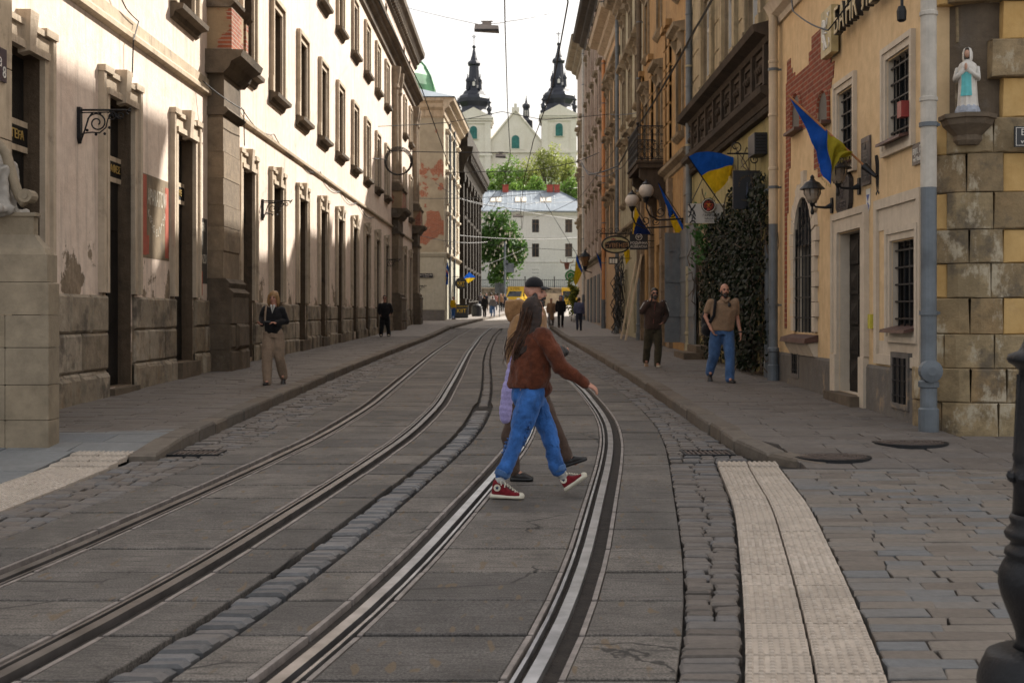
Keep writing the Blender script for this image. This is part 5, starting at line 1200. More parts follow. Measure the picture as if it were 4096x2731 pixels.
# --- church on the hill
M['churchwall'] = plaster('church_cream', (.78,.72,.61), (.85,.80,.70), dirt=(.4,.36,.28), streak=.2, spots=.12)
M['copper'] = plain('dark_copper_roof', (.030,.033,.045), .45, .2, .3, .5)
M['teal'] = plain('teal_louvres', (.03,.17,.15), .6, 0, .3, 2)
CH = thing('church', 'cream twin towered church with dark onion spires on the hill', 'church', (1, 275, 20))
mz = .0274
def tower(X, zb, name):
    yc = 278; hw = 3.65
    a = MB(); a.box(X-hw, X+hw, yc-hw, yc+hw, 10, zb); o = a.build('tower', M['churchwall'], CH)
    a = MB(); 
    for sx in (-1, 1): a.box(*sorted((X+sx*hw*1.02, X+sx*hw*.66)), yc-hw-.25, yc-hw, 14, zb-1.3)
    for z, e in ((zb-1.3,.3),(zb-.7,.45),(zb-.3,.6)): a.box(X-hw-e, X+hw+e, yc-hw-e, yc+hw+e, z, z+.32)
    a.box(X-hw-.35, X+hw+.35, yc-hw-.35, yc+hw+.35, zb-8.2, zb-7.7)
    a.prism([(X-hw-.6,zb),(X+hw+.6,zb),(X,zb+2.2)], lambda u, w_, d: (u, d, w_), yc-hw-.5, yc-hw+.6)
    a.build('cornices', M['churchwall'], o)
    for xx, yy in ((X, yc-hw-.06),):
        def arch(w_, h_): return [(-w_,0),(w_,0)]+[(w_*math.cos(math.pi*i/10), h_+w_*math.sin(math.pi*i/10)) for i in range(11)]
        b_ = MB(); b_.prism([(xx+u, zb-4.7+v) for u, v in arch(1.0, 2.0)], lambda u, w_, d: (u, d, w_), yy-.3, yy); fr_ = b_.build('window_frame', M['churchwall'], o)
        b_ = MB(); b_.prism([(xx+u, zb-4.6+v) for u, v in arch(.78, 1.95)], lambda u, w_, d: (u, d, w_), yy-.36, yy-.31)
        for k in range(3): b_.box(xx-.05+(k-1)*.5, xx+.05+(k-1)*.5, yy-.42, yy-.36, zb-4.5, zb-2.0)
        b_.box(xx-.75, xx+.75, yy-.42, yy-.36, zb-3.0, zb-2.85); b_.build('louvre', M['teal'], fr_)
    sp = MB(); pr = [(130,925),(112,880),(97,850),(92,825),(104,808),(117,790),(119,762),(107,740),(84,724),(80,714),(76,704),(60,690),(50,655),(44,610),(40,570),(36,515),(35,498),(47,490),(49,478),(44,466),(27,452),(25,440),(16,410),(10,375),(7,358)]
    sp.lathe([(r_*mz*1.10, zb+(925-y_)*mz) for r_, y_ in pr], (X, yc, 0), 8, math.pi/8, 1.0, 1.0); s_ = sp.build('spire', M['copper'], o)
    b_ = MB(); b_.ball((X, yc, zb+(925-345)*mz), .4, 10); b_.tube([(X,yc,zb+(925-335)*mz),(X,yc,zb+(925-245)*mz)], .07, 5); b_.box(X-.5, X+.5, yc-.05, yc+.05, zb+(925-263)*mz, zb+(925-258)*mz); b_.box(X-.3, X+.3, yc-.05, yc+.05, zb+(925-275)*mz, zb+(925-271)*mz); b_.build('finial', M['copper'], s_)
    for sx in (-1, 1):
        for sy in (-1, 1):
            b_ = MB(); c_ = (X+sx*3.35, yc+sy*3.35, zb); b_.lathe([(.75,0),(.6,.4),(.35,.6),(.32,1.3),(.55,1.6),(.55,2.0),(.25,2.2),(.22,3.0),(.5,3.2),(.45,3.4),(.15,3.7),(.04,4.4)], c_, 8); b_.build('corner_pinnacle', M['copper'], s_)
            b_ = MB(); c_ = (X+sx*1.35, yc+sy*1.35, zb+(925-690)*mz); b_.lathe([(.4,0),(.3,1.6),(.42,1.7),(.42,2.1),(.15,2.5),(.05,3.4)], c_, 8); b_.build('pinnacle', M['copper'], s_)
    b_ = MB(); b_.prism([(X-.42,zb+7.0),(X+.42,zb+7.0),(X+.42,zb+8.0),(X,zb+8.5),(X-.42,zb+8.0)], lambda u, w_, d: (u, d, w_), yc-1.75, yc-1.0); b_.lathe([(.4,0),(.2,.5),(.06,1.3)], (X,yc-1.4,zb+8.3), 8); d0 = b_.build('dormer', M['copper'], s_)
    b_ = MB(); b_.prism([(X-.27,zb+7.15),(X+.27,zb+7.15),(X+.27,zb+7.9),(X,zb+8.15),(X-.27,zb+7.9)], lambda u, w_, d: (u, d, w_), yc-1.79, yc-1.76); b_.build('opening', M['white'], d0)
tower(-8.25, 43.8, 'a'); tower(10.1, 44.4, 'b')
a = MB(); a.box(-6.2, 8.2, 275.5, 300, 10, 36.9); a.box(-13.5, 15.5, 274.4, 276, 10, 33.0); a.prism([(-6.3,36.7),(7.9,36.7),(.75,45.4)], lambda u, w_, d: (u, d, w_), 275.2, 276.2); a.build('nave', M['churchwall'], CH)
a = MB(); a.box(-6.6, 8.4, 275.0, 276, 36.4, 36.8); a.box(-6.6, 8.4, 274.9, 276, 33.0, 33.5)
for p, q in (((-6.4,36.9),(.75,45.6)),((7.9,36.9),(.75,45.6))): a.tube([(p[0],275.0,p[1]),(q[0],275.0,q[1])], .22, 4)
a.box(-.05, 1.55, 274.9, 275.6, 45.2, 46.1); a.box(.45, 1.05, 274.9, 275.5, 46.1, 46.9)
b_ = MB(); 
def archp(X, z, w_, h_): return [(X-w_,z),(X+w_,z)]+[(X+w_*math.cos(math.pi*i/10), z+h_+w_*math.sin(math.pi*i/10)) for i in range(11)]
a.prism(archp(.75, 37.0, 2.1, 3.0), lambda u, w_, d: (u, d, w_), 275.05, 275.2); a.build('gable_mouldings', M['churchwall'], CH)
b_.prism(archp(.75, 37.3, .82, 2.0), lambda u, w_, d: (u, d, w_), 274.95, 275.04); b_.build('gable_window', M['teal'], CH)
b_ = MB(); b_.prism(archp(11.2, 29.3, .6, 1.2), lambda u, w_, d: (u, d, w_), 274.3, 274.39); b_.build('side_window', M['teal'], CH)
a = MB(); a.add([(-6.6,275.6,36.9),(.75,275.6,45.7),(8.2,275.6,36.9),(-6.6,300,36.9),(.75,300,45.7),(8.2,300,36.9)], [(0,1,4,3),(1,2,5,4),(0,3,5,2)]); a.build('nave_roof', M['copper'], CH)
a = MB(); a.lathe([(1.3,-1.0),(1.4,0),(1.35,1.4),(.72,2.0),(.66,4.0),(.84,4.4),(.84,4.9),(.3,5.3),(.1,6.3),(.03,7.0)], (3.1,279,42.4), 8); rt = a.build('ridge_turret', M['copper'], CH)
a = MB(); a.box(2.75,2.95,278.25,278.35,44.8,46.0); a.box(3.2,3.4,278.25,278.35,44.8,46.0); a.build('openings', M['white'], rt)
# --- green dome behind the cream building
M['greencopper'] = plain('green_copper', (.10,.26,.13), .5, .1, .35, .6)
GD = thing('green_dome', 'green copper church dome with lantern behind the cream building', 'dome', (-17, 200, 30)); c_ = (-17, 200, 0)
a = MB(); a.lathe([(5.5,3),(5.5,34.6),(5.9,34.8),(5.9,35.5),(5.3,35.6)], c_, 24); a.build('drum', M['churchwall'], GD)
a = MB(); a.lathe([(5.35,35.6),(5.2,37.0),(4.7,38.6),(3.9,40.0),(2.9,41.1),(2.2,41.6)], c_, 8, math.pi/8); dm = a.build('dome', M['greencopper'], GD)
a = MB()
for k in range(8):
    t = math.pi/8+k*math.pi/4; a.tube([(c_[0]+r_*math.cos(t), c_[1]+r_*math.sin(t), z_) for r_, z_ in ((5.4,35.6),(5.25,37),(4.75,38.6),(3.95,40),(2.95,41.1))], .12, 5)
a.build('ribs', M['greencopper'], dm)
a = MB(); a.lathe([(2.0,41.5),(2.0,43.0),(2.6,43.1),(2.6,43.4),(2.1,43.6),(1.9,44.6),(1.3,45.5),(.5,46.0),(.35,46.9),(.2,47.8)], c_, 12); a.build('lantern', M['greencopper'], GD)
a = MB(); a.ball((-17,200,48.6), .38, 10); a.tube([(-17,200,48.9),(-17,200,50.2)], .06, 5); a.build('ball_finial', M['goldpaint'], GD)
# ================================================================== trees
M['bark'] = plain('bark', (.07,.055,.04), .9, 0, .4, 6, .5)
def tree(lab, x, y, zb, h, crown_z, rx, ry, rz, n, ls, mat, group, seed, lobes=7, gap=.3, cat='tree', name='tree'):
    r_ = random.Random(seed); t_ = thing(name, lab, cat, (x, y, zb), group)
    cz = zb+crown_z; a = MB(); a.tube([(x,y,zb-.3),(x+.1,y,zb+h*.3),(x-.05,y,zb+h*.6)], [.022*h,.016*h,.008*h], 7)
    cl = []
    for k in range(lobes):
        u = Vector((r_.gauss(0,1), r_.gauss(0,1), r_.gauss(0,.9))).normalized()*r_.uniform(.35,.85)
        c = Vector((x+u.x*rx, y+u.y*ry, cz+u.z*rz)); cl.append((c, r_.uniform(.32,.55)))
        b0 = Vector((x, y, zb+h*r_.uniform(.25,.55))); mid = (b0+c)/2+Vector((0,0,-.05*h)); a.tube([b0, mid, c], [.006*h,.004*h,.002*h], 5)
        for q in range(3): e = c+Vector((r_.uniform(-1,1)*rx, r_.uniform(-1,1)*ry, r_.uniform(-.6,1)*rz))*.35; a.tube([c, e], [.002*h,.001*h], 4)
    a.build('trunk', M['bark'], t_, recalc=False)
    lf = MB()
    for k in range(n):
        c, f = cl[r_.randrange(len(cl))]
        u = Vector((r_.gauss(0,1), r_.gauss(0,1), r_.gauss(0,1))).normalized()*(r_.random()**.42)
        p = c+Vector((u.x*rx*f, u.y*ry*f, u.z*rz*f))
        if noise.noise(p*(1.1/ls*.35)) < -gap*.5: continue
        nrm = Vector((r_.gauss(0,1), r_.gauss(0,1), r_.gauss(.5,1))).normalized(); t1 = nrm.orthogonal().normalized(); t2 = nrm.cross(t1); s = ls*r_.uniform(.5,1.2)
        lf.add([p-t1*s*.5, p+t2*s*.33, p+t1*s*.5, p-t2*s*.33], [(0,1,2,3)])
    lf.build('crown', mat, t_, recalc=False); return t_, cl
M['leafdark'] = leaf('chestnut_leaf', (.03,.085,.014), (.085,.17,.03)); M['leafspring'] = leaf('spring_leaf', (.20,.25,.05), (.34,.36,.11)); M['leafmid'] = leaf('fresh_leaf', (.09,.19,.03), (.20,.31,.06))
tc, cl_ = tree('dense chestnut tree in white blossom left of the white building', -1.75, 151, 3.0, 11.8, 7.0, 3.45, 3.2, 5.0, 20000, .44, M['leafdark'], None, 5, 30, .1)
a = MB(); r_ = random.Random(9)
for k in range(200):
    c, f = cl_[r_.randrange(len(cl_))]; u = Vector((r_.gauss(0,1), -abs(r_.gauss(0,1)), r_.gauss(.3,1))).normalized(); p = c+Vector((u.x*3.3*f, u.y*3*f, u.z*4.3*f))*1.02
    a.lathe([(.09,-.14),(.06,.05),(.01,.2)], tuple(p), 4)
tag(a.build('blossom_candles', plain('cream_blossom', (.62,.58,.46), .8), tc, recalc=False), kind='stuff')
hill_trees = [(1128,222,-.2,7.6,2.3,'leafmid','dense green tree at the foot of the church hill, leftmost'),(1165,216,1.5,8.8,2.8,'leafmid','broad fresh green tree on the church hill under the gable'),(1212,224,3.5,10.5,2.7,'leafspring','airy yellow green tree on the church hill below the ridge turret'),(1262,218,4.0,11.5,3.1,'leafspring','tall airy yellow green tree on the church hill below the right tower'),(1302,222,2.0,10.0,2.6,'leafspring','airy spring tree on the church hill beside the right roofline'),(1316,206,-1.5,5.5,2.6,'leafmid','low bright green tree behind the roof hip of the white building'),(1240,208,-1,6.0,2.4,'leafmid','low dense tree directly behind the red chimneys'),(1190,208,-1,5.4,2.0,'leafmid','small dense tree behind the white building ridge')]
for k, (px, Z, dz, h, rr_, mt, lab) in enumerate(hill_trees):
    x = (px-1176)/2940*Z; zb = hillz(x, Z)+8.5+dz*.6
    zb = hillz(x, Z)-.2; top = {0:27.5,1:28.2,2:29.5,3:31.0,4:29.5,5:24.5,6:24.5,7:23.5}[k]
    hh = top-zb; tree(lab, x, Z, zb, hh, hh-rr_*1.25, rr_*1.0, rr_, rr_*1.25, 3000 if mt == 'leafspring' else 4200, .42, M[mt], 'trees on the church hill', 30+k, 13 if mt == 'leafmid' else 16, .55 if mt == 'leafspring' else .2)
# ================================================================== vehicles on the square
M['vanyellow'] = plain('yellow_van_paint', (.62,.38,.02), .4, 0, .08, 2); M['rubber'] = plain('tyre', (.02,.02,.02), .8)
def rotT(x, y, z, yaw):
    c, s = math.cos(yaw), math.sin(yaw); return lambda a, b_, c_: (x+a*c-b_*s, y+a*s+b_*c, z+c_)
def van(name, lab, x, y, z, yaw, L, Wd, H, cat, bread=False):
    T_ = rotT(x, y, z, yaw); t_ = thing(name, lab, cat, (x, y, z)); hw = Wd/2   # front towards -b
    sec = [(-.0,.35),(-.0,1.0),(.25,1.05),(.9,1.75),(1.05,H-.12),(1.2,H),(L-.1,H),(L,H-.1),(L,.35)]
    a = MB(T_); n = len(sec); a.add([(-hw,-L/2+b_,c) for b_, c in sec]+[(hw,-L/2+b_,c) for b_, c in sec], [tuple(range(n)), tuple(range(n,2*n))]+[(i,(i+1)%n,n+(i+1)%n,n+i) for i in range(n)])
    if bread: a.box(-hw-.05, hw+.05, -L/2+1.0, L/2, .9, H+.25)
    a.build('body', M['vanyellow'], t_)
    w_ = MB(T_); w_.add([(-hw+.15,-L/2+.27,1.1),(hw-.15,-L/2+.27,1.1),(hw-.22,-L/2+.86,1.72),(-hw+.22,-L/2+.86,1.72)], [(0,1,2,3)]); w_.v = [(p[0], p[1], p[2]+.012) for p in w_.v]; w_.build('windscreen', M['glass'], t_)
    for sx in (-1, 1):
        w_ = MB(T_); xx = sx*(hw+.06 if False else hw+.012); 
        if bread: w_.add([(xx,-L/2+.6,1.12),(xx,-L/2+.98,1.12),(xx,-L/2+.98,1.7),(xx,-L/2+.85,1.7)], [(0,1,2,3)])
        else: w_.add([(xx,-L/2+.5,1.15),(xx,L/2-.3,1.15),(xx,L/2-.3,1.85),(xx,-L/2+1.0,1.85)], [(0,1,2,3)])
        w_.build('side_window', M['glass'], t_)
        for b_ in (-L/2+.85, L/2-.9):
            q = MB(); c0 = T_(sx*(hw-.12), b_, .34); ux = (math.cos(yaw), math.sin(yaw), 0)
            q.tube([(c0[0]-ux[0]*.11, c0[1]-ux[1]*.11, c0[2]), (c0[0]+ux[0]*.14, c0[1]+ux[1]*.14, c0[2])], .34, 12); q.build('wheel', M['rubber'], t_)
        q = MB(T_); q.box(*sorted((sx*(hw-.45), sx*(hw-.1))), -L/2-.02, -L/2+.03, .75, .95); q.build('headlight', M['white'], t_)
    q = MB(T_); q.box(-hw-.02, hw+.02, -L/2-.06, -L/2, .38, .62); q.build('bumper', M['black'], t_)
    if not bread:
        q = MB(T_); q.box(-hw+.15, hw-.15, L/2+.0, L/2+.02, 1.1, 1.8); q.build('rear_window', M['glass'], t_)
    return t_, T_
vx, vy, vz = wp(1196, 697, 148)
vt, VT = van('bread_van', 'yellow bread van with dark lettering parked across the square', vx, vy, zr(148), R(-24), 4.6, 2.0, 2.0, 'van', True)
c_, s_ = math.cos(R(-24)), math.sin(R(-24))
text_mesh('ХЛІБ', .52, VT(-.78, -2.3+.985, 1.78), (c_, s_, 0), (0,0,1), plain('brown_letters', (.06,.025,.01), .6), vt, .004)
q = MB(VT); q.box(-1.075, -1.06, -.9, 1.9, 1.0, 2.1); pic = q.build('picture_panel', plain('blue_picture', (.08,.28,.45), .5, 0, .5, 1.5), vt)
q = MB(VT); q.box(-1.082, -1.0755, -.4, 1.2, 1.0, 1.6); q.build('picture_wheat', plain('wheat_picture', (.45,.17,.06), .6, 0, .5, 2), pic)
bx_, by_, bz_ = wp(1301, 700, 141); van('minibus', 'yellow minibus seen at the right end of the square', bx_+.55, by_, zr(141), R(176), 5.2, 2.0, 2.2, 'minibus')
# stone seat wall, sign posts
a = MB(); 
p = wp(1268, 678, 150); a.box(p[0]-1.5, p[0]+1.8, 149.6, 150.2, zr(150), zr(150)+1.5); tag(a.build('stone_wall_block', M['ledge']), 'pale low stone block on the square behind the yellow van', 'wall')
p = wp(1159.7, 600, 140); t_ = thing('tram_pole', 'grey steel tram pole in front of the chestnut tree', 'pole', (p[0], 140, zr(140))); a = MB(); a.lathe([(.16,0),(.16,1),(.12,1.1),(.10,7.2)], (p[0],140,zr(140)), 8); a.build('shaft', M['zinc'], t_); a = MB(); a.box(p[0]-.15, p[0]+.35, 139.9, 140.1, 7.0, 7.5); a.build('box', M['zinc'], t_); a = MB(); a.box(p[0]+.12, p[0]+1.0, 139.9, 139.96, 6.2, 7.2); a.build('sign_board', M['zinc'], t_)
p = wp(1147, 690, 101); t_ = thing('sign_post', 'dark traffic sign post seen from behind on the far left pavement', 'sign', (p[0], 101, zr(101)+.13)); a = MB(); a.lathe([(.035,0),(.035,2.75)], (p[0],101,zr(101)+.13), 6); a.build('post', M['zinc'], t_); a = MB(); a.box(p[0]-.36, p[0]+.36, 101.05, 101.08, zr(101)+2.0, zr(101)+2.8); a.build('sign_plate', M['zinc'], t_)
# ================================================================== overhead wires and hanging lamps
def wire(lab, pts, r=.012, sag=0.0, name='overhead_wire', cat='wire', group='overhead tram wires', n=12):
    a = MB(); P_ = [Vector(p) for p in pts]; out = []
    for p, q in zip(P_, P_[1:]):
        for i in range(n): t = i/n; v = p.lerp(q, t); v.z -= sag*(q-p).length*4*t*(1-t); out.append(v)
    out.append(P_[-1]); a.tube(out, r, 4); return tag(a.build(name, M['wire'], None, recalc=False), lab, cat, group)
cw = lambda C_, y: (C_(y), y, 5.62+zr(y)*.9)
wire('contact wire running above the right hand track', [cw(TR, y) for y in (8,17,24,32,42,55,70)]+[wp(1205,470,95), wp(1300,450,120)], .011, .001)
wire('contact wire running above the left hand track', [cw(TL, y) for y in (8,17,24,32,42,55,70)]+[wp(1140,468,95), wp(1330,462,122)], .011, .001)
wire('high lengthwise cable carrying the hanging lamps down the street centre', [wp(1158,-60,26), wp(1160,55,34), wp(1166,250,48), wp(1172,352,61), wp(1150,445,85), wp(1120,500,110)], .016, .002)
wire('thin span wire from the left cornice to the big hanging lamp', [wp(915,12,60), wp(1100,56,36), wp(1160,52,34.2)], .008, .001); wire('thin span wire from the big hanging lamp to the right roofs', [wp(1160,50,34), wp(1330,4,70)], .008, .004)
wire('span wire from the cable coil to the second hanging lamp', [wp(890,346,60), wp(1000,349,60), wp(1168,350,61)], .02, .001); wire('long sagging wire crossing below the church towers', [wp(868,290,58), wp(1030,281,60), wp(1153,256,62), wp(1250,275,63), wp(1400,262,62), wp(1470,258,50)], .016, .004)
wire('insulated span wire with black insulators over the far tracks', [wp(1026,395.5,88), wp(1110,394,84), wp(1227,391,78), wp(1326,371,76), wp(1376,350,74)], .024, .003)
wire('thick cable bundle sweeping down the right facades', [wp(1640,-10,30), wp(1598,64,34), wp(1534,179,39), wp(1470,282,46), wp(1420,380,56), wp(1352,401,66), wp(1335,370,74)], .035, .006)
wire('thin wire sloping from the right facades to the far crossing', [wp(1545,150,38), wp(1440,300,48), wp(1330,455,70), wp(1225,500,95)], .014, .004); wire('drooping loop of cable by the right end houses', [wp(1330,372,76), wp(1362,398,70), wp(1420,388,58), wp(1445,360,52)], .022, .02)
for k, (p0, p1, lab) in enumerate([((1108,470,118),(1335,488,112),'flat crossing wire just above the blue grey roof eaves'),((1050,455,95),(1330,505,110),'crossing wire falling to the right before the white building'),((955,455,84),(1330,430,105),'crossing wire rising to the right above the blue grey roof'),((1110,560,120),(1328,575,118),'low crossing wire before the middle windows of the white building'),((1055,540,100),(1330,545,115),'nearly level crossing wire at mid height of the white building'),((1110,610,125),(1206,570,130),'short wire rising from the black building to the chestnut'),((965,540,84),(1120,555,104),'wire from the brick scarred gable to the black building'),((1240,445,98),(1335,600,96),'steep wire falling beside the right end house'),((1000,420,86),(1110,470,108),'wire draped along the brick scarred building'),((1180,380,90),(1080,520,100),'slack wire down to the black building')]):
    wire(lab, [wp(*p0), wp(*p1)], .02, .006 if k % 2 else .012)
wire('cable fixed along the left wall above the doors', [TLw(30, .05, 6.4), TLw(34, .05, 6.35), TLw(38, .05, 6.2), TLw(42, .05, 6.25), TLw(47, .05, 6.1), TLw(52, .05, 6.15), TLw(58, .05, 6.0)], .014, .05, 'wall_cable', 'cable', 'cables on the cream wall'); wire('slack black cable climbing over the left string course', [TLw(19.6, .1, 7.2), TLw(20.9, .12, 6.55), TLw(21.6, .12, 6.5), TLw(21.3, .12, 6.12), TLw(21.3,.1,5.5)], .012, .02, 'wall_cable', 'cable', 'cables on the cream wall')
wire('diagonal cable from the big pilaster down to the fourth door', [TLw(26.0, .12, 6.3), TLw(27.2, .7, 5.9), TLw(29.9, .14, 5.5)], .012, .03, 'wall_cable', 'cable', 'cables on the cream wall'); wire('black cable looping across the yellow wall below the bank letters', [TRw(23.0, .05, 7.6), TRw(21.3, .35, 6.6), TRw(18.9, .35, 5.75), TRw(16.6, .2, 6.3), TRw(15.4, .1, 7.2)], .014, .02, 'wall_cable', 'cable')
def hang_lamp(px, py_, Z, k, lab):
    x, y, z = wp(px, py_, Z); t_ = thing('hanging_lamp', lab, 'street lamp', (x, y, z), 'hanging street lamps'); a = MB(); W_ = .33*k
    a.add([(x-W_,y-.14,z-.10),(x+W_,y-.14,z-.14),(x+W_,y+.14,z-.14),(x-W_,y+.14,z-.10),(x-W_*.94,y-.1,z+.06),(x+W_*.94,y-.1,z+.02),(x+W_*.94,y+.1,z+.02),(x-W_*.94,y+.1,z+.06)], [(0,3,2,1),(4,5,6,7),(0,1,5,4),(1,2,6,5),(2,3,7,6),(3,0,4,7)]); a.build('housing', M['lampgrey'], t_)
    a = MB(); a.box(x-.12*k, x+.12*k, y-.02, y+.02, z+.05, z+.15); a.box(x-.15*k, x+.16*k, y-.03, y+.03, z+.14, z+.16); a.build('hanger', M['lampgrey'], t_)
    a = MB(); a.box(x-W_*.95, x+W_*.95, y-.16, y-.138, z-.135, z-.085); a.build('lens', M['black'], t_)
M['lampgrey'] = plain('lamp_housing_grey', (.30,.28,.27), .5, .2, .15, 4)
hang_lamp(1118, 62, 34, 1.0, 'grey boxy street lamp hanging from wires high over the street, nearest'); hang_lamp(1150, 356, 61, .75, 'smaller hanging street lamp below the church gable'); hang_lamp(1190, 495, 108, 1.4, 'distant hanging lamp in front of the skylights')
# ================================================================== flags
def cloth_mat(name, c):
    m, t, b = nmat(name); v = pos_node(t); f = noise_f(t, v, 5, 4, .6)
    cc = mix(t, ramp(t, f, .3, .7), tuple(x*.72 for x in c), tuple(min(1, x*1.15) for x in c)); t.links.new(cc, b.inputs['Base Color']); b.inputs['Roughness'].default_value = .85
    b.inputs['Specular IOR Level'].default_value = .15; tr = N(t, 'ShaderNodeBsdfTranslucent'); t.links.new(cc, tr.inputs[0]); ms = N(t, 'ShaderNodeMixShader'); ms.inputs[0].default_value = .4
    out = t.nodes['Material Output']; t.links.new(b.outputs[0], ms.inputs[1]); t.links.new(tr.outputs[0], ms.inputs[2]); t.links.new(ms.outputs[0], out.inputs[0]); return m
M['fblue'] = cloth_mat('flag_blue', (.012,.085,.42)); M['fyellow'] = cloth_mat('flag_yellow', (.62,.42,.02)); M['fred'] = cloth_mat('flag_red', (.5,.03,.03)); M['fwhite'] = cloth_mat('flag_white', (.7,.7,.68)); M['fnavy'] = cloth_mat('flag_navy', (.01,.025,.11)); M['fyellowshade'] = cloth_mat('flag_shaded_yellow', (.38,.33,.03))  # the olive tone is flag yellow with shade put into the colour
M['polewood'] = plain('varnished_pole', (.30,.12,.035), .5); M['fringe'] = plain('gold_fringe', (.30,.24,.06), .8)
def pl_at(pts, u):
    n = len(pts)-1; f = min(u*n, n-1e-6); i = int(f); return Vector(pts[i]).lerp(Vector(pts[i+1]), f-i)
def flag(lab, top, bot, pole, colf, mats, nu=22, nv=14, rip=.05, k=2.2, group='Ukrainian flags along the street', pr_=.014, pmat='iron', ph=0.0):
    t_ = thing('flag', lab, 'flag', tuple(pole[0]), group); a = MB()
    def fn(u, v):
        p = pl_at(top, u).lerp(pl_at(bot, u), v); e = u*(.3+.7*v); p.y += rip*math.sin(k*2*math.pi*(u+.35*v)+ph)*min(1, e*2.5); p.z += rip*.25*math.sin(k*4*u+v*3)*e; return tuple(p)
    vs = [fn(i/nu, j/nv) for j in range(nv+1) for i in range(nu+1)]; a.v = [tuple(p) for p in vs]
    for j in range(nv):
        for i in range(nu): a.f.append((j*(nu+1)+i, j*(nu+1)+i+1, (j+1)*(nu+1)+i+1, (j+1)*(nu+1)+i)); a.m.append(colf((i+.5)/nu, (j+.5)/nv))
    a.build('cloth', mats, t_, smooth=True, recalc=False); b_ = MB(); b_.tube(pole, pr_, 7); b_.build('pole', M[pmat], t_); return t_
BY = [M['fblue'], M['fyellow']]
half = lambda u, v: 0 if v < .5 else 1
flag('big blue and yellow flag flying out above the ivy and the white cafe sign', [wp(1580.5,360,28.0),wp(1600,350,28.2),wp(1627,348,28.5),wp(1660,351,28.9),wp(1686,362,29.2),wp(1706,372,29.5)], [wp(1641.8,444,29.4),wp(1652,436,29.3),wp(1664,425,29.3),wp(1672,412,29.4),wp(1678,402,29.5),wp(1684,397,29.6)], [wp(1670,490,30.2), wp(1580,359,28.0)], half, BY, rip=.13, k=2.0)
bf_top = [(1812,220),(1835,240),(1860,265),(1877,282),(1885,290),(1895,297),(1903,305),(1915,312),(1930,325),(1945,340),(1956,352)]
bf_bot = [(1813,223),(1850,290),(1862,326),(1878,347),(1886,405),(1906,424),(1911,405),(1917,378),(1927,367),(1944,361),(1956,354)]
bz = lambda i: 18.45-.75*i/10
bft = flag('fringed blue and yellow flag drooping from a slanted wooden pole on the yellow bank', [wp(p[0], p[1], bz(i)) for i, p in enumerate(bf_top)], [wp(p[0], p[1], bz(i)-.02) for i, p in enumerate(bf_bot)], [wp(2009,402,17.55), wp(1811,219,18.46)], lambda u, v: 0 if u < .56 else 1, [M['fblue'], M['fyellowshade']], 34, 20, .09, 3.4, pmat='polewood', pr_=.016)
a = MB(); r_ = random.Random(4)
for i in range(40):
    u = .35+.65*i/40; p = pl_at([wp(q[0], q[1], bz(j)-.02) for j, q in enumerate(bf_bot)], u); a.tube([p, p+Vector((r_.uniform(-.01,.02), 0, -r_.uniform(.03,.06)))], .004, 3)
a.build('fringe', M['fringe'], bft); a = MB(); a.tube([wp(2012,405,17.5), wp(1985,381,17.65)], [.025,.055], 8); a.build('socket', M['iron'], bft)
a = MB(); x, y, z = wp(2016,400,17.55)
for k in (-1, 0, 1): a.tube([(x+.02,y+k*.035,z-.35),(x,y+k*.05,z-.1),(x,y+k*.06,z+.12),(x-.02,y+k*.03,z+.26)], .013, 5)
a.tube([(x+.02,y-.1,z-.22),(x,y-.06,z-.27),(x,y,z-.22),(x,y+.06,z-.27),(x+.02,y+.1,z-.22)], .012, 5); a.build('wall_bracket', M['iron'], bft)
flag('narrow limp blue and yellow flag hanging beside the globe lamps', [wp(1512,420,36.2),wp(1530,452,36.6),wp(1550,485,37.2),wp(1574,525,37.9)], [wp(1512.5,422,36.2),wp(1530,470,36.6),wp(1540,505,37.0),wp(1553,539,37.5)], [wp(1582,530,38.1), wp(1511,418,36.2)], lambda u, v: 0 if (u < .62 or v < .30) and not (u > .62 and v > .3) else 1, BY, rip=.03)
flag('dark blue and orange yellow flag hanging above the black sausage shop sign', [wp(1458,470,43.2),wp(1466,490,43.4),wp(1476,510,43.7),wp(1494,534,44.2)], [wp(1453,537,43.2),wp(1460,537,43.3),wp(1474,537,43.5),wp(1494,537,44.1)], [wp(1500,540,44.6), wp(1457,468,43.2)], lambda u, v: 1 if u+v*.35 < .42 else 0, [M['fnavy'], M['fyellow']], rip=.03)
flag('small blue and yellow flag under the oval souvenir sign', [wp(1431,571,56),wp(1445,572,56),wp(1462,571,57)], [wp(1438,607,56),wp(1446,596,56),wp(1455,578,57)], [wp(1470,590,58), wp(1431,570,56)], lambda u, v: 1 if u < .55 else 0, BY, rip=.06)
flag('limp flag with blue upper half near the orange downpipe', [wp(1369,578,74),wp(1380,595,74.5),wp(1392,612,75)], [wp(1383,628,74),wp(1390,629,74.5),wp(1401,630,75)], [wp(1406,640,76), wp(1368,576,74)], lambda u, v: 0 if u < .5 else 1, BY, rip=.06)
flag('long mostly yellow flag hanging at the end of the right row', [wp(1324,582,85),wp(1330,600,85.5),wp(1338,622,86)], [wp(1318,648,85),wp(1323,656,85.5),wp(1331,640,86)], [wp(1345,640,87.5), wp(1323,580,85)], lambda u, v: 0 if v < .22 else 1, BY, rip=.07)
flag('blue flag with red and white cross on a post by the brick scarred building', [wp(1028,601,92),wp(1030,606,92),wp(1031,616,92.2)], [wp(1018,648,92),wp(1024,654,92),wp(1029,652,92.2)], [wp(1009,652,91.6), wp(1028,599,92)], lambda u, v: 2 if .34 < v < .42 else 1 if .30 < v < .46 else 3 if v > .62 and u < .45 else 0, [M['fblue'], M['fwhite'], M['fred'], M['fyellow']], rip=.05, group='national flags by the far crossing')
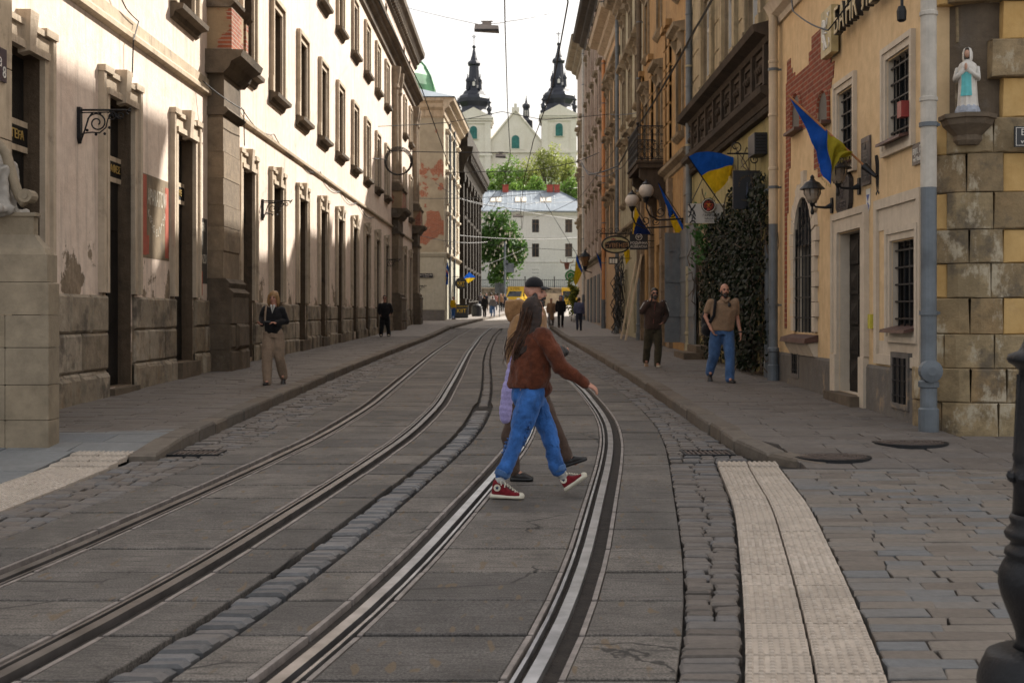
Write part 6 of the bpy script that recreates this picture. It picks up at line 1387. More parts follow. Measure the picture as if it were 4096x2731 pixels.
flag('small blue and yellow flag stretched over the far round cafe sign', [wp(1062,640,99),wp(1078,624,99),wp(1092,636,99)], [wp(1066,641,99),wp(1076,650,99),wp(1090,639,99)], [wp(1046,640,100), wp(1092,637,98.6)], half, BY, rip=.04)
p = wp(1009,652,91.6); t_ = thing('flag_post', 'dark slim iron post carrying the flag with a cross', 'post', (p[0], p[1], zr(91)+.13)); a = MB(); a.lathe([(.16,0),(.14,.3),(.06,.5),(.05,p[2]-zr(91)-.4),(.09,p[2]-zr(91)-.3),(.03,p[2]-zr(91)-.1)], (p[0],p[1],zr(91)+.13), 8); a.build('shaft', M['iron'], t_)
# ================================================================== shop signs
M['signwhite'] = plain('sign_white', (.52,.50,.47), .5, 0, .08, 3); M['signblack'] = plain('sign_black', (.014,.016,.022), .5)
def board(name, lab, x0, x1, y, z0, z1, mat, th=.05, cat='sign'):
    t_ = thing(name, lab, cat, ((x0+x1)/2, y, z0)); a = MB(); a.box(x0, x1, y, y+th, z0, z1); a.build('panel', mat, t_); return t_
def ftext(body, size, x, y, z, par, mat, al='CENTER', sx=1.0): return text_mesh(body, size, (x, y, z), (1,0,0), (0,0,1), mat, par, .003, align=al, sx=sx)
def disc(mb, x, y, z, r, th, n=28): mb.prism([(x+r*math.cos(2*math.pi*i/n), z+r*math.sin(2*math.pi*i/n)) for i in range(n)], lambda u, w_, d: (u, d, w_), y-th, y)
def ring(mb, x, y, z, r0, r1, th, n=28):
    for i in range(n):
        t0, t1 = 2*math.pi*i/n, 2*math.pi*(i+1)/n; mb.prism([(x+r*math.cos(t), z+r*math.sin(t)) for r, t in ((r0,t0),(r1,t0),(r1,t1),(r0,t1))], lambda u, w_, d: (u, d, w_), y-th, y)
# white cafe sign
Zs = 30.3; x0, _, z1 = wp(1581,467,Zs); x1, _, z0 = wp(1667,512,Zs)
cs_ = board('cafe_sign', 'white rectangular cafe sign with round red emblem beside the ivy', x0, x1, Zs, z0, z1, M['signwhite'])
a = MB(); r_ = random.Random(3); sx1 = x0+.165
pat = [[(0,.97),(.3,.8),(.55,.72),(1,.95)],[(.1,1),(.4,.72),(.3,.45),(0,.3)],[(.4,.72),(.8,.6),(1,.35)],[(.3,.45),(.62,.38),(.8,.6)],[(.62,.38),(.5,.12),(.2,0)],[(.5,.12),(.8,.12),(1,.0)],[(0,.62),(.32,.5)],[(.62,.38),(1,.2)]]
for ln in pat: a.tube([(x0+u*.165, Zs-.006, z0+v*(z1-z0)) for u, v in ln], .016, 5)
a.build('cracked_pattern', M['signblack'], cs_)
ex, _, ez = wp(1627,471.7,Zs); a = MB(); ring(a, ex, Zs-.012, ez, .135, .172, .05); e_ = a.build('emblem_rim', M['signblack'], cs_); a = MB(); ring(a, ex, Zs-.063, ez, .145, .158, .006); a.build('emblem_ring', M['white'], e_); a = MB(); disc(a, ex, Zs-.012, ez, .136, .03); a.build('emblem_disc', M['black'], e_)
a = MB()
for i in range(13):
    t = i*2.4; t2 = t+2.0+.5*math.sin(i*1.7); a.tube([(ex+.12*math.cos(t), Zs-.046, ez+.12*math.sin(t)), (ex+.115*math.cos(t2), Zs-.046, ez+.115*math.sin(t2))], .005, 4)
a.prism([(ex-.02,ez-.02),(ex+.05,ez-.12),(ex-.05,ez-.12)], lambda u, w_, d: (u, d, w_), Zs-.05, Zs-.044); a.build('emblem_lines', plain('emblem_red', (.42,.05,.03), .5), e_)
a = MB(); a.prism([(ex-.06,ez+.045),(ex+.06,ez+.045),(ex+.01,ez),(ex+.06,ez-.05),(ex,ez-.02),(ex-.05,ez-.05),(ex-.015,ez)], lambda u, w_, d: (u, d, w_), Zs-.056, Zs-.051); a.build('emblem_glass', plain('emblem_orange', (.55,.20,.03), .5), e_)
ftext('ГАРЯЧА', .075, ex+.01, Zs-.004, z0+.155, cs_, M['signblack']); ftext('ЧАША', .075, ex+.01, Zs-.004, z0+.085, cs_, M['signblack']); ftext('перша бар', .04, ex+.01, Zs-.004, z0+.035, cs_, M['signblack'])
a = MB(); a.tube([(x0+.06,Zs+.02,z1),(x0+.42,Zs+.02,z1+.75),(x1-.1,Zs+.02,z1+.62)], .012, 5); a.tube([(x0+.42,Zs+.02,z1+.75),(XR(Zs),Zs+.02,z1+.8)], .016, 5); a.build('suspension', M['iron'], cs_)
# sausage shop sign
Zs = 46; x0, _, z1 = wp(1446.5,532,Zs); x1, _, z0 = wp(1488.4,572.8,Zs); ss = board('sausage_sign', 'square black shop sign with ram head ring emblem and white lettering', x0, x1, Zs, z0, z1, M['signblack']); cx = (x0+x1)/2
ftext('РОДИННА', .125, cx, Zs-.004, z0+.20, ss, M['white'], sx=.98); ftext('КОВБАСКА', .125, cx, Zs-.004, z0+.07, ss, M['white'], sx=.88)
a = MB(); ring(a, cx, Zs-.001, z0+.46, .102, .12, .006)
for sg in (-1, 1): a.tube([(cx, Zs-.005, z0+.40)]+[(cx+sg*(.035+.033*math.cos(q)), Zs-.005, z0+.475+.033*math.sin(q)) for q in [math.pi-i*.5 if sg > 0 else i*.5 for i in range(10)]], .007, 4)
a.build('ram_emblem', M['white'], ss); a = MB()
for z in (z0+.08, z1-.1, (z0+z1)/2): a.tube([(x1,Zs+.025,z),(XR(Zs),Zs+.025,z)], .013, 5)
a.build('wall_rods', M['iron'], ss)
# oval souvenir sign
Zs = 52.5; cx, _, cz = wp(1414.5,561,Zs); sv = thing('souvenir_sign', 'oval wrought iron souvenir sign with gold letters on a scrolled bracket', 'sign', (cx, Zs, cz)); n = 32; a = MB()
a.prism([(cx+.56*math.cos(2*math.pi*i/n), cz+.33*math.sin(2*math.pi*i/n)) for i in range(n)], lambda u, w_, d: (u, d, w_), Zs, Zs+.04); a.build('oval_panel', plain('cream_sign', (.42,.36,.2), .5), sv)
a = MB(); a.tube([(cx+.57*math.cos(2*math.pi*i/n), Zs, cz+.34*math.sin(2*math.pi*i/n)) for i in range(n+1)], .035, 5); a.prism([(cx-.44,cz-.17),(cx+.5,cz-.17),(cx+.5,cz+.10),(cx+.2,cz+.18),(cx-.2,cz+.16),(cx-.44,cz+.08)], lambda u, w_, d: (u, d, w_), Zs-.02, Zs-.002); a.build('frame', M['iron'], sv)
ftext('СУВЕНІР', .26, cx+.02, Zs-.025, cz-.13, sv, plain('copper_letters', (.38,.20,.09), .4, .4), sx=.88); a = MB(); a.prism([(cx-.2,cz+.19),(cx+.0,cz+.19),(cx+.0,cz+.24),(cx-.06,cz+.22),(cx-.1,cz+.28),(cx-.14,cz+.22),(cx-.2,cz+.24)], lambda u, w_, d: (u, d, w_), Zs-.01, Zs-.002); a.build('town_mark', plain('sign_red', (.3,.05,.04), .5), sv)
a = MB(); a.tube([(cx-.65,Zs,cz+.45),(XR(Zs),Zs,cz+.45)], .025, 5); a.tube([(cx-.4,Zs,cz+.45),(cx-.4,Zs,cz+.25)], .012, 4); a.tube([(cx+.4,Zs,cz+.45),(cx+.4,Zs,cz+.25)], .012, 4)
def curl(mb, x, y, z, r, a0, tr, n=18, rr_=.012): mb.tube([(x+r*(1-.75*i/n)*math.cos(a0+tr*2*math.pi*i/n), y, z+r*(1-.75*i/n)*math.sin(a0+tr*2*math.pi*i/n)) for i in range(n+1)], rr_, 4)
for k in range(5): curl(a, cx-.5+k*.28, Zs, cz+.58, .12, -math.pi/2, 1.3 if k % 2 else -1.3)
curl(a, cx-.72, Zs, cz+.52, .1, 0, 1.2); a.build('scroll_bracket', M['iron'], sv)
xa, _, za = wp(1409,598,55); mb_ = board('menu_box', 'small black case with three white menu sheets under the souvenir sign', xa-.2, xa+.2, 55, za-.15, za+.15, M['signblack']); a = MB(); [a.box(xa-.165+k*.12, xa-.075+k*.12, 54.99, 54.998, za-.11, za+.08) for k in range(3)]; a.build('menu_sheets', M['white'], mb_)
a = MB(); a.tube([(xa+.2,55.02,za+.1),(XR(55),55.02,za+.1)], .012, 4); a.build('wall_rod', M['iron'], mb_)
# black hanging tavern sign
Zs = 26.0; x0, _, z1 = wp(1684,391,Zs); x1, _, z0 = wp(1748,479,Zs); tv = board('tavern_sign', 'large black hanging tavern sign with faint gold lettering over the ivy', x0, x1, Zs, z0, z1, M['signblack'], .07); cx = (x0+x1)/2
M['dimgold'] = plain('dim_gold_lettering', (.11,.07,.02), .6)
for i, ch in enumerate('PID SYNOJU FLJAZHKOJU'):
    t = math.pi*(1.03-1.06*i/20); rr_ = .145; q = (cx+rr_*math.cos(t), Zs-.004, z0+.48+.17*math.sin(t)); text_mesh(ch, .05, q, (math.sin(t),0,-math.cos(t)), (math.cos(t),0,math.sin(t)), M['dimgold'], tv, .002, align='CENTER')
ftext('ЧАС НАШ', .05, cx, Zs-.004, z0+.16, tv, M['dimgold']); a = MB(); a.prism([(cx-.018,z0+.22),(cx+.018,z0+.22),(cx+.018,z0+.42),(cx+.006,z0+.46),(cx+.005,z0+.54),(cx-.005,z0+.54),(cx-.006,z0+.46),(cx-.018,z0+.42)], lambda u, w_, d: (u, d, w_), Zs-.006, Zs-.001); a.build('bottle_mark', plain('bottle_blue', (.06,.075,.12), .4), tv)
a = MB(); zt_ = wp(1700,352,Zs)[2]; a.tube([(x0-.12,Zs+.03,zt_),(XR(Zs),Zs+.03,zt_)], .018, 5); curl(a, x0+.06, Zs+.03, zt_+.14, .12, -math.pi/2, 1.2); a.tube([(x0+.1,Zs+.03,zt_),(x0+.1,Zs+.03,z1)], .008, 4); a.tube([(x1-.1,Zs+.03,zt_),(x1-.1,Zs+.03,z1)], .008, 4); curl(a, x1-.12, Zs+.03, zt_-.12, .1, math.pi/2, 1.3); a.build('iron_arm', M['iron'], tv)
t_ = thing('vent_box', 'dark metal box unit fixed high by the cream downpipe over the ivy', 'box', TRw(25.5, 0, 4.9)); a = MB(TRw); a.box(25.2, 25.9, .02, .27, 4.72, 5.14); a.build('casing', M['signblack'], t_); a = MB(TRw); 
for k in range(6): a.box(25.19, 25.2, .05, .25, 4.76+k*.06, 4.79+k*.06)
a.build('vent_slats', M['iron'], t_)
# globe lamps
M['globe'] = plain('milky_globe', (.48,.43,.38), .35, 0, .12, 5)
def globe(px, py_, Z, lab):
    x, y, z = wp(px, py_, Z); t_ = thing('globe_lamp', lab, 'lamp', (x, y, z), 'milky globe lamps under the balcony'); a = MB(); a.ball((x,y,z), .215, 20, .98); a.build('globe', M['globe'], t_, smooth=True)
    a = MB(); a.lathe([(.13,.17),(.135,.20),(.10,.22),(.05,.26),(.015,.33)], (x,y,z), 12); a.build('cap', M['iron'], t_); a = MB(); a.lathe([(.04,-.34),(.07,-.28),(.10,-.22),(.11,-.18)], (x,y,z), 12); a.build('cup', M['iron'], t_)
    a = MB(); xw = XR(Z); a.tube([(x,y,z-.3),(x,y,z-.5),(x+.1,y,z-.72),(x+.35,y,z-.85),(xw,y,z-.8)], .028, 6); curl(a, x+.4, y, z-.62, .16, math.pi, 1.3, rr_=.016); curl(a, x+.72, y, z-.66, .12, 0, -1.3, rr_=.014); a.box(xw-.05, xw, y-.06, y+.06, z-1.0, z-.5); a.build('scroll_arm', M['iron'], t_)
globe(1484.6, 437.4, 37.0, 'milky globe lamp higher and nearer, just left of the narrow flag'); globe(1452, 460, 39.6, 'milky globe lamp lower and farther left of the pair')
# far right lantern, green sign, bull sign
x, y, z = wp(1344,598,84); t_ = thing('wall_lantern', 'old six sided lantern on the end houses far down the right side', 'lantern', (x, y, z)); a = MB(); a.lathe([(.18,-.35),(.33,.2),(.36,.25)], (x,y,z), 6); a.build('glass', plain('amber_glass', (.16,.08,.03), .3), t_); a = MB(); a.lathe([(.40,.25),(.25,.45),(.1,.55),(.03,.75)], (x,y,z), 6); a.lathe([(.05,-.7),(.12,-.5),(.18,-.36)], (x,y,z), 6); a.tube([(x,y,z-.65),(XR(84),y,z-.8)], .03, 5); a.build('ironwork', M['iron'], t_)
x, y, z = wp(1311,633,96); t_ = thing('round_sign', 'round green shop sign hanging at the far end of the right row', 'sign', (x, y, z)); a = MB(); disc(a, x, y+.03, z, .44, .06); a.build('disc', plain('sign_green', (.03,.22,.05), .5), t_); a = MB(); ring(a, x, y-.031, z, .26, .31, .01); a.tube([(x-.1,y-.04,z-.1),(x+.1,y-.04,z-.08),(x+.05,y-.04,z+.08)], .02, 4); a.build('emblem', M['white'], t_); a = MB(); a.tube([(x,y,z+.44),(x,y,z+.8),(XR(96),y,z+.8)], .025, 4); a.build('arm', M['iron'], t_)
x, y, z = wp(1302,605,94); t_ = thing('bull_sign', 'carved brown bull head sign above the round green sign', 'sign', (x, y, z)); a = MB(); a.prism([(x-.13,z-.4),(x+.13,z-.4),(x+.22,z+.1),(x-.22,z+.1)], lambda u, w_, d: (u, d, w_), y-.06, y+.06); a.build('head', plain('bull_brown', (.20,.07,.04), .6), t_); a = MB(); [a.tube([(x+sg*.2,y,z+.05),(x+sg*.42,y,z+.1),(x+sg*.5,y,z+.32)], [.06,.05,.02], 5) for sg in (-1, 1)]; a.build('horns', M['ledge'], t_); a = MB(); a.tube([(x,y,z+.1),(x,y,z+.4),(XR(94),y,z+.5)], .025, 4); a.build('arm', M['iron'], t_)
# far cafe on the left
x, y, z = wp(1059,650,98); t_ = thing('round_cafe_sign', 'round black cafe sign with yellow letters by the brick scarred building', 'sign', (x, y, z)); a = MB(); disc(a, x, y+.03, z, .46, .06); a.build('disc', M['signblack'], t_); M['kiit'] = plain('yellow_letters', (.65,.42,.02), .5); ftext('KIIT', .36, x, y-.034, z-.12, t_, M['kiit'], sx=.95); ftext('KAVA I CHAY', .09, x, y-.034, z-.24, t_, M['kiit']); a = MB(); a.tube([(x-.65,y,z+.5),(x+.2,y,z+.5)], .025, 4); a.tube([(x,y,z+.46),(x,y,z+.5)], .015, 4); a.build('arm', M['iron'], t_)
x, y, z = wp(1060,722,97); zb = zr(97)+.13; t_ = thing('cafe_stand', 'black cafe stand board with yellow letters on the far left pavement', 'stand', (x, y, zb)); a = MB(); a.box(x-.5, x+.5, y, y+.5, zb, zb+1.0); a.box(x-.55, x+.55, y-.04, y+.55, zb+1.0, zb+1.05); a.build('box', M['signblack'], t_); ftext('KIIT', .42, x, y-.004, zb+.42, t_, M['kiit']); a = MB(); a.box(x-.5, x+.5, y-.005, y-.001, zb+.88, zb+.91); a.build('yellow_line', M['kiit'], t_)
x, y, z = wp(1095,720,103); zb = zr(103)+.13; t_ = thing('litter_bin', 'black litter bin beside the black stone building', 'bin', (x, y, zb)); a = MB(); a.lathe([(.38,0),(.42,.1),(.42,.75),(.36,.8)], (x,y,zb), 12); a.build('drum', M['signblack'], t_); a = MB(); a.lathe([(.40,.8),(.42,.86),(.2,1.0),(.02,1.02)], (x,y,zb), 12); a.build('lid', M['iron'], t_)
a = MB(TF); x0 = 16-7.0; 
xs0 = (963-1176)/2940*89.9; a = MB(); zc = wp(0,632,89.9)[2]; a.box(xs0, xs0+.95, 89.82, 89.86, zc-.15, zc+.15); o = tag(a.build('street_sign', M['enamel']), 'small dark street name plate on the gable of the brick scarred building', 'street sign'); ftext('вул. І. Федорова', .12, xs0+.475, 89.816, zc+.01, o, M['white'], sx=.85); ftext('vul. Fedorova', .07, xs0+.475, 89.816, zc-.10, o, M['white'])
# ================================================================== ivy on the wall, planter shrub far right
IV = thing('ivy', 'dark tangled ivy covering the wall beside the yellow building', 'climbing plant', TRw(28, 0, gzr(28))); r_ = random.Random(21); a = MB(TRw)
def ivz(s): return 3.95+.35*math.sin(s*2.3)-max(0, s-29.5)*.25
b_ = MB(TRw)
for k in range(12000):
    s = 24.55+abs(r_.random()**1.0)*7.2; zt_ = ivz(s)
    z = gzr(s)+.05+(zt_-gzr(s))*r_.random(); d = .06+.42*r_.random()*(1-.5*abs((z-2)/2.5)); 
    if noise.noise(Vector((s*1.7, z*1.7, d*2))) < -.22: continue
    p = Vector((s, d, z)); n_ = Vector((r_.gauss(0,.7), 1, r_.gauss(.3,.7))).normalized(); t1 = n_.orthogonal().normalized(); t1 = (Matrix.Rotation(r_.random()*6.28, 3, n_) @ t1); t2 = n_.cross(t1); q = r_.uniform(.025,.07)
    b_.add([p-t1*q, p+t2*q*.7, p+t1*q, p-t2*q*.7], [(0,1,2,3)])
M['ivyleaf'] = leaf('ivy_leaf', (.004,.008,.004), (.014,.028,.011)); b_.build('leaves', M['ivyleaf'], IV, recalc=False)
for k in range(150):
    s = r_.uniform(24.6, 34.2); z = r_.uniform(.6, 4.2); pts = [Vector((s, .05+.1*r_.random(), z))]
    for q in range(7): pts.append(pts[-1]+Vector((r_.gauss(0,.16), r_.gauss(0,.08), r_.gauss(-.12 if k % 3 else .1,.16)))); pts[-1].y = max(.03, min(.55, pts[-1].y)); pts[-1].z = max(.4, pts[-1].z)
    a.tube(pts, r_.uniform(.006,.016), 4)
for k in range(12):
    s = r_.uniform(25, 31); a.tube([(s,.06,.35),(s+.2,.1,1.4),(s-.15,.08,2.6),(s+.2,.1,3.6)], .03, 5)
M['vine'] = plain('grey_brown_vine', (.075,.055,.04), .9, 0, .5, 8); a.build('stems', M['vine'], IV, recalc=False)
b_ = MB(TRw)
for k in range(260):
    p = Vector((r_.gauss(31.6,.45), .25+.35*r_.random(), r_.gauss(3.35,.38))); n_ = Vector((r_.gauss(0,1), 1, r_.gauss(.3,1))).normalized(); t1 = n_.orthogonal().normalized(); t2 = n_.cross(t1); q = r_.uniform(.05,.10); b_.add([p-t1*q, p+t2*q*.45, p+t1*q, p-t2*q*.45], [(0,1,2,3)])
b_.build('fresh_leaves', leaf('fresh_ivy', (.02,.075,.015), (.05,.14,.03)), IV, recalc=False)
x, y, _ = wp(1314,700,90); t_, c2_ = tree('tall yellow green potted shrub at the end of the right row', x-.1, 89, zr(89)+.13, 3.0, 1.75, .55, .5, 1.6, 2600, .2, leaf('shrub_leaf', (.12,.16,.02), (.30,.30,.05)), None, 77, 9, .2, 'shrub', 'shrub')
# tangle of black vines and cable on the peach house front, leaning planks
a = MB(TRw); r_ = random.Random(8)
for k in range(60):
    s = r_.uniform(57, 60.5); z = r_.uniform(1.2, 4.3); a.tube([(s+r_.gauss(0,.3), .1+.25*r_.random(), z), (s+r_.gauss(0,.4), .45*r_.random()+.1, z-.5), (s+r_.gauss(0,.4), .3*r_.random()+.05, max(.7, z-1.1))], .022, 4)
tag(a.build('bare_vine', M['wire'], None, recalc=False), 'tangle of bare black vines hanging on the pale green house front', 'climbing plant')
for k, (s, z1_) in enumerate(((49.4, 3.9), (51.6, 3.7))):
    a = MB(); p0, p1 = Vector(TRw(s, .75, gzr(s))), Vector(TRw(s+.15, .12, z1_)); u = Vector((0,1,0))*.13; w_ = Vector((.03,0,.01)); a.add([p0-u-w_, p0+u-w_, p0+u+w_, p0-u+w_, p1-u-w_, p1+u-w_, p1+u+w_, p1-u+w_], [(0,3,2,1),(4,5,6,7),(0,1,5,4),(1,2,6,5),(2,3,7,6),(3,0,4,7)])
    tag(a.build('leaning_plank', M['ledge']), ('nearer pale wooden plank leaning on the ochre house', 'farther pale plank leaning against the pale green house')[k], 'plank')
# ================================================================== cast iron post in the right foreground, blurred by nearness
LPx, LPy = 1.875, 4.5; LPt = thing('lamp_post', 'black cast iron lamp post cut by the right picture edge', 'lamp post', (LPx, LPy, zr(4.5)))
def prof(px_list): return [(max(.01, (2390-x)/2940*LPy), CAM_H+(722.5-y)/2940*LPy) for y, x in px_list]
a = MB(); a.lathe([(.24,0),(.24,.12),(.22,.14)]+[(r, z) for r, z in prof([(1568,2240),(1545,2245),(1530,2250),(1515,2257),(1503,2262),(1496,2276),(1488,2300)]) if z > .15], (LPx,LPy,0), 28); a.build('base', M['iron'], LPt, smooth=True)
a = MB(); a.lathe(prof([(1490,2318),(1475,2327),(1455,2325),(1430,2317),(1400,2305),(1370,2294),(1340,2287),(1315,2288),(1295,2296),(1280,2306),(1272,2300),(1262,2302),(1254,2312),(1245,2316),(1236,2304),(1224,2300),(1215,2306),(1204,2316),(1190,2311),(1180,2316)]), (LPx,LPy,0), 24); a.build('vase', M['iron'], LPt, smooth=True)
a = MB(); a.lathe(prof([(1182,2318),(1120,2321),(1100,2316),(1090,2312),(1080,2318),(1060,2322),(1045,2318),(1035,2322),(1000,2324),(940,2327),(880,2330),(850,2333),(838,2320),(832,2310),(824,2306),(814,2309),(806,2330),(798,2336),(785,2342),(740,2358),(600,2361),(300,2363)]), (LPx,LPy,0), 24)
a.lathe([(.045,2.15),(.04,3.3),(.08,3.33),(.08,3.4),(.03,3.45)], (LPx,LPy,0), 14); a.build('shaft', M['iron'], LPt, smooth=True)
a = MB(); 
for k in range(12): t = k*math.pi/6; a.ball((LPx+.11*math.cos(t), LPy+.11*math.sin(t), CAM_H-(1095-722.5)/2940*LPy), .022, 6)
for k in range(12): t = k*math.pi/6; a.tube([(LPx+.098*math.cos(t), LPy+.098*math.sin(t), CAM_H-(1060-722.5)/2940*LPy), (LPx+.085*math.cos(t), LPy+.085*math.sin(t), CAM_H-(860-722.5)/2940*LPy)], .010, 5)
a.build('flutes_and_beads', M['iron'], LPt)
a = MB(); a.lathe([(.12,3.45),(.2,3.95)], (LPx,LPy,0), 6); a.build('lantern_glass', M['lampglass'], LPt); a = MB(); a.lathe([(.24,3.95),(.12,4.15),(.03,4.3)], (LPx,LPy,0), 6); a.build('lantern_roof', M['iron'], LPt)
# ================================================================== niche statue and the stone figure on the pedestal
MS = thing('niche_statue', 'white robed praying statue with turquoise dress on the corner corbel', 'statue', (NX, NY, 3.90)); M['statwhite'] = plain('statue_white', (.62,.59,.54), .5, 0, .12, 12); M['aqua'] = plain('turquoise_paint', (.10,.45,.47), .5, 0, .15, 12)
F = Vector((-.75,-.66,0)).normalized(); F = Vector((-.45,-.9,0)).normalized()
def lathe_s(mb, prof, c, n=28, amp=.0, lob=9, f0=0.0, f1=2*math.pi, sx=1, sy=1):
    vs = []; k = len(prof); base = math.atan2(F.y, F.x)
    for r, z in prof:
        for j in range(n+1):
            t = f0+(f1-f0)*j/n; rr_ = r*(1+amp*math.cos(lob*t)*max(0, 1-z*.9)); vs.append((c[0]+.86*rr_*math.cos(t+base)*sx, c[1]+.86*rr_*math.sin(t+base)*sy, c[2]+z))
    mb.add(vs, [(i*(n+1)+j, i*(n+1)+j+1, (i+1)*(n+1)+j+1, (i+1)*(n+1)+j) for i in range(k-1) for j in range(n)])
C0 = (NX, NY, 3.90)
a = MB(); a.lathe([(.15,0),(.15,.05),(.13,.10),(.10,.13)], C0, 10); a.ball((NX+F.x*.06, NY+F.y*.06, 3.99), .06, 7); a.build('rock_base', plain('pale_blue_rock', (.33,.36,.42), .7, 0, .3, 15), MS)
a = MB(); lathe_s(a, [(.135,.10),(.125,.2),(.115,.4),(.125,.5),(.13,.56),(.105,.61),(.06,.64),(.045,.66)], C0, 40, .10, 11); lathe_s(a, [(.062,.64),(.072,.68),(.07,.74),(.05,.79),(.01,.81)], C0, 20, 0, 1, .55, 2*math.pi-.55)
for sg in (-1, 1):
    sd = Vector((-F.y, F.x, 0))*sg; p0 = Vector(C0)+sd*.105+Vector((0,0,.56)); p1 = p0+sd*.02+F*.05+Vector((0,0,-.13)); p2 = Vector(C0)+F*.115+sd*.02+Vector((0,0,.53)); a.tube([p0, p1, p2], [.035,.042,.028], 8)
a.build('robe', M['statwhite'], MS, smooth=True)
a = MB(); lathe_s(a, [(.137,.22),(.124,.32),(.120,.42),(.128,.50)], C0, 10, .06, 12, -.55, .55); a.build('dress', M['aqua'], MS, smooth=True); M['skin'] = plain('skin', (.46,.26,.18), .55, 0, .12, 20)
a = MB(); p = Vector(C0)+F*.028+Vector((0,0,.725)); ellip(a, p, .036, .036, .048); a.build('face', M['skin'], MS, smooth=True); a = MB(); q = Vector(C0)+F*.135+Vector((0,0,.56)); ellip(a, q, .018, .018, .042); a.build('hands', M['skin'], MS, smooth=True)
# stone figure sitting on the left pedestal: only its draped lower part reaches the picture
def remesh(mb, voxel, smooth=2, disp=0.0, dscale=8.0, seed=0, fold=0.0):
    me = bpy.data.meshes.new('tmp'); me.from_pydata(mb.v, [], mb.f); bm = bmesh.new(); bm.from_mesh(me); bmesh.ops.recalc_face_normals(bm, faces=bm.faces); bm.to_mesh(me); bm.free()
    o = bpy.data.objects.new('tmp', me); WORK.collection.objects.link(o); m = o.modifiers.new('r', 'REMESH'); m.mode = 'VOXEL'; m.voxel_size = voxel
    if smooth: s = o.modifiers.new('s', 'SMOOTH'); s.iterations = smooth; s.factor = .5
    vl = WORK.view_layers[0]; vl.update(); e = bpy.data.meshes.new_from_object(o.evaluated_get(vl.depsgraph)); bpy.data.objects.remove(o)
    if disp or fold:
        for v in e.vertices:
            d = 0.0
            if disp: d += disp*noise.noise(v.co*dscale+Vector((seed, 0, 0)))
            if fold: q = v.co; d += fold*noise.noise(Vector((q.x*9+seed, q.y*9, q.z*3.2)))*1.2 + fold*.5*noise.noise(Vector((q.x*18, q.y*18+seed, q.z*16)))
            v.co += v.normal*d
    e.polygons.foreach_set('use_smooth', [True]*len(e.polygons)); return e
def meshobj(name, me, mat, parent):
    off = wloc(parent) if parent is not None else Vector((0,0,0)); 
    for v in me.vertices: v.co -= off
    me.materials.clear(); me.materials.append(mat); me.name = name; me.update(); o = bpy.data.objects.new(name, me); COL.objects.link(o); o.parent = parent; return o
ST = MB(); X0, Y0s = -5.98, 13.98
ellip(ST, (X0-.1,Y0s,3.55), .34, .30, .55); ellip(ST, (X0-.05,Y0s,2.95), .42, .38, .38); ST.tube([(X0,Y0s-.1,3.0),(X0+.42,Y0s-.12,3.02),(X0+.42,Y0s-.14,2.72)], [.2,.17,.11], 10); ST.tube([(X0,Y0s+.15,3.05),(X0+.4,Y0s+.15,3.1),(X0+.38,Y0s+.12,2.72)], [.2,.17,.11], 10); ellip(ST, (X0+.46,Y0s-.14,2.70), .13, .07, .05); ellip(ST, (X0-.1,Y0s,4.3), .13, .15, .18); ST.tube([(X0-.1,Y0s,4.0),(X0-.1,Y0s,4.2)], [.12,.08], 8); ST.tube([(X0-.1,Y0s-.3,3.9),(X0+.1,Y0s-.42,3.5),(X0+.3,Y0s-.3,3.25)], [.11,.10,.07], 8); ST.tube([(X0-.1,Y0s+.3,3.9),(X0+.05,Y0s+.42,3.5),(X0+.25,Y0s+.3,3.2)], [.11,.10,.07], 8); ST.box(X0-.5, X0+.55, Y0s-.4, Y0s+.45, 2.64, 2.72)
M['statgrey'] = plaster('grey_sculpture_stone', (.27,.25,.22), (.40,.37,.33), dirt=(.08,.075,.07), streak=.5, spots=.6)
stt = thing('stone_figure', 'grey stone draped figure seated on the pedestal at the left edge', 'statue', (X0, Y0s, 2.66)); meshobj('figure', remesh(ST, .025, 3, .02, 6, 3, .045), M['statgrey'], stt)
a = MB(); a.tube([(-5.62,13.95,3.45),(-5.51,13.95,3.30),(-5.44,13.95,3.03),(-5.37,13.95,2.84),(-5.30,13.95,2.75)], [.05,.06,.06,.06,.06], 8)
for sg in (0, 1): a.lathe([(.10,-.08),(.11,0),(.10,.08)], (0,0,0), 14) if False else None
o = MB(); o.tube([(-5.27,13.84,2.84),(-5.27,14.04,2.84)], .075, 12); o.tube([(-5.27,13.83,2.84),(-5.27,14.05,2.84)], .035, 8)
sc_ = meshobj('scroll_volute', (lambda m_: m_)(remesh(a, .02, 1)), M['pedestal'], PD); o.build('volute_end', M['pedestal'], sc_)
# ================================================================== people
def V(*a): return Vector(a)
def limb(mb, pts, rs, n=12):
    pts = [Vector(p) for p in pts]; mb.tube(pts, list(rs), n)
    for p, r in zip(pts, rs): mb.ball(tuple(p), r*.99, n)
def loft(mb, rings, f, n=20, sq=2.4):
    """rings of (centre, half width, half depth); f = facing direction in plan; squarish ellipse sections"""
    f = Vector((f[0], f[1], 0)).normalized(); rt = Vector((f.y, -f.x, 0)); vs = []
    for c, hw, hd in rings:
        for j in range(n):
            t = 2*math.pi*j/n; cx, sx = math.cos(t), math.sin(t)
            vs.append(Vector(c)+rt*(hw*math.copysign(abs(cx)**(2/sq), cx))+f*(hd*math.copysign(abs(sx)**(2/sq), sx)))
    k = len(rings); mb.add(vs, [(i*n+j, i*n+(j+1)%n, (i+1)*n+(j+1)%n, (i+1)*n+j) for i in range(k-1) for j in range(n)]+[tuple(range(n))[::-1], tuple(range((k-1)*n, k*n))])
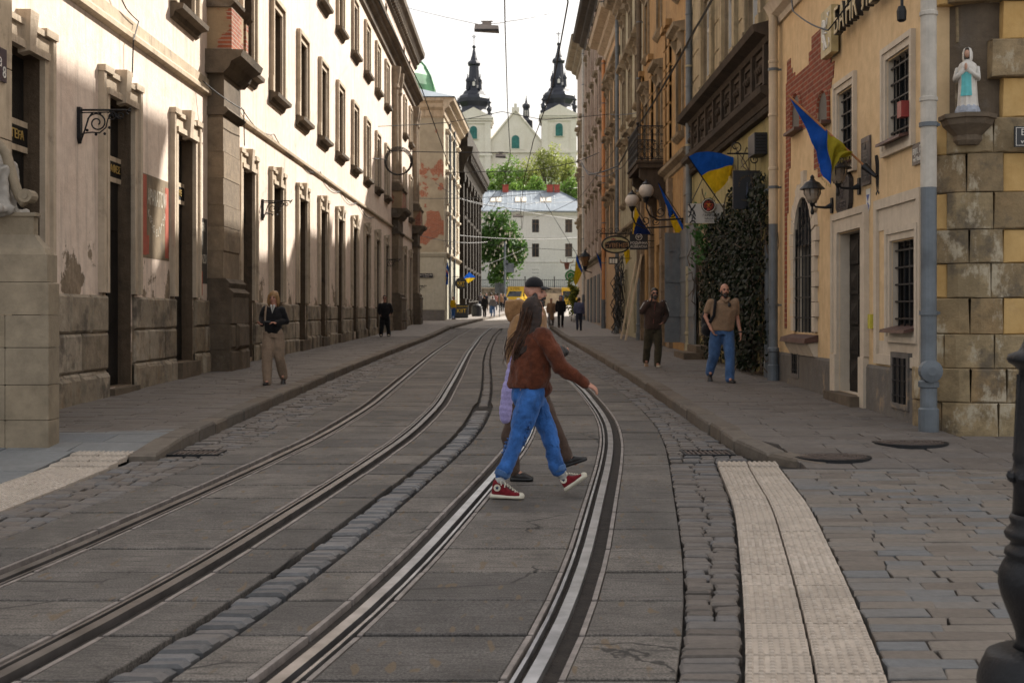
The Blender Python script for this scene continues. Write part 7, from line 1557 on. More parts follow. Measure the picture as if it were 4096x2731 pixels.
def hand(mb, w_, d, pn, th, S=1.0, curl_=.35):
    """wrist, direction, palm normal (curl side), thumb side"""
    w_ = Vector(w_); d = Vector(d).normalized(); th = Vector(th); th = (th-d*th.dot(d)).normalized(); pn = Vector(pn); pn = (pn-d*pn.dot(d)-th*pn.dot(th)).normalized()
    rot = Matrix((th, pn, d)).transposed(); c = w_+d*.045*S; ellip(mb, c, .040*S, .017*S, .052*S, 12, rot)
    for k, (o, L) in enumerate(((.027,.068),(.009,.078),(-.009,.072),(-.026,.056))):
        p0 = w_+d*.080*S+th*o*S; a1 = curl_*.8; p1 = p0+(d*math.cos(a1)+pn*math.sin(a1))*L*.45*S; a2 = curl_*2.2; p2 = p1+(d*math.cos(a2)+pn*math.sin(a2))*L*.32*S; a3 = curl_*3.2; p3 = p2+(d*math.cos(a3)+pn*math.sin(a3))*L*.25*S
        limb(mb, [p0-d*.02*S, p0, p1, p2, p3], [.0095*S,.0092*S,.0086*S,.0078*S,.0068*S], 7)
    t0 = w_+d*.025*S+th*.026*S; t1 = t0+(d*.7+th*.65+pn*.2).normalized()*.036*S; t2 = t1+(d*.9+th*.25+pn*.35).normalized()*.030*S; limb(mb, [t0, t1, t2], [.013*S,.011*S,.0085*S], 7)
def head(mb, c, f, S=1.0, nose=1.0, jaw=1.0):
    """c = centre of the skull, f = where the face looks (unit vector)"""
    c = Vector(c); f = Vector(f).normalized(); up = Vector((0,0,1)); up = (up-f*up.dot(f)).normalized(); rt = f.cross(up); rot = Matrix((rt, f, up)).transposed(); q = lambda a, b_, d: c+rt*a*S+f*b_*S+up*d*S
    ellip(mb, q(0,-.012,.022), .075*S, .092*S, .090*S, 18, rot); ellip(mb, q(0,.022,-.045), .060*S, .066*S, .072*S, 16, rot); ellip(mb, q(0,.052,-.092), .036*S*jaw, .032*S, .026*S, 12, rot); ellip(mb, q(0,.066,.022), .052*S, .020*S, .016*S, 12, rot)
    mb.tube([q(0,.083,.010), q(0,.105,-.028), q(0,.085,-.036)], [.010*S,.0155*S*nose,.012*S], 8); ellip(mb, q(0,.080,-.066), .024*S, .012*S, .010*S, 10, rot)
    for sg in (-1, 1): ellip(mb, q(sg*.078,-.008,-.012), .010*S, .020*S, .032*S, 10, rot); ellip(mb, q(sg*.036,.060,-.030), .022*S, .02*S, .02*S, 8, rot)
    return q, rot
def face_bits(par, q, rot, S, brow, beard=None, glasses=False, lips=(.30,.12,.10)):
    a = MB()
    for sg in (-1, 1): ellip(a, q(sg*.031,.078,.002), .0155*S, .007*S, .0072*S, 10, rot)
    a.build('eyes', M['eyedark'] if not glasses else M['black'], par, smooth=True); a = MB()
    for sg in (-1, 1): a.tube([q(sg*.013,.088,.020), q(sg*.033,.087,.026), q(sg*.052,.074,.020)], [.0045*S,.0055*S,.003*S], 5)
    a.build('eyebrows', brow, par); a = MB(); ellip(a, q(0,.089,-.066), .021*S, .005*S, .0065*S, 8, rot); a.build('lips', plain('lips', lips, .5), par)
    if glasses:
        a = MB()
        for sg in (-1, 1): ellip(a, q(sg*.034,.090,.002), .027*S, .008*S, .021*S, 12, rot); a.tube([q(sg*.055,.085,.008), q(sg*.082,.0,.008)], .004*S, 5)
        a.tube([q(-.012,.094,.008), q(.012,.094,.008)], .004*S, 5); a.build('sunglasses', M['black'], par)
    if beard:
        a = MB(); ellip(a, q(0,.045,-.088), .060*S, .052*S, .040*S, 14, rot); ellip(a, q(0,.060,-.110), .042*S, .036*S, .034*S, 12, rot)
        for sg in (-1, 1): ellip(a, q(sg*.060,.022,-.055), .016*S, .030*S, .050*S, 10, rot)
        a.tube([q(-.034,.080,-.062), q(0,.096,-.050), q(.034,.080,-.062)], [.010*S,.012*S,.010*S], 6); a.build('beard', beard, par, smooth=True)
def shoe(heel, toe, up, S=1.0, high=False):
    """returns (upper, sole) builders"""
    heel, toe, up = Vector(heel), Vector(toe), Vector(up).normalized(); ax = (toe-heel); L = ax.length; ax.normalize(); up = (up-ax*up.dot(ax)).normalized(); rt = ax.cross(up)
    U, So = MB(), MB(); n = 14
    def rings(mb, secs):
        vs = []
        for t, hw, z0, z1 in secs:
            c = heel+ax*(t*L)+up*((z0+z1)/2)
            for j in range(n):
                q = 2*math.pi*j/n; cx, sx = math.cos(q), math.sin(q); vs.append(c+rt*(hw*math.copysign(abs(cx)**.75, cx))+up*((z1-z0)/2*math.copysign(abs(sx)**.75, sx)))
        k = len(secs); mb.add(vs, [(i*n+j, i*n+(j+1)%n, (i+1)*n+(j+1)%n, (i+1)*n+j) for i in range(k-1) for j in range(n)]+[tuple(range(n))[::-1], tuple(range((k-1)*n, k*n))])
    hh = .145 if high else .085; s = S
    rings(U, [(.03,.020*s,.02*s,.05*s),(.06,.030*s,.012*s,hh*s*.9),(.14,.036*s,.012*s,hh*s),(.28,.037*s,.012*s,hh*s*.98),(.40,.038*s,.012*s,hh*s*.72),(.55,.042*s,.012*s,.074*s),(.72,.045*s,.012*s,.058*s),(.86,.041*s,.012*s,.048*s),(.95,.028*s,.012*s,.038*s)])
    rings(So, [(-.01,.020*s,.0,.030*s),(.03,.034*s,0,.036*s),(.2,.040*s,0,.034*s),(.45,.041*s,0,.032*s),(.7,.049*s,0,.032*s),(.88,.045*s,0,.034*s),(.97,.032*s,.002*s,.036*s),(1.01,.016*s,.006*s,.034*s)])
    return U, So, (heel, ax, up, rt, L)
M['eyedark'] = plain('dark_eyes', (.03,.02,.015), .3); M['hairbrown'] = plain('brown_hair', (.022,.011,.007), .5, 0, .5, 30, .3, .3); M['hairblond'] = plain('blond_hair', (.26,.15,.06), .5, 0, .35, 25, .3); M['hairdark'] = plain('dark_hair', (.018,.014,.012), .5, 0, .4, 25)
def fabric(name, c, var=.3, scale=9, knit=0.0, rough=.9):
    m, t, b = nmat(name); v = pos_node(t); f = noise_f(t, v, scale, 5, .62); f2 = noise_f(t, v, scale*9, 2, .5)
    cc = mix(t, ramp(t, f, .3, .72), tuple(x*(1-var) for x in c), tuple(min(1, x*(1+var)) for x in c)); cc = mix(t, .25, cc, mix(t, ramp(t, f2, .35, .65), tuple(x*.6 for x in c), tuple(min(1, x*1.35) for x in c)))
    t.links.new(cc, b.inputs['Base Color']); b.inputs['Roughness'].default_value = rough; b.inputs['Specular IOR Level'].default_value = .15; b.inputs['Sheen Weight'].default_value = .15
    h = noise_f(t, pos_node(t, (1,1,1)), scale*14 if not knit else knit, 2, .5); bump(t, b, h, .45 if knit else .2, .01); return m
M['rust'] = fabric('rust_knit', (.098,.029,.014), .62, 11, 70); M['denim'] = fabric('bright_denim', (.034,.115,.34), .62, 9); M['denim2'] = fabric('mid_denim', (.06,.125,.27), .4, 6); M['tan'] = fabric('camel_cloth', (.28,.155,.07), .22, 6); M['brownpants'] = fabric('brown_trousers', (.075,.048,.036), .3, 8)
M['lav'] = fabric('lavender_padding', (.34,.30,.55), .12, 7, 0, .6); M['blackcloth'] = fabric('black_cloth', (.012,.012,.014), .4, 8); M['beige'] = fabric('beige_trousers', (.27,.20,.145), .2, 6); M['polo'] = fabric('tan_polo', (.25,.165,.105), .18, 7); M['olivepants'] = fabric('olive_trousers', (.05,.042,.026), .35, 7); M['brownjacket'] = fabric('dark_brown_jacket', (.05,.03,.024), .4, 7)
M['redcanvas'] = fabric('dark_red_canvas', (.16,.012,.018), .45, 30); M['rubberwhite'] = plain('off_white_rubber', (.56,.52,.42), .6, 0, .12, 14); M['leather'] = plain('black_leather', (.018,.016,.016), .45, 0, .4, 20)
M['bluejacket'] = fabric('blue_grey_jacket', (.08,.09,.16), .25, 5); M['yellowjacket'] = fabric('yellow_jacket', (.60,.36,.01), .12, 5); M['coat'] = fabric('light_brown_coat', (.24,.14,.08), .2, 5); M['skinred'] = plain('warm_skin', (.44,.22,.155), .5, 0, .14, 18)
def build_part(name, mb, vox, mat, par, smooth=2, fold=0.0, disp=0.0, seed=0): return meshobj(name, remesh(mb, vox, smooth, disp, 30, seed, fold), mat, par)
def person(lab, base, group=None): return thing('person', lab, 'person', base, group)
# ---------------------------------------------------- woman in rust jacket, walking right
gz0 = zr(10.8)+.005; PW = person('long haired woman in rust knit jacket, blue jeans and red high top shoes crossing tracks', (.187, 10.8, gz0)); WX = lambda zx, zy, dy=0.0: Vector((.187+(zx-450)/742.7, 10.8+dy, gz0+(1470-zy)/742.7))
F1 = Vector((.85, .53, 0)).normalized()
b = MB(); q, rot = head(b, WX(448,305,.01), Vector((.72,.66,-.08)), .98); limb(b, [WX(440,360), WX(438,430)], [.05,.052]); loft(b, [(WX(432,440),.13,.08),(WX(428,520),.15,.10),(WX(420,700),.14,.10),(WX(412,800),.14,.11),(WX(410,850),.12,.10)], F1)
sh, el, wr = WX(508,468,-.14), WX(612,648,-.17), WX(752,748,-.13); limb(b, [sh, el, wr, WX(768,757,-.125)], [.045,.038,.027,.026]); hand(b, WX(766,756,-.125), V(.78,.05,-.42), V(-.2,.3,-.7), V(.25,.9,.3), 1.0, .38)
limb(b, [WX(380,455,.13), WX(385,640,.17), WX(430,780,.16)], [.045,.036,.027]); hand(b, WX(432,785,.16), V(.2,0,-.9), V(.8,0,0), V(.2,-.8,0), .95)
for pts in ([WX(430,820,-.07), WX(352,1085,-.10), WX(240,1345,-.11)], [WX(425,820,.09), WX(530,1060,.08), WX(622,1330,.07)]): limb(b, pts, [.068,.042,.030])
limb(b, [WX(240,1345,-.11), WX(225,1420,-.11), WX(300,1450,-.11)], [.036,.03,.022]); limb(b, [WX(622,1330,.07), WX(655,1400,.07), WX(715,1385,.07)], [.036,.03,.022])
build_part('body', b, .0075, M['skinred'], PW, 1)
b = MB(); loft(b, [(WX(455,408),.065,.060),(WX(450,428),.10,.075),(WX(445,455),.165,.105),(WX(437,520),.19,.13),(WX(430,620),.195,.145),(WX(424,720),.195,.150),(WX(414,770),.19,.148),(WX(410,792),.18,.142)], F1)
limb(b, [sh, WX(560,560,-.165), el, WX(690,705,-.15), WX(745,745,-.13)], [.085,.078,.072,.060,.043], 14); limb(b, [WX(738,741,-.13), WX(762,756,-.127)], [.045,.040], 12); limb(b, [WX(392,462,.13), WX(385,640,.17), WX(428,770,.16)], [.08,.068,.05], 12)
b.ball(tuple(WX(500,790,.0)), .085, 10)
build_part('knit_jacket', b, .010, M['rust'], PW, 2, .020, .004, 5)
b = MB(); loft(b, [(WX(414,760),.155,.118),(WX(412,810),.165,.128),(WX(412,860),.160,.128),(WX(418,900),.14,.115)], F1, sq=2.0); limb(b, [WX(425,835,-.07), WX(400,930,-.085), WX(352,1085,-.10), WX(300,1210,-.108), WX(252,1318,-.11)], [.108,.098,.082,.070,.062], 16); limb(b, [WX(428,835,.08), WX(480,940,.085), WX(535,1070,.08), WX(572,1190,.075), WX(602,1302,.07)], [.104,.089,.073,.065,.059], 16)
jw = build_part('jeans', b, .010, M['denim'], PW, 2, .024, .003, 9)
for p0, p1, r_ in ((WX(262,1295,-.11), WX(246,1334,-.11), .071), (WX(596,1282,.07), WX(608,1318,.07), .067)): a = MB(); a.tube([p0, p1], [r_, r_*.98], 18); build_part('turned_up_cuff', a, .010, M['denim2'], jw, 2, .004)
a = MB(); limb(a, [WX(245,1325,-.11), WX(232,1385,-.11)], [.045,.043], 12); a.build('sock', M['fwhite'], PW, smooth=True); a = MB(); limb(a, [WX(612,1310,.07), WX(632,1350,.07)], [.044,.043], 12); a.build('sock', M['fwhite'], PW, smooth=True)
for hl, te, up_ in ((WX(178,1468,-.11), WX(384,1474,-.13), V(0,0,1)), (WX(654,1450,.06), WX(786,1352,.04), V(.58,0,.8))):
    U, So, (h_, ax, uu, rt, L) = shoe(hl, te, up_, 1.12, True); so = build_part('high_top_shoe', U, .007, M['redcanvas'], PW, 2); So.build('rubber_sole', M['rubberwhite'], so, smooth=True); T0 = lambda t, s_, z: h_+ax*(t*L)+rt*s_+uu*z
    a = MB(); ellip(a, T0(.90,0,.030), .034, .046, .026, 12, Matrix((ax, rt, uu)).transposed()); a.build('toe_cap', M['rubberwhite'], so, smooth=True)
    a = MB()
    for k in range(7):
        t = .36+.075*k; z_ = .150-.0155*k-(.006 if k < 2 else 0); a.tube([T0(t,-.028,z_-.012), T0(t,0,z_), T0(t,.028,z_-.012)], .0048, 5); a.tube([T0(t,.03,z_-.012), T0(t+.05,-.02,z_-.012)], .004, 5)
    a.tube([T0(.36,.01,.152), T0(.30,.05,.145), T0(.33,.06,.115)], .0045, 5); a.tube([T0(.36,.01,.152), T0(.44,.052,.135), T0(.43,.06,.10)], .0045, 5); a.build('laces', M['rubberwhite'], so)
    sd = 1 if (rt.y < 0) else -1; a = MB(); cc_ = T0(.20, sd*.043, .092); a.add([cc_]+[cc_+ax*.029*math.cos(i*math.pi/8)+uu*.029*math.sin(i*math.pi/8)+rt*sd*.0 for i in range(16)]+[cc_+rt*sd*-.006+ax*.029*math.cos(i*math.pi/8)+uu*.029*math.sin(i*math.pi/8) for i in range(16)], [(0,1+i,1+(i+1)%16) for i in range(16)]+[(1+i,17+i,17+(i+1)%16,1+(i+1)%16) for i in range(16)]); em = a.build('ankle_emblem', M['rubberwhite'], so)
    a = MB(); c2 = cc_+rt*sd*.003; a.add([c2]+[c2+(ax*math.cos(math.pi/2+i*math.pi/5)+uu*math.sin(math.pi/2+i*math.pi/5))*(.019 if i % 2 == 0 else .008) for i in range(10)], [(0,1+i,1+(i+1)%10) for i in range(10)]); a.build('star', M['fnavy'], em)
b = MB(); ellip(b, WX(438,294,.0), .086, .092, .104, 18); ellip(b, WX(428,350,-.02), .082, .08, .12, 16)
for k in range(26):
    rr_ = random.Random(k+50); o = rr_.uniform(-1,1); dz = rr_.uniform(-.09,.05); e = rr_.uniform(-.03,.05); b.tube([WX(438+o*48,255+abs(o)*40,dz), WX(428+o*54,370,dz-.02), WX(406+o*50,470+rr_.uniform(-20,20),dz-.045), WX(378+o*44,560,dz-.06), WX(352+o*36+e*100,612+rr_.uniform(-60,30),dz-.06)], [.024,.026,.022,.015,.003], 7)
hw_ = build_part('long_hair', b, .0085, M['hairbrown'], PW, 1, .006, .004, 2); a = MB(); rr_ = random.Random(12)
for k in range(46):
    o = rr_.uniform(-1,1); w0 = rr_.uniform(0,1); a.tube([WX(425+o*60,330+rr_.uniform(-60,60),-.09+rr_.uniform(-.02,.04)), WX(400+o*50-w0*20,430,-.12), WX(365+o*50-w0*50,520+rr_.uniform(-40,30),-.12), WX(330+o*45-w0*45,560+rr_.uniform(-30,90),-.10)], [.0035,.004,.003,.001], 4)
a.build('loose_strands', plain('light_brown_strands', (.055,.025,.013), .5, 0, .4, 40, 0, .3), hw_)
# ---------------------------------------------------- man in black cap beside her
gm = zr(11.85)+.005; PM = person('man in a black cap and camel hooded coat walking beside the woman in rust', (.2056, 11.85, gm)); MX = lambda zx, zy, dy=0.0: Vector((.2056+(zx-450)/676, 11.85+dy, gm+(1375-zy)/676)); F2 = Vector((.96,-.25,0)).normalized()
b = MB(); q, rot = head(b, MX(455,203), Vector((.93,-.36,-.05)), 1.05); limb(b, [MX(445,250), MX(440,330)], [.06,.062]); loft(b, [(MX(435,340),.16,.09),(MX(425,450),.17,.11),(MX(420,700),.16,.11),(MX(425,840),.16,.11)], F2)
limb(b, [MX(440,370,-.19), MX(455,560,-.22), MX(575,585,-.2)], [.05,.042,.03]); hand(b, MX(578,585,-.2), V(.9,0,.1), V(0,.6,-.5), V(0,-.3,.9), 1.05, .6); limb(b, [MX(430,370,.19), MX(400,560,.22), MX(470,720,.2)], [.05,.042,.03]); hand(b, MX(473,725,.2), V(.5,0,-.8), V(.6,0,.2), V(.2,-.8,0), 1.05)
limb(b, [MX(410,830,-.07), MX(310,1095,-.09), MX(318,1310,-.09), MX(390,1350,-.09)], [.075,.05,.036,.03]); limb(b, [MX(440,830,.09), MX(560,1040,.09), MX(650,1240,.09), MX(710,1275,.09)], [.09,.06,.042,.03]); build_part('body', b, .010, M['skinred'], PM, 1); face_bits(PM, q, rot, 1.05, M['hairdark'], M['hairdark'])
b = MB(); loft(b, [(MX(450,300),.075,.07),(MX(436,325),.15,.11),(MX(418,360),.225,.15),(MX(404,450),.24,.17),(MX(398,580),.235,.172),(MX(402,700),.225,.165),(MX(412,790),.215,.155)], F2); limb(b, [MX(440,375,-.19), MX(455,560,-.22), MX(560,585,-.2)], [.085,.07,.05]); limb(b, [MX(430,375,.19), MX(400,560,.22), MX(468,715,.2)], [.085,.07,.05]); build_part('coat', b, .013, M['tan'], PM, 2, .014, .003, 3)
b = MB(); b.add([MX(272,258,-.13),MX(375,252,-.15),MX(420,300,-.12),MX(400,385,-.1),MX(290,390,-.1),MX(268,320,-.12),MX(272,258,.14),MX(375,252,.15),MX(420,300,.12),MX(400,385,.1),MX(290,390,.1),MX(268,320,.12)], [(0,1,2,3,4,5),(6,7,8,9,10,11)]+[(i,(i+1)%6,6+(i+1)%6,6+i) for i in range(6)]); build_part('hood', b, .013, M['tan'], PM, 5, .012, .006, 8)
b = MB(); limb(b, [MX(412,800,-.07), MX(370,950,-.085), MX(300,1110,-.09), MX(312,1220,-.09), MX(320,1310,-.09)], [.125,.11,.085,.074,.066], 14); limb(b, [MX(440,800,.08), MX(510,930,.09), MX(568,1050,.09), MX(610,1150,.09), MX(645,1235,.09)], [.12,.10,.082,.072,.066], 14); loft(b, [(MX(420,770),.185,.13),(MX(422,860),.175,.13)], F2); build_part('trousers', b, .012, M['brownpants'], PM, 2, .014, .002, 4)
for hl, te, up_ in ((MX(300,1376,-.09), MX(442,1378,-.1), V(0,0,1)), (MX(640,1312,.09), MX(786,1262,.08), V(.3,0,.95))): U, So, _q = shoe(hl, te, up_, 1.15, False); so = build_part('shoe', U, .010, M['leather'], PM, 2); So.build('sole', M['black'], so, smooth=True)
b = MB(); c_ = MX(450,165); ellip(b, c_, .088, .103, .085, 18); a = MB(); a.v = [v for v in b.v]; a.f = b.f; a.m = b.m; a.v = [(v[0], v[1], max(v[2], c_.z-.012)) for v in a.v]; cp_ = a.build('cap', M['blackcloth'], PM, smooth=True)
a = MB(); fx = Vector((.93,-.36,0)).normalized(); rx = Vector((fx.y,-fx.x,0)); a.grid(8, 5, lambda u, v: tuple(c_+fx*(.085+.085*v*math.sin(math.pi*(.12+.76*u)))+rx*(.078*(2*u-1)*(1-.12*v))+V(0,0,-.004-.020*v-.012*(2*u-1)**2))); a.build('brim', M['blackcloth'], cp_)
a = MB(); ellip(a, MX(612,578,-.22), .05, .06, .065, 12); ellip(a, MX(640,575,-.22), .032, .03, .035, 10); tag(a.build('camera', M['leather'], None, smooth=True), 'small black camera held in front of the man in the cap', 'camera')
b = MB()
for k, (x, y, r_) in enumerate(((318,600,.040),(308,640,.048),(297,680,.052),(288,720,.054),(281,755,.053),(274,795,.057),(267,830,.058),(262,865,.056),(258,900,.056),(254,935,.058),(252,965,.057),(250,995,.050))): ellip(b, MX(x+20,y-20,-.32), r_*1.05, r_*.9, .055, 12)
jk = thing('padded_jacket', 'lavender padded jacket hanging folded between the crossing couple', 'jacket', tuple(MX(270,990,-.32))); build_part('padded_sleeve', b, .010, M['lav'], jk, 2, .006, .003, 6); a = MB(); a.tube([MX(345,560,-.3), MX(420,600,-.12)], [.03,.03], 8); a.build('folded_collar', M['lav'], jk)
# ---------------------------------------------------- generic figure from measured joints
def figure(lab, base, f, J, top, legs, shoes_, skin='skinred', vox=.014, hair=None, beard=None, glasses=False, S=1.0, group=None, fold=.012, sleeve=1.0, shoe_sole='black', tw=1.0, lw=1.0, hairfn=None, coatlen=None, lookat=None, hs=1.0):
    """J: joints as (x, y, z) metres from base; y is depth, x to the right in the photo"""
    P_ = person(lab, base, group); B = Vector(base); g = lambda k: B+Vector(J[k]); f = Vector((f[0], f[1], 0)).normalized(); rt = Vector((f.y, -f.x, 0)); lk = Vector(lookat) if lookat else Vector((f.x, f.y, -.04))
    b = MB(); q, rot = head(b, g('head'), lk, S*hs); limb(b, [g('head')+V(0,0,-.07), g('neck')], [.056*S,.06*S]); n_, h_ = g('neck'), g('hip'); md = (n_*.45+h_*.55)
    loft(b, [(n_+V(0,0,-.04),.13*S,.07*S),(md,.125*S,.08*S),(h_,.13*S,.09*S)], f)
    for s_ in 'ab':
        limb(b, [g('sh'+s_), g('el'+s_), g('wr'+s_)], [.046*S,.038*S,.026*S]); d = g('wr'+s_)-g('el'+s_); d = Vector(J.get('hd'+s_, tuple(d))); inn = (h_-g('wr'+s_)); inn.z = 0; hand(b, g('wr'+s_), d, inn if inn.length > .02 else f, f, 1.0*S, .35)
        limb(b, [g('hp'+s_), g('kn'+s_), g('an'+s_), g('an'+s_)+V(0,0,-.03)+f*.10], [.075*S,.055*S,.036*S,.028*S])
    build_part('body', b, vox*.75, M[skin], P_, 1); 
    if vox < .02: face_bits(P_, q, rot, S*hs, M['hairdark'] if hair != 'hairblond' else M['hairblond'], M[beard] if beard else None, glasses)
    b = MB(); sw = (g('sha')-g('shb')).length/2; z_ = lambda t: n_*(1-t)+h_*t
    rr_ = [(n_+V(0,0,.02),.065*S,.06*S),(z_(.07),.12*S,.085*S),(z_(.14),sw+.035,.105*S*tw),(z_(.35),sw+.035*tw,.135*S*tw),(z_(.65),sw*.93+.02*tw,.135*S*tw),(z_(.95),sw*.9+.02*tw,.135*S*tw)]
    if coatlen: rr_ += [(h_+V(0,0,-coatlen*.5),sw+.01,.15*S),(h_+V(0,0,-coatlen),sw+.03,.16*S)]
    else: rr_ += [(z_(1.06),sw*.88+.015*tw,.130*S*tw)]
    loft(b, rr_, f)
    for s_ in 'ab':
        e = g('el'+s_); w_ = g('wr'+s_); sh_ = g('sh'+s_)
        if sleeve >= 1: limb(b, [sh_, sh_.lerp(e,.5), e, e.lerp(w_,.6), w_], [.078*S*tw,.072*S*tw,.062*S*tw,.054*S*tw,.043*S])
        else: limb(b, [sh_, sh_.lerp(e,sleeve*.6), sh_.lerp(e,sleeve)], [.078*S,.074*S,.066*S])
    build_part('top', b, vox, M[top], P_, 2, fold, .003, len(lab))
    b = MB(); loft(b, [(h_+V(0,0,.07),.155*S,.115*S),(h_+V(0,0,-.02),.165*S*min(lw,1.15),.125*S),(h_+V(0,0,-.10),.155*S,.118*S)], f)
    for s_ in 'ab': p0, p1, p2 = g('hp'+s_), g('kn'+s_), g('an'+s_)+V(0,0,-.025); limb(b, [p0, p0.lerp(p1,.5), p1, p1.lerp(p2,.5), p2], [.105*S,.094*S*lw,.078*S*lw,.072*S*lw,.066*S*lw], 14)
    build_part('trousers', b, vox, M[legs], P_, 2, fold*1.1, .002, len(lab)+3)
    for s_ in 'ab':
        an = g('an'+s_); tf = Vector(J.get('toe'+s_, (f.x, f.y, 0))).normalized(); sole = an+V(0,0,-.085*S)-tf*.075*S; up_ = V(0,0,1)-tf*tf.z; U, So, _q = shoe(sole, sole+tf*.275*S, up_, 1.0*S); so = build_part('shoe', U, vox*.8, M[shoes_], P_, 2); So.build('sole', M[shoe_sole], so, smooth=True)
    if hair:
        b = MB()
        if hairfn: hairfn(b, q, rot, g)
        else: ellip(b, q(0,-.020,.040), .081*S*hs, .092*S*hs, .082*S*hs, 14, rot); ellip(b, q(0,-.045,-.02), .078*S*hs, .062*S*hs, .075*S*hs, 12, rot)
        build_part('hair', b, vox*.8, M[hair], P_, 1, .004)
    return P_, g, q, rot
def basez(Z, pav=True): return zr(Z)+(.13 if pav else 0)+.004
# pose helper: joints measured in photo pixels (px from region, px per metre)
def joints(d, ox, oy, s): return {k: ((v[0]-ox)/s, v[2] if len(v) > 2 else 0.0, (oy-v[1])/s) for k, v in d.items()}
# woman on the left pavement (zoom px 395 per metre)
def at_px(px, Z, pav=True): return ((px-1176)/2940*Z, Z, basez(Z, pav))
def blond(b, q, rot, g):
    ellip(b, q(0,-.018,.035), .088, .098, .090, 14, rot)
    for sg in (-1, 1): b.tube([q(sg*.070,.015,.05), q(sg*.088,.012,-.03), q(sg*.092,.010,-.11), q(sg*.080,.0,-.165)], [.03,.034,.034,.012], 8)
    ellip(b, q(0,-.06,-.06), .085, .05, .11, 12, rot)
lw_px = (800+515/1.742)*.57422
J = joints(dict(head=(513,842), neck=(512,915,.0), hip=(510,1085,.0), sha=(458,930,.0), shb=(568,930,.0), ela=(428,985,.02), elb=(600,1010,.02), wra=(440,1030,-.12), wrb=(545,1022,-.16), hpa=(478,1100,.0), hpb=(543,1100,.0), kna=(472,1265,-.05), knb=(548,1262,.05), ana=(478,1418,-.10), anb=(566,1385,.25)), 515, 1448, 392)
J['toea'] = (-.1,-1,0); J['toeb'] = (0,-.55,-.8); J['hda'] = (-.35,-.8,.1); J['hdb'] = (-.6,-.5,.15)
PL, g, q, rot = figure('blond woman in black jacket and wide beige trousers walking on the left pavement', at_px(lw_px, 22.8), (0,-1), J, 'blackcloth', 'beige', 'leather', hair='hairblond', hairfn=blond, vox=.013, S=.97, lw=1.30, lookat=(-.15,-1,-.1))
a = MB(); a.tube([g('wrb')+V(-.09,-.09,.02), g('wrb')+V(-.20,-.12,.03)], [.02,.02], 6); tag(a.build('phone', M['black']), 'dark phone in the hands of the blond woman on the left pavement', 'phone'); a = MB(); a.tube([g('sha')+V(.03,-.09,.09), g('sha')+V(.02,-.14,-.05), g('sha')+V(.01,-.13,-.20)], .018, 6); a.build('bag_strap', M['beige'], PL); a = MB(); a.tube([g('neck')+V(-.03,-.07,.05), g('neck')+V(0,-.12,-.08), g('neck')+V(.03,-.07,.05)], .022, 6); a.build('light_collar', M['fwhite'], PL)
# dark clad man with sunglasses farther on the left pavement
J = joints(dict(head=(1287,890), neck=(1288,915), hip=(1288,1005), sha=(1258,922), shb=(1318,922), ela=(1246,965,.04), elb=(1336,962,.04), wra=(1256,985,-.05), wrb=(1330,980,-.05), hpa=(1272,1010), hpb=(1304,1010), kna=(1268,1075,-.04), knb=(1310,1075,.02), ana=(1264,1122,-.06), anb=(1314,1122,.04)), 1288, 1140, 160)
J['head'] = (J['head'][0], 0, 1.66); J['neck'] = (0, 0, 1.46)
figure('stocky man in black with sunglasses standing far down the left pavement', at_px((800+1288/1.742)*.57422, 55), (0,-1), J, 'blackcloth', 'blackcloth', 'rubberwhite', hair='hairdark', glasses=True, vox=.019, S=1.06, tw=1.2, lw=1.2)
# man on the phone (zoom px: 308 per metre at 28.7 m)
ox = 715; s_ = (1320-772)/1.75
J = joints(dict(head=(730,806), neck=(728,868), hip=(715,1050), sha=(670,882), shb=(790,882), ela=(640,935,-.06), elb=(812,965,.05), wra=(690,868,-.14), wrb=(790,1010,-.08), hpa=(690,1060), hpb=(748,1060), kna=(678,1190,.05), knb=(752,1190,-.08), ana=(676,1278,.22), anb=(744,1296,-.12)), ox, 1321, s_)
J['toea'] = (0,-.7,-.6); J['toeb'] = (.1,-1,0); J['hda'] = (.15,-.1,.9); J['hdb'] = (-.8,-.2,-.5)
PP, g, q, rot = figure('man in dark brown jacket with white shoulder stripes talking on a phone', at_px((2200+ox/1.742)*.57422, 28.7), (0,-1), J, 'brownjacket', 'olivepants', 'polo', hair='hairdark', beard='hairgrey', glasses=True, vox=.014, S=1.03, tw=1.15, lw=1.12, shoe_sole='rubberwhite') if M.setdefault('hairgrey', plain('grey_beard', (.07,.06,.055), .7, 0, .4, 30)) else None
a = MB(); a.tube([g('wra')+V(.03,-.05,.02), g('wra')+V(.05,-.04,.17)], [.026,.026], 6); tag(a.build('phone', M['black']), 'black phone held to the ear of the man in the brown jacket', 'phone')
a = MB(); a.tube([g('sha')+V(.04,-.05,.07), g('sha')+V(-.06,-.07,.02), g('ela')+V(-.055,-.05,.05)], .012, 5); a.build('white_stripe', M['fwhite'], PP); a = MB(); a.tube([g('shb')+V(-.04,-.05,.07), g('shb')+V(.06,-.07,.02), g('elb')+V(.055,-.05,.10)], .012, 5); a.build('white_stripe', M['fwhite'], PP); a = MB(); a.tube([g('neck')+V(0,-.145,-.02), g('hip')+V(0,-.165,.1)], .006, 4); a.build('zip', plain('zip_red', (.2,.05,.04), .5), PP)
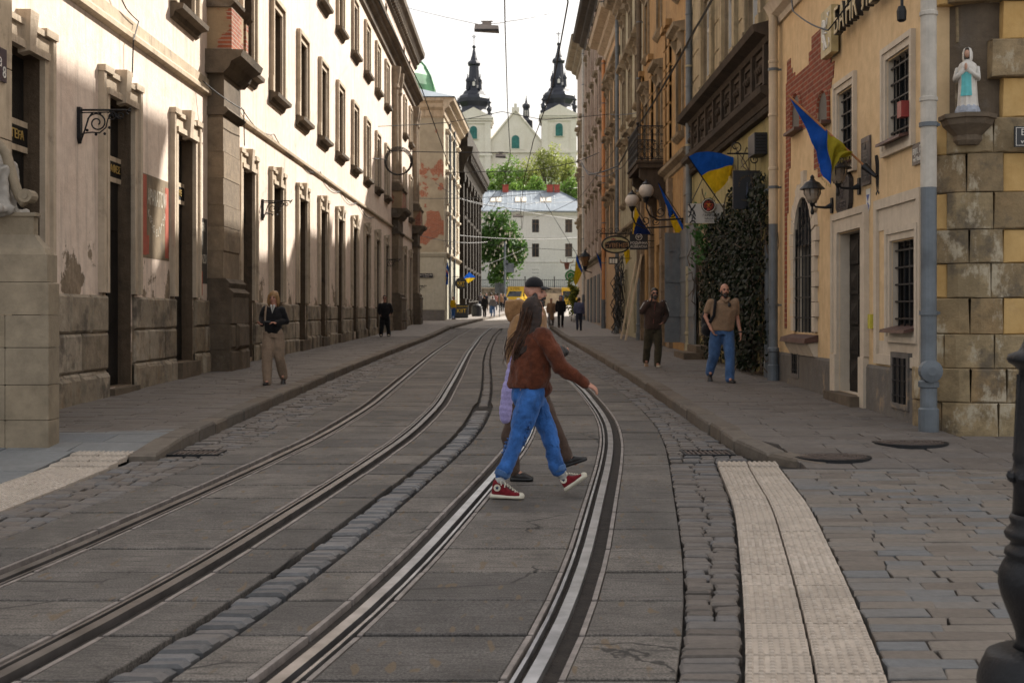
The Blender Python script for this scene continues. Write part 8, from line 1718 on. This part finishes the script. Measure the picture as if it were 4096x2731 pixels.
# bald bearded man
ox = 1205; s_ = (1437-753)/1.80
J = joints(dict(head=(1218,802), neck=(1218,868), hip=(1198,1075), sha=(1122,888), shb=(1288,888), ela=(1084,985,.03), elb=(1308,1000,.03), wra=(1118,1078,-.10), wrb=(1326,1108,-.04), hpa=(1160,1090), hpb=(1240,1090), kna=(1145,1250,.03), knb=(1245,1255,-.10), ana=(1126,1372,.22), anb=(1242,1412,-.16)), ox, 1440, s_)
J['toea'] = (-.05,-.6,-.75); J['toeb'] = (.25,-1,0); J['hda'] = (.45,-.2,-.8); J['hdb'] = (.0,-.25,-.95)
PB, g, q, rot = figure('bald bearded man in tan polo shirt and blue jeans walking on the right pavement', at_px((2200+ox/1.742)*.57422, 23.5), (0,-1), J, 'polo', 'denim2', 'leather', beard='hairdark', vox=.013, S=1.04, sleeve=.62, tw=1.08, lw=1.18, lookat=(.12,-1,-.03))
a = MB(); a.tube([g('sha')+V(.07,-.11,.055), g('sha')+V(.045,-.155,-.08), g('sha')+V(.03,-.14,-.24), g('sha')+V(-.03,-.06,-.36)], .03, 6); a.build('backpack_strap', M['blackcloth'], PB); a = MB(); ellip(a, g('sha')+V(-.02,.22,-.36), .13, .12, .27, 14); ellip(a, g('sha')+V(-.05,.12,-.50), .12, .12, .12, 12); tag(build_part('backpack', a, .02, M['blackcloth'], None, 2, .01), 'black backpack slung over the shoulder of the bald man', 'backpack') if False else None
bp = thing('backpack', 'black backpack slung behind the shoulder of the bald man', 'backpack', tuple(g('sha')+V(-.02,.2,-.6))); build_part('pack', a, .02, M['blackcloth'], bp, 2, .01); a = MB(); a.tube([g('sha')+V(-.02,.15,-.08), g('sha')+V(.0,.1,.06)], .02, 6); a.build('top_loop', M['blackcloth'], bp)
a = MB(); ellip(a, g('neck')+V(.06,-.145,-.10), .03, .01, .04, 10); a.tube([g('neck')+V(.05,-.145,-.06), g('neck')+V(.03,-.13,-.02)], .008, 5); a.build('hung_sunglasses', M['black'], PB); a = MB(); a.tube([g('wrb')+V(0,0,.03), g('wrb')+V(0,0,.055)], .037, 12); a.build('watch', M['black'], PB)
a = MB(); a.tube([g('neck')+V(-.075,-.05,.03), g('neck')+V(-.03,-.125,-.02), g('neck')+V(.0,-.13,-.05)], .02, 6); a.tube([g('neck')+V(.075,-.05,.03), g('neck')+V(.03,-.125,-.02), g('neck')+V(.0,-.13,-.05)], .02, 6); a.build('collar', M['polo'], PB)
a = MB(); a.ball(tuple(q(-.083,.02,-.015)), .012, 6); a.build('earphone', M['fwhite'], PB)
# distant people: standing or walking poses with their own offsets
def dist(lab, px, Z, h, facing, top, legs, hair='hairdark', pav=True, step=.0, turn=0.0, vox=.026, group='people near the end of the street', tw=1.0, coatlen=None, sh='leather', lw=1.0, armf=-.02, dz=0.0, zabs=None):
    k = h/1.75; f = (math.sin(turn), -math.cos(turn)) if facing == 'front' else (math.sin(turn), math.cos(turn)); rt = (f[1], -f[0]); L = lambda a_, d, z: (rt[0]*a_*k+f[0]*d*k, rt[1]*a_*k+f[1]*d*k, z*k)
    J = dict(head=L(0,.01,1.63), neck=L(0,0,1.47), hip=L(0,0,.93), sha=L(.17,0,1.40), shb=L(-.17,0,1.40), ela=L(.24,armf,1.12), elb=L(-.24,armf,1.12), wra=L(.24,.06,.88), wrb=L(-.23,.06,.88), hpa=L(.09,0,.91), hpb=L(-.09,0,.91), kna=L(.10,step*.45,.50), knb=L(-.10,-step*.45,.50), ana=L(.10,step*.6,.09), anb=L(-.10,-step*.9,.09+abs(step)*.12))
    x, y, z = at_px(px, Z, pav); z = z if zabs is None else zabs
    return figure(lab, (x, y, z), f, J, top, legs, sh, hair=hair, vox=vox, S=k, group=group, fold=.015, tw=tw, coatlen=coatlen, lw=lw)
M['greycloth'] = fabric('grey_cloth', (.16,.15,.15), .25, 5); M['whitecloth'] = fabric('white_cloth', (.55,.54,.52), .12, 5); M['darkblue'] = fabric('dark_blue_cloth', (.03,.035,.055), .3, 5); M['pinkcloth'] = fabric('pinkish_cloth', (.40,.20,.18), .2, 5)
def longhair(b, q, rot, g): pass
dist('woman in open light brown coat and pale trousers walking toward us at the right kerb', 1266, 72.5, 1.66, 'front', 'coat', 'greycloth', step=.2, tw=1.05, coatlen=.45, sh='rubberwhite', vox=.02)
dist('man in long black coat walking beside the woman in the light brown coat', 1288, 72, 1.80, 'front', 'blackcloth', 'blackcloth', step=.16, tw=1.15, coatlen=.25, vox=.02)
pb, g, q, rot = dist('person in blue grey jacket seen from behind carrying a white bag', 1330, 66, 1.72, 'back', 'bluejacket', 'darkblue', step=.25, tw=1.12, vox=.02)
a = MB(); ellip(a, g('wrb')+V(-.03,.02,-.22), .12, .10, .2, 10); tag(a.build('carrier_bag', M['whitecloth'], None, smooth=True), 'white plastic carrier bag held by the person in the blue grey jacket', 'bag')
dist('woman in bright yellow jacket and jeans standing by the far cafe stand', 1041, 93, 1.66, 'front', 'yellowjacket', 'denim', hair='hairbrown', tw=1.15, turn=.9)
far = [(1113,100,1.74,'back','blackcloth','blackcloth','dark clothed walker nearest the black stone building'),(1132,101,1.64,'back','greycloth','denim2','woman in grey top and jeans walking away on the far left pavement'),(1128,112,1.80,'back','whitecloth','denim2','man in white shirt and jeans walking away near the square'),(1117,122,1.7,'front','darkblue','beige','person in dark jacket and pale trousers at the edge of the square'),(1138,124,1.68,'back','pinkcloth','darkblue','person in pinkish top in the crowd before the bread van'),(1150,118,1.72,'front','coat','blackcloth','person in tan coat in the crowd before the bread van'),(1158,120,1.66,'front','darkblue','blackcloth','person in dark blue beside the sign post, rightmost of the left crowd'),(1103,126,1.7,'back','greycloth','darkblue','person in grey close to the black building balustrade'),(1290,128,1.7,'front','darkblue','darkblue','small dark walker on the square near the yellow minibus')]
for px, Z, h, fc, tp_, lg, lab in far: dist(lab, px, Z, h, fc, tp_, lg, step=rnd.choice((.12,.2,-.18)), vox=.03, tw=1.1, turn=rnd.uniform(-.4,.4), group='people crowding at the far square', zabs=zr(Z)+.14)
bpy.data.scenes.remove(WORK)
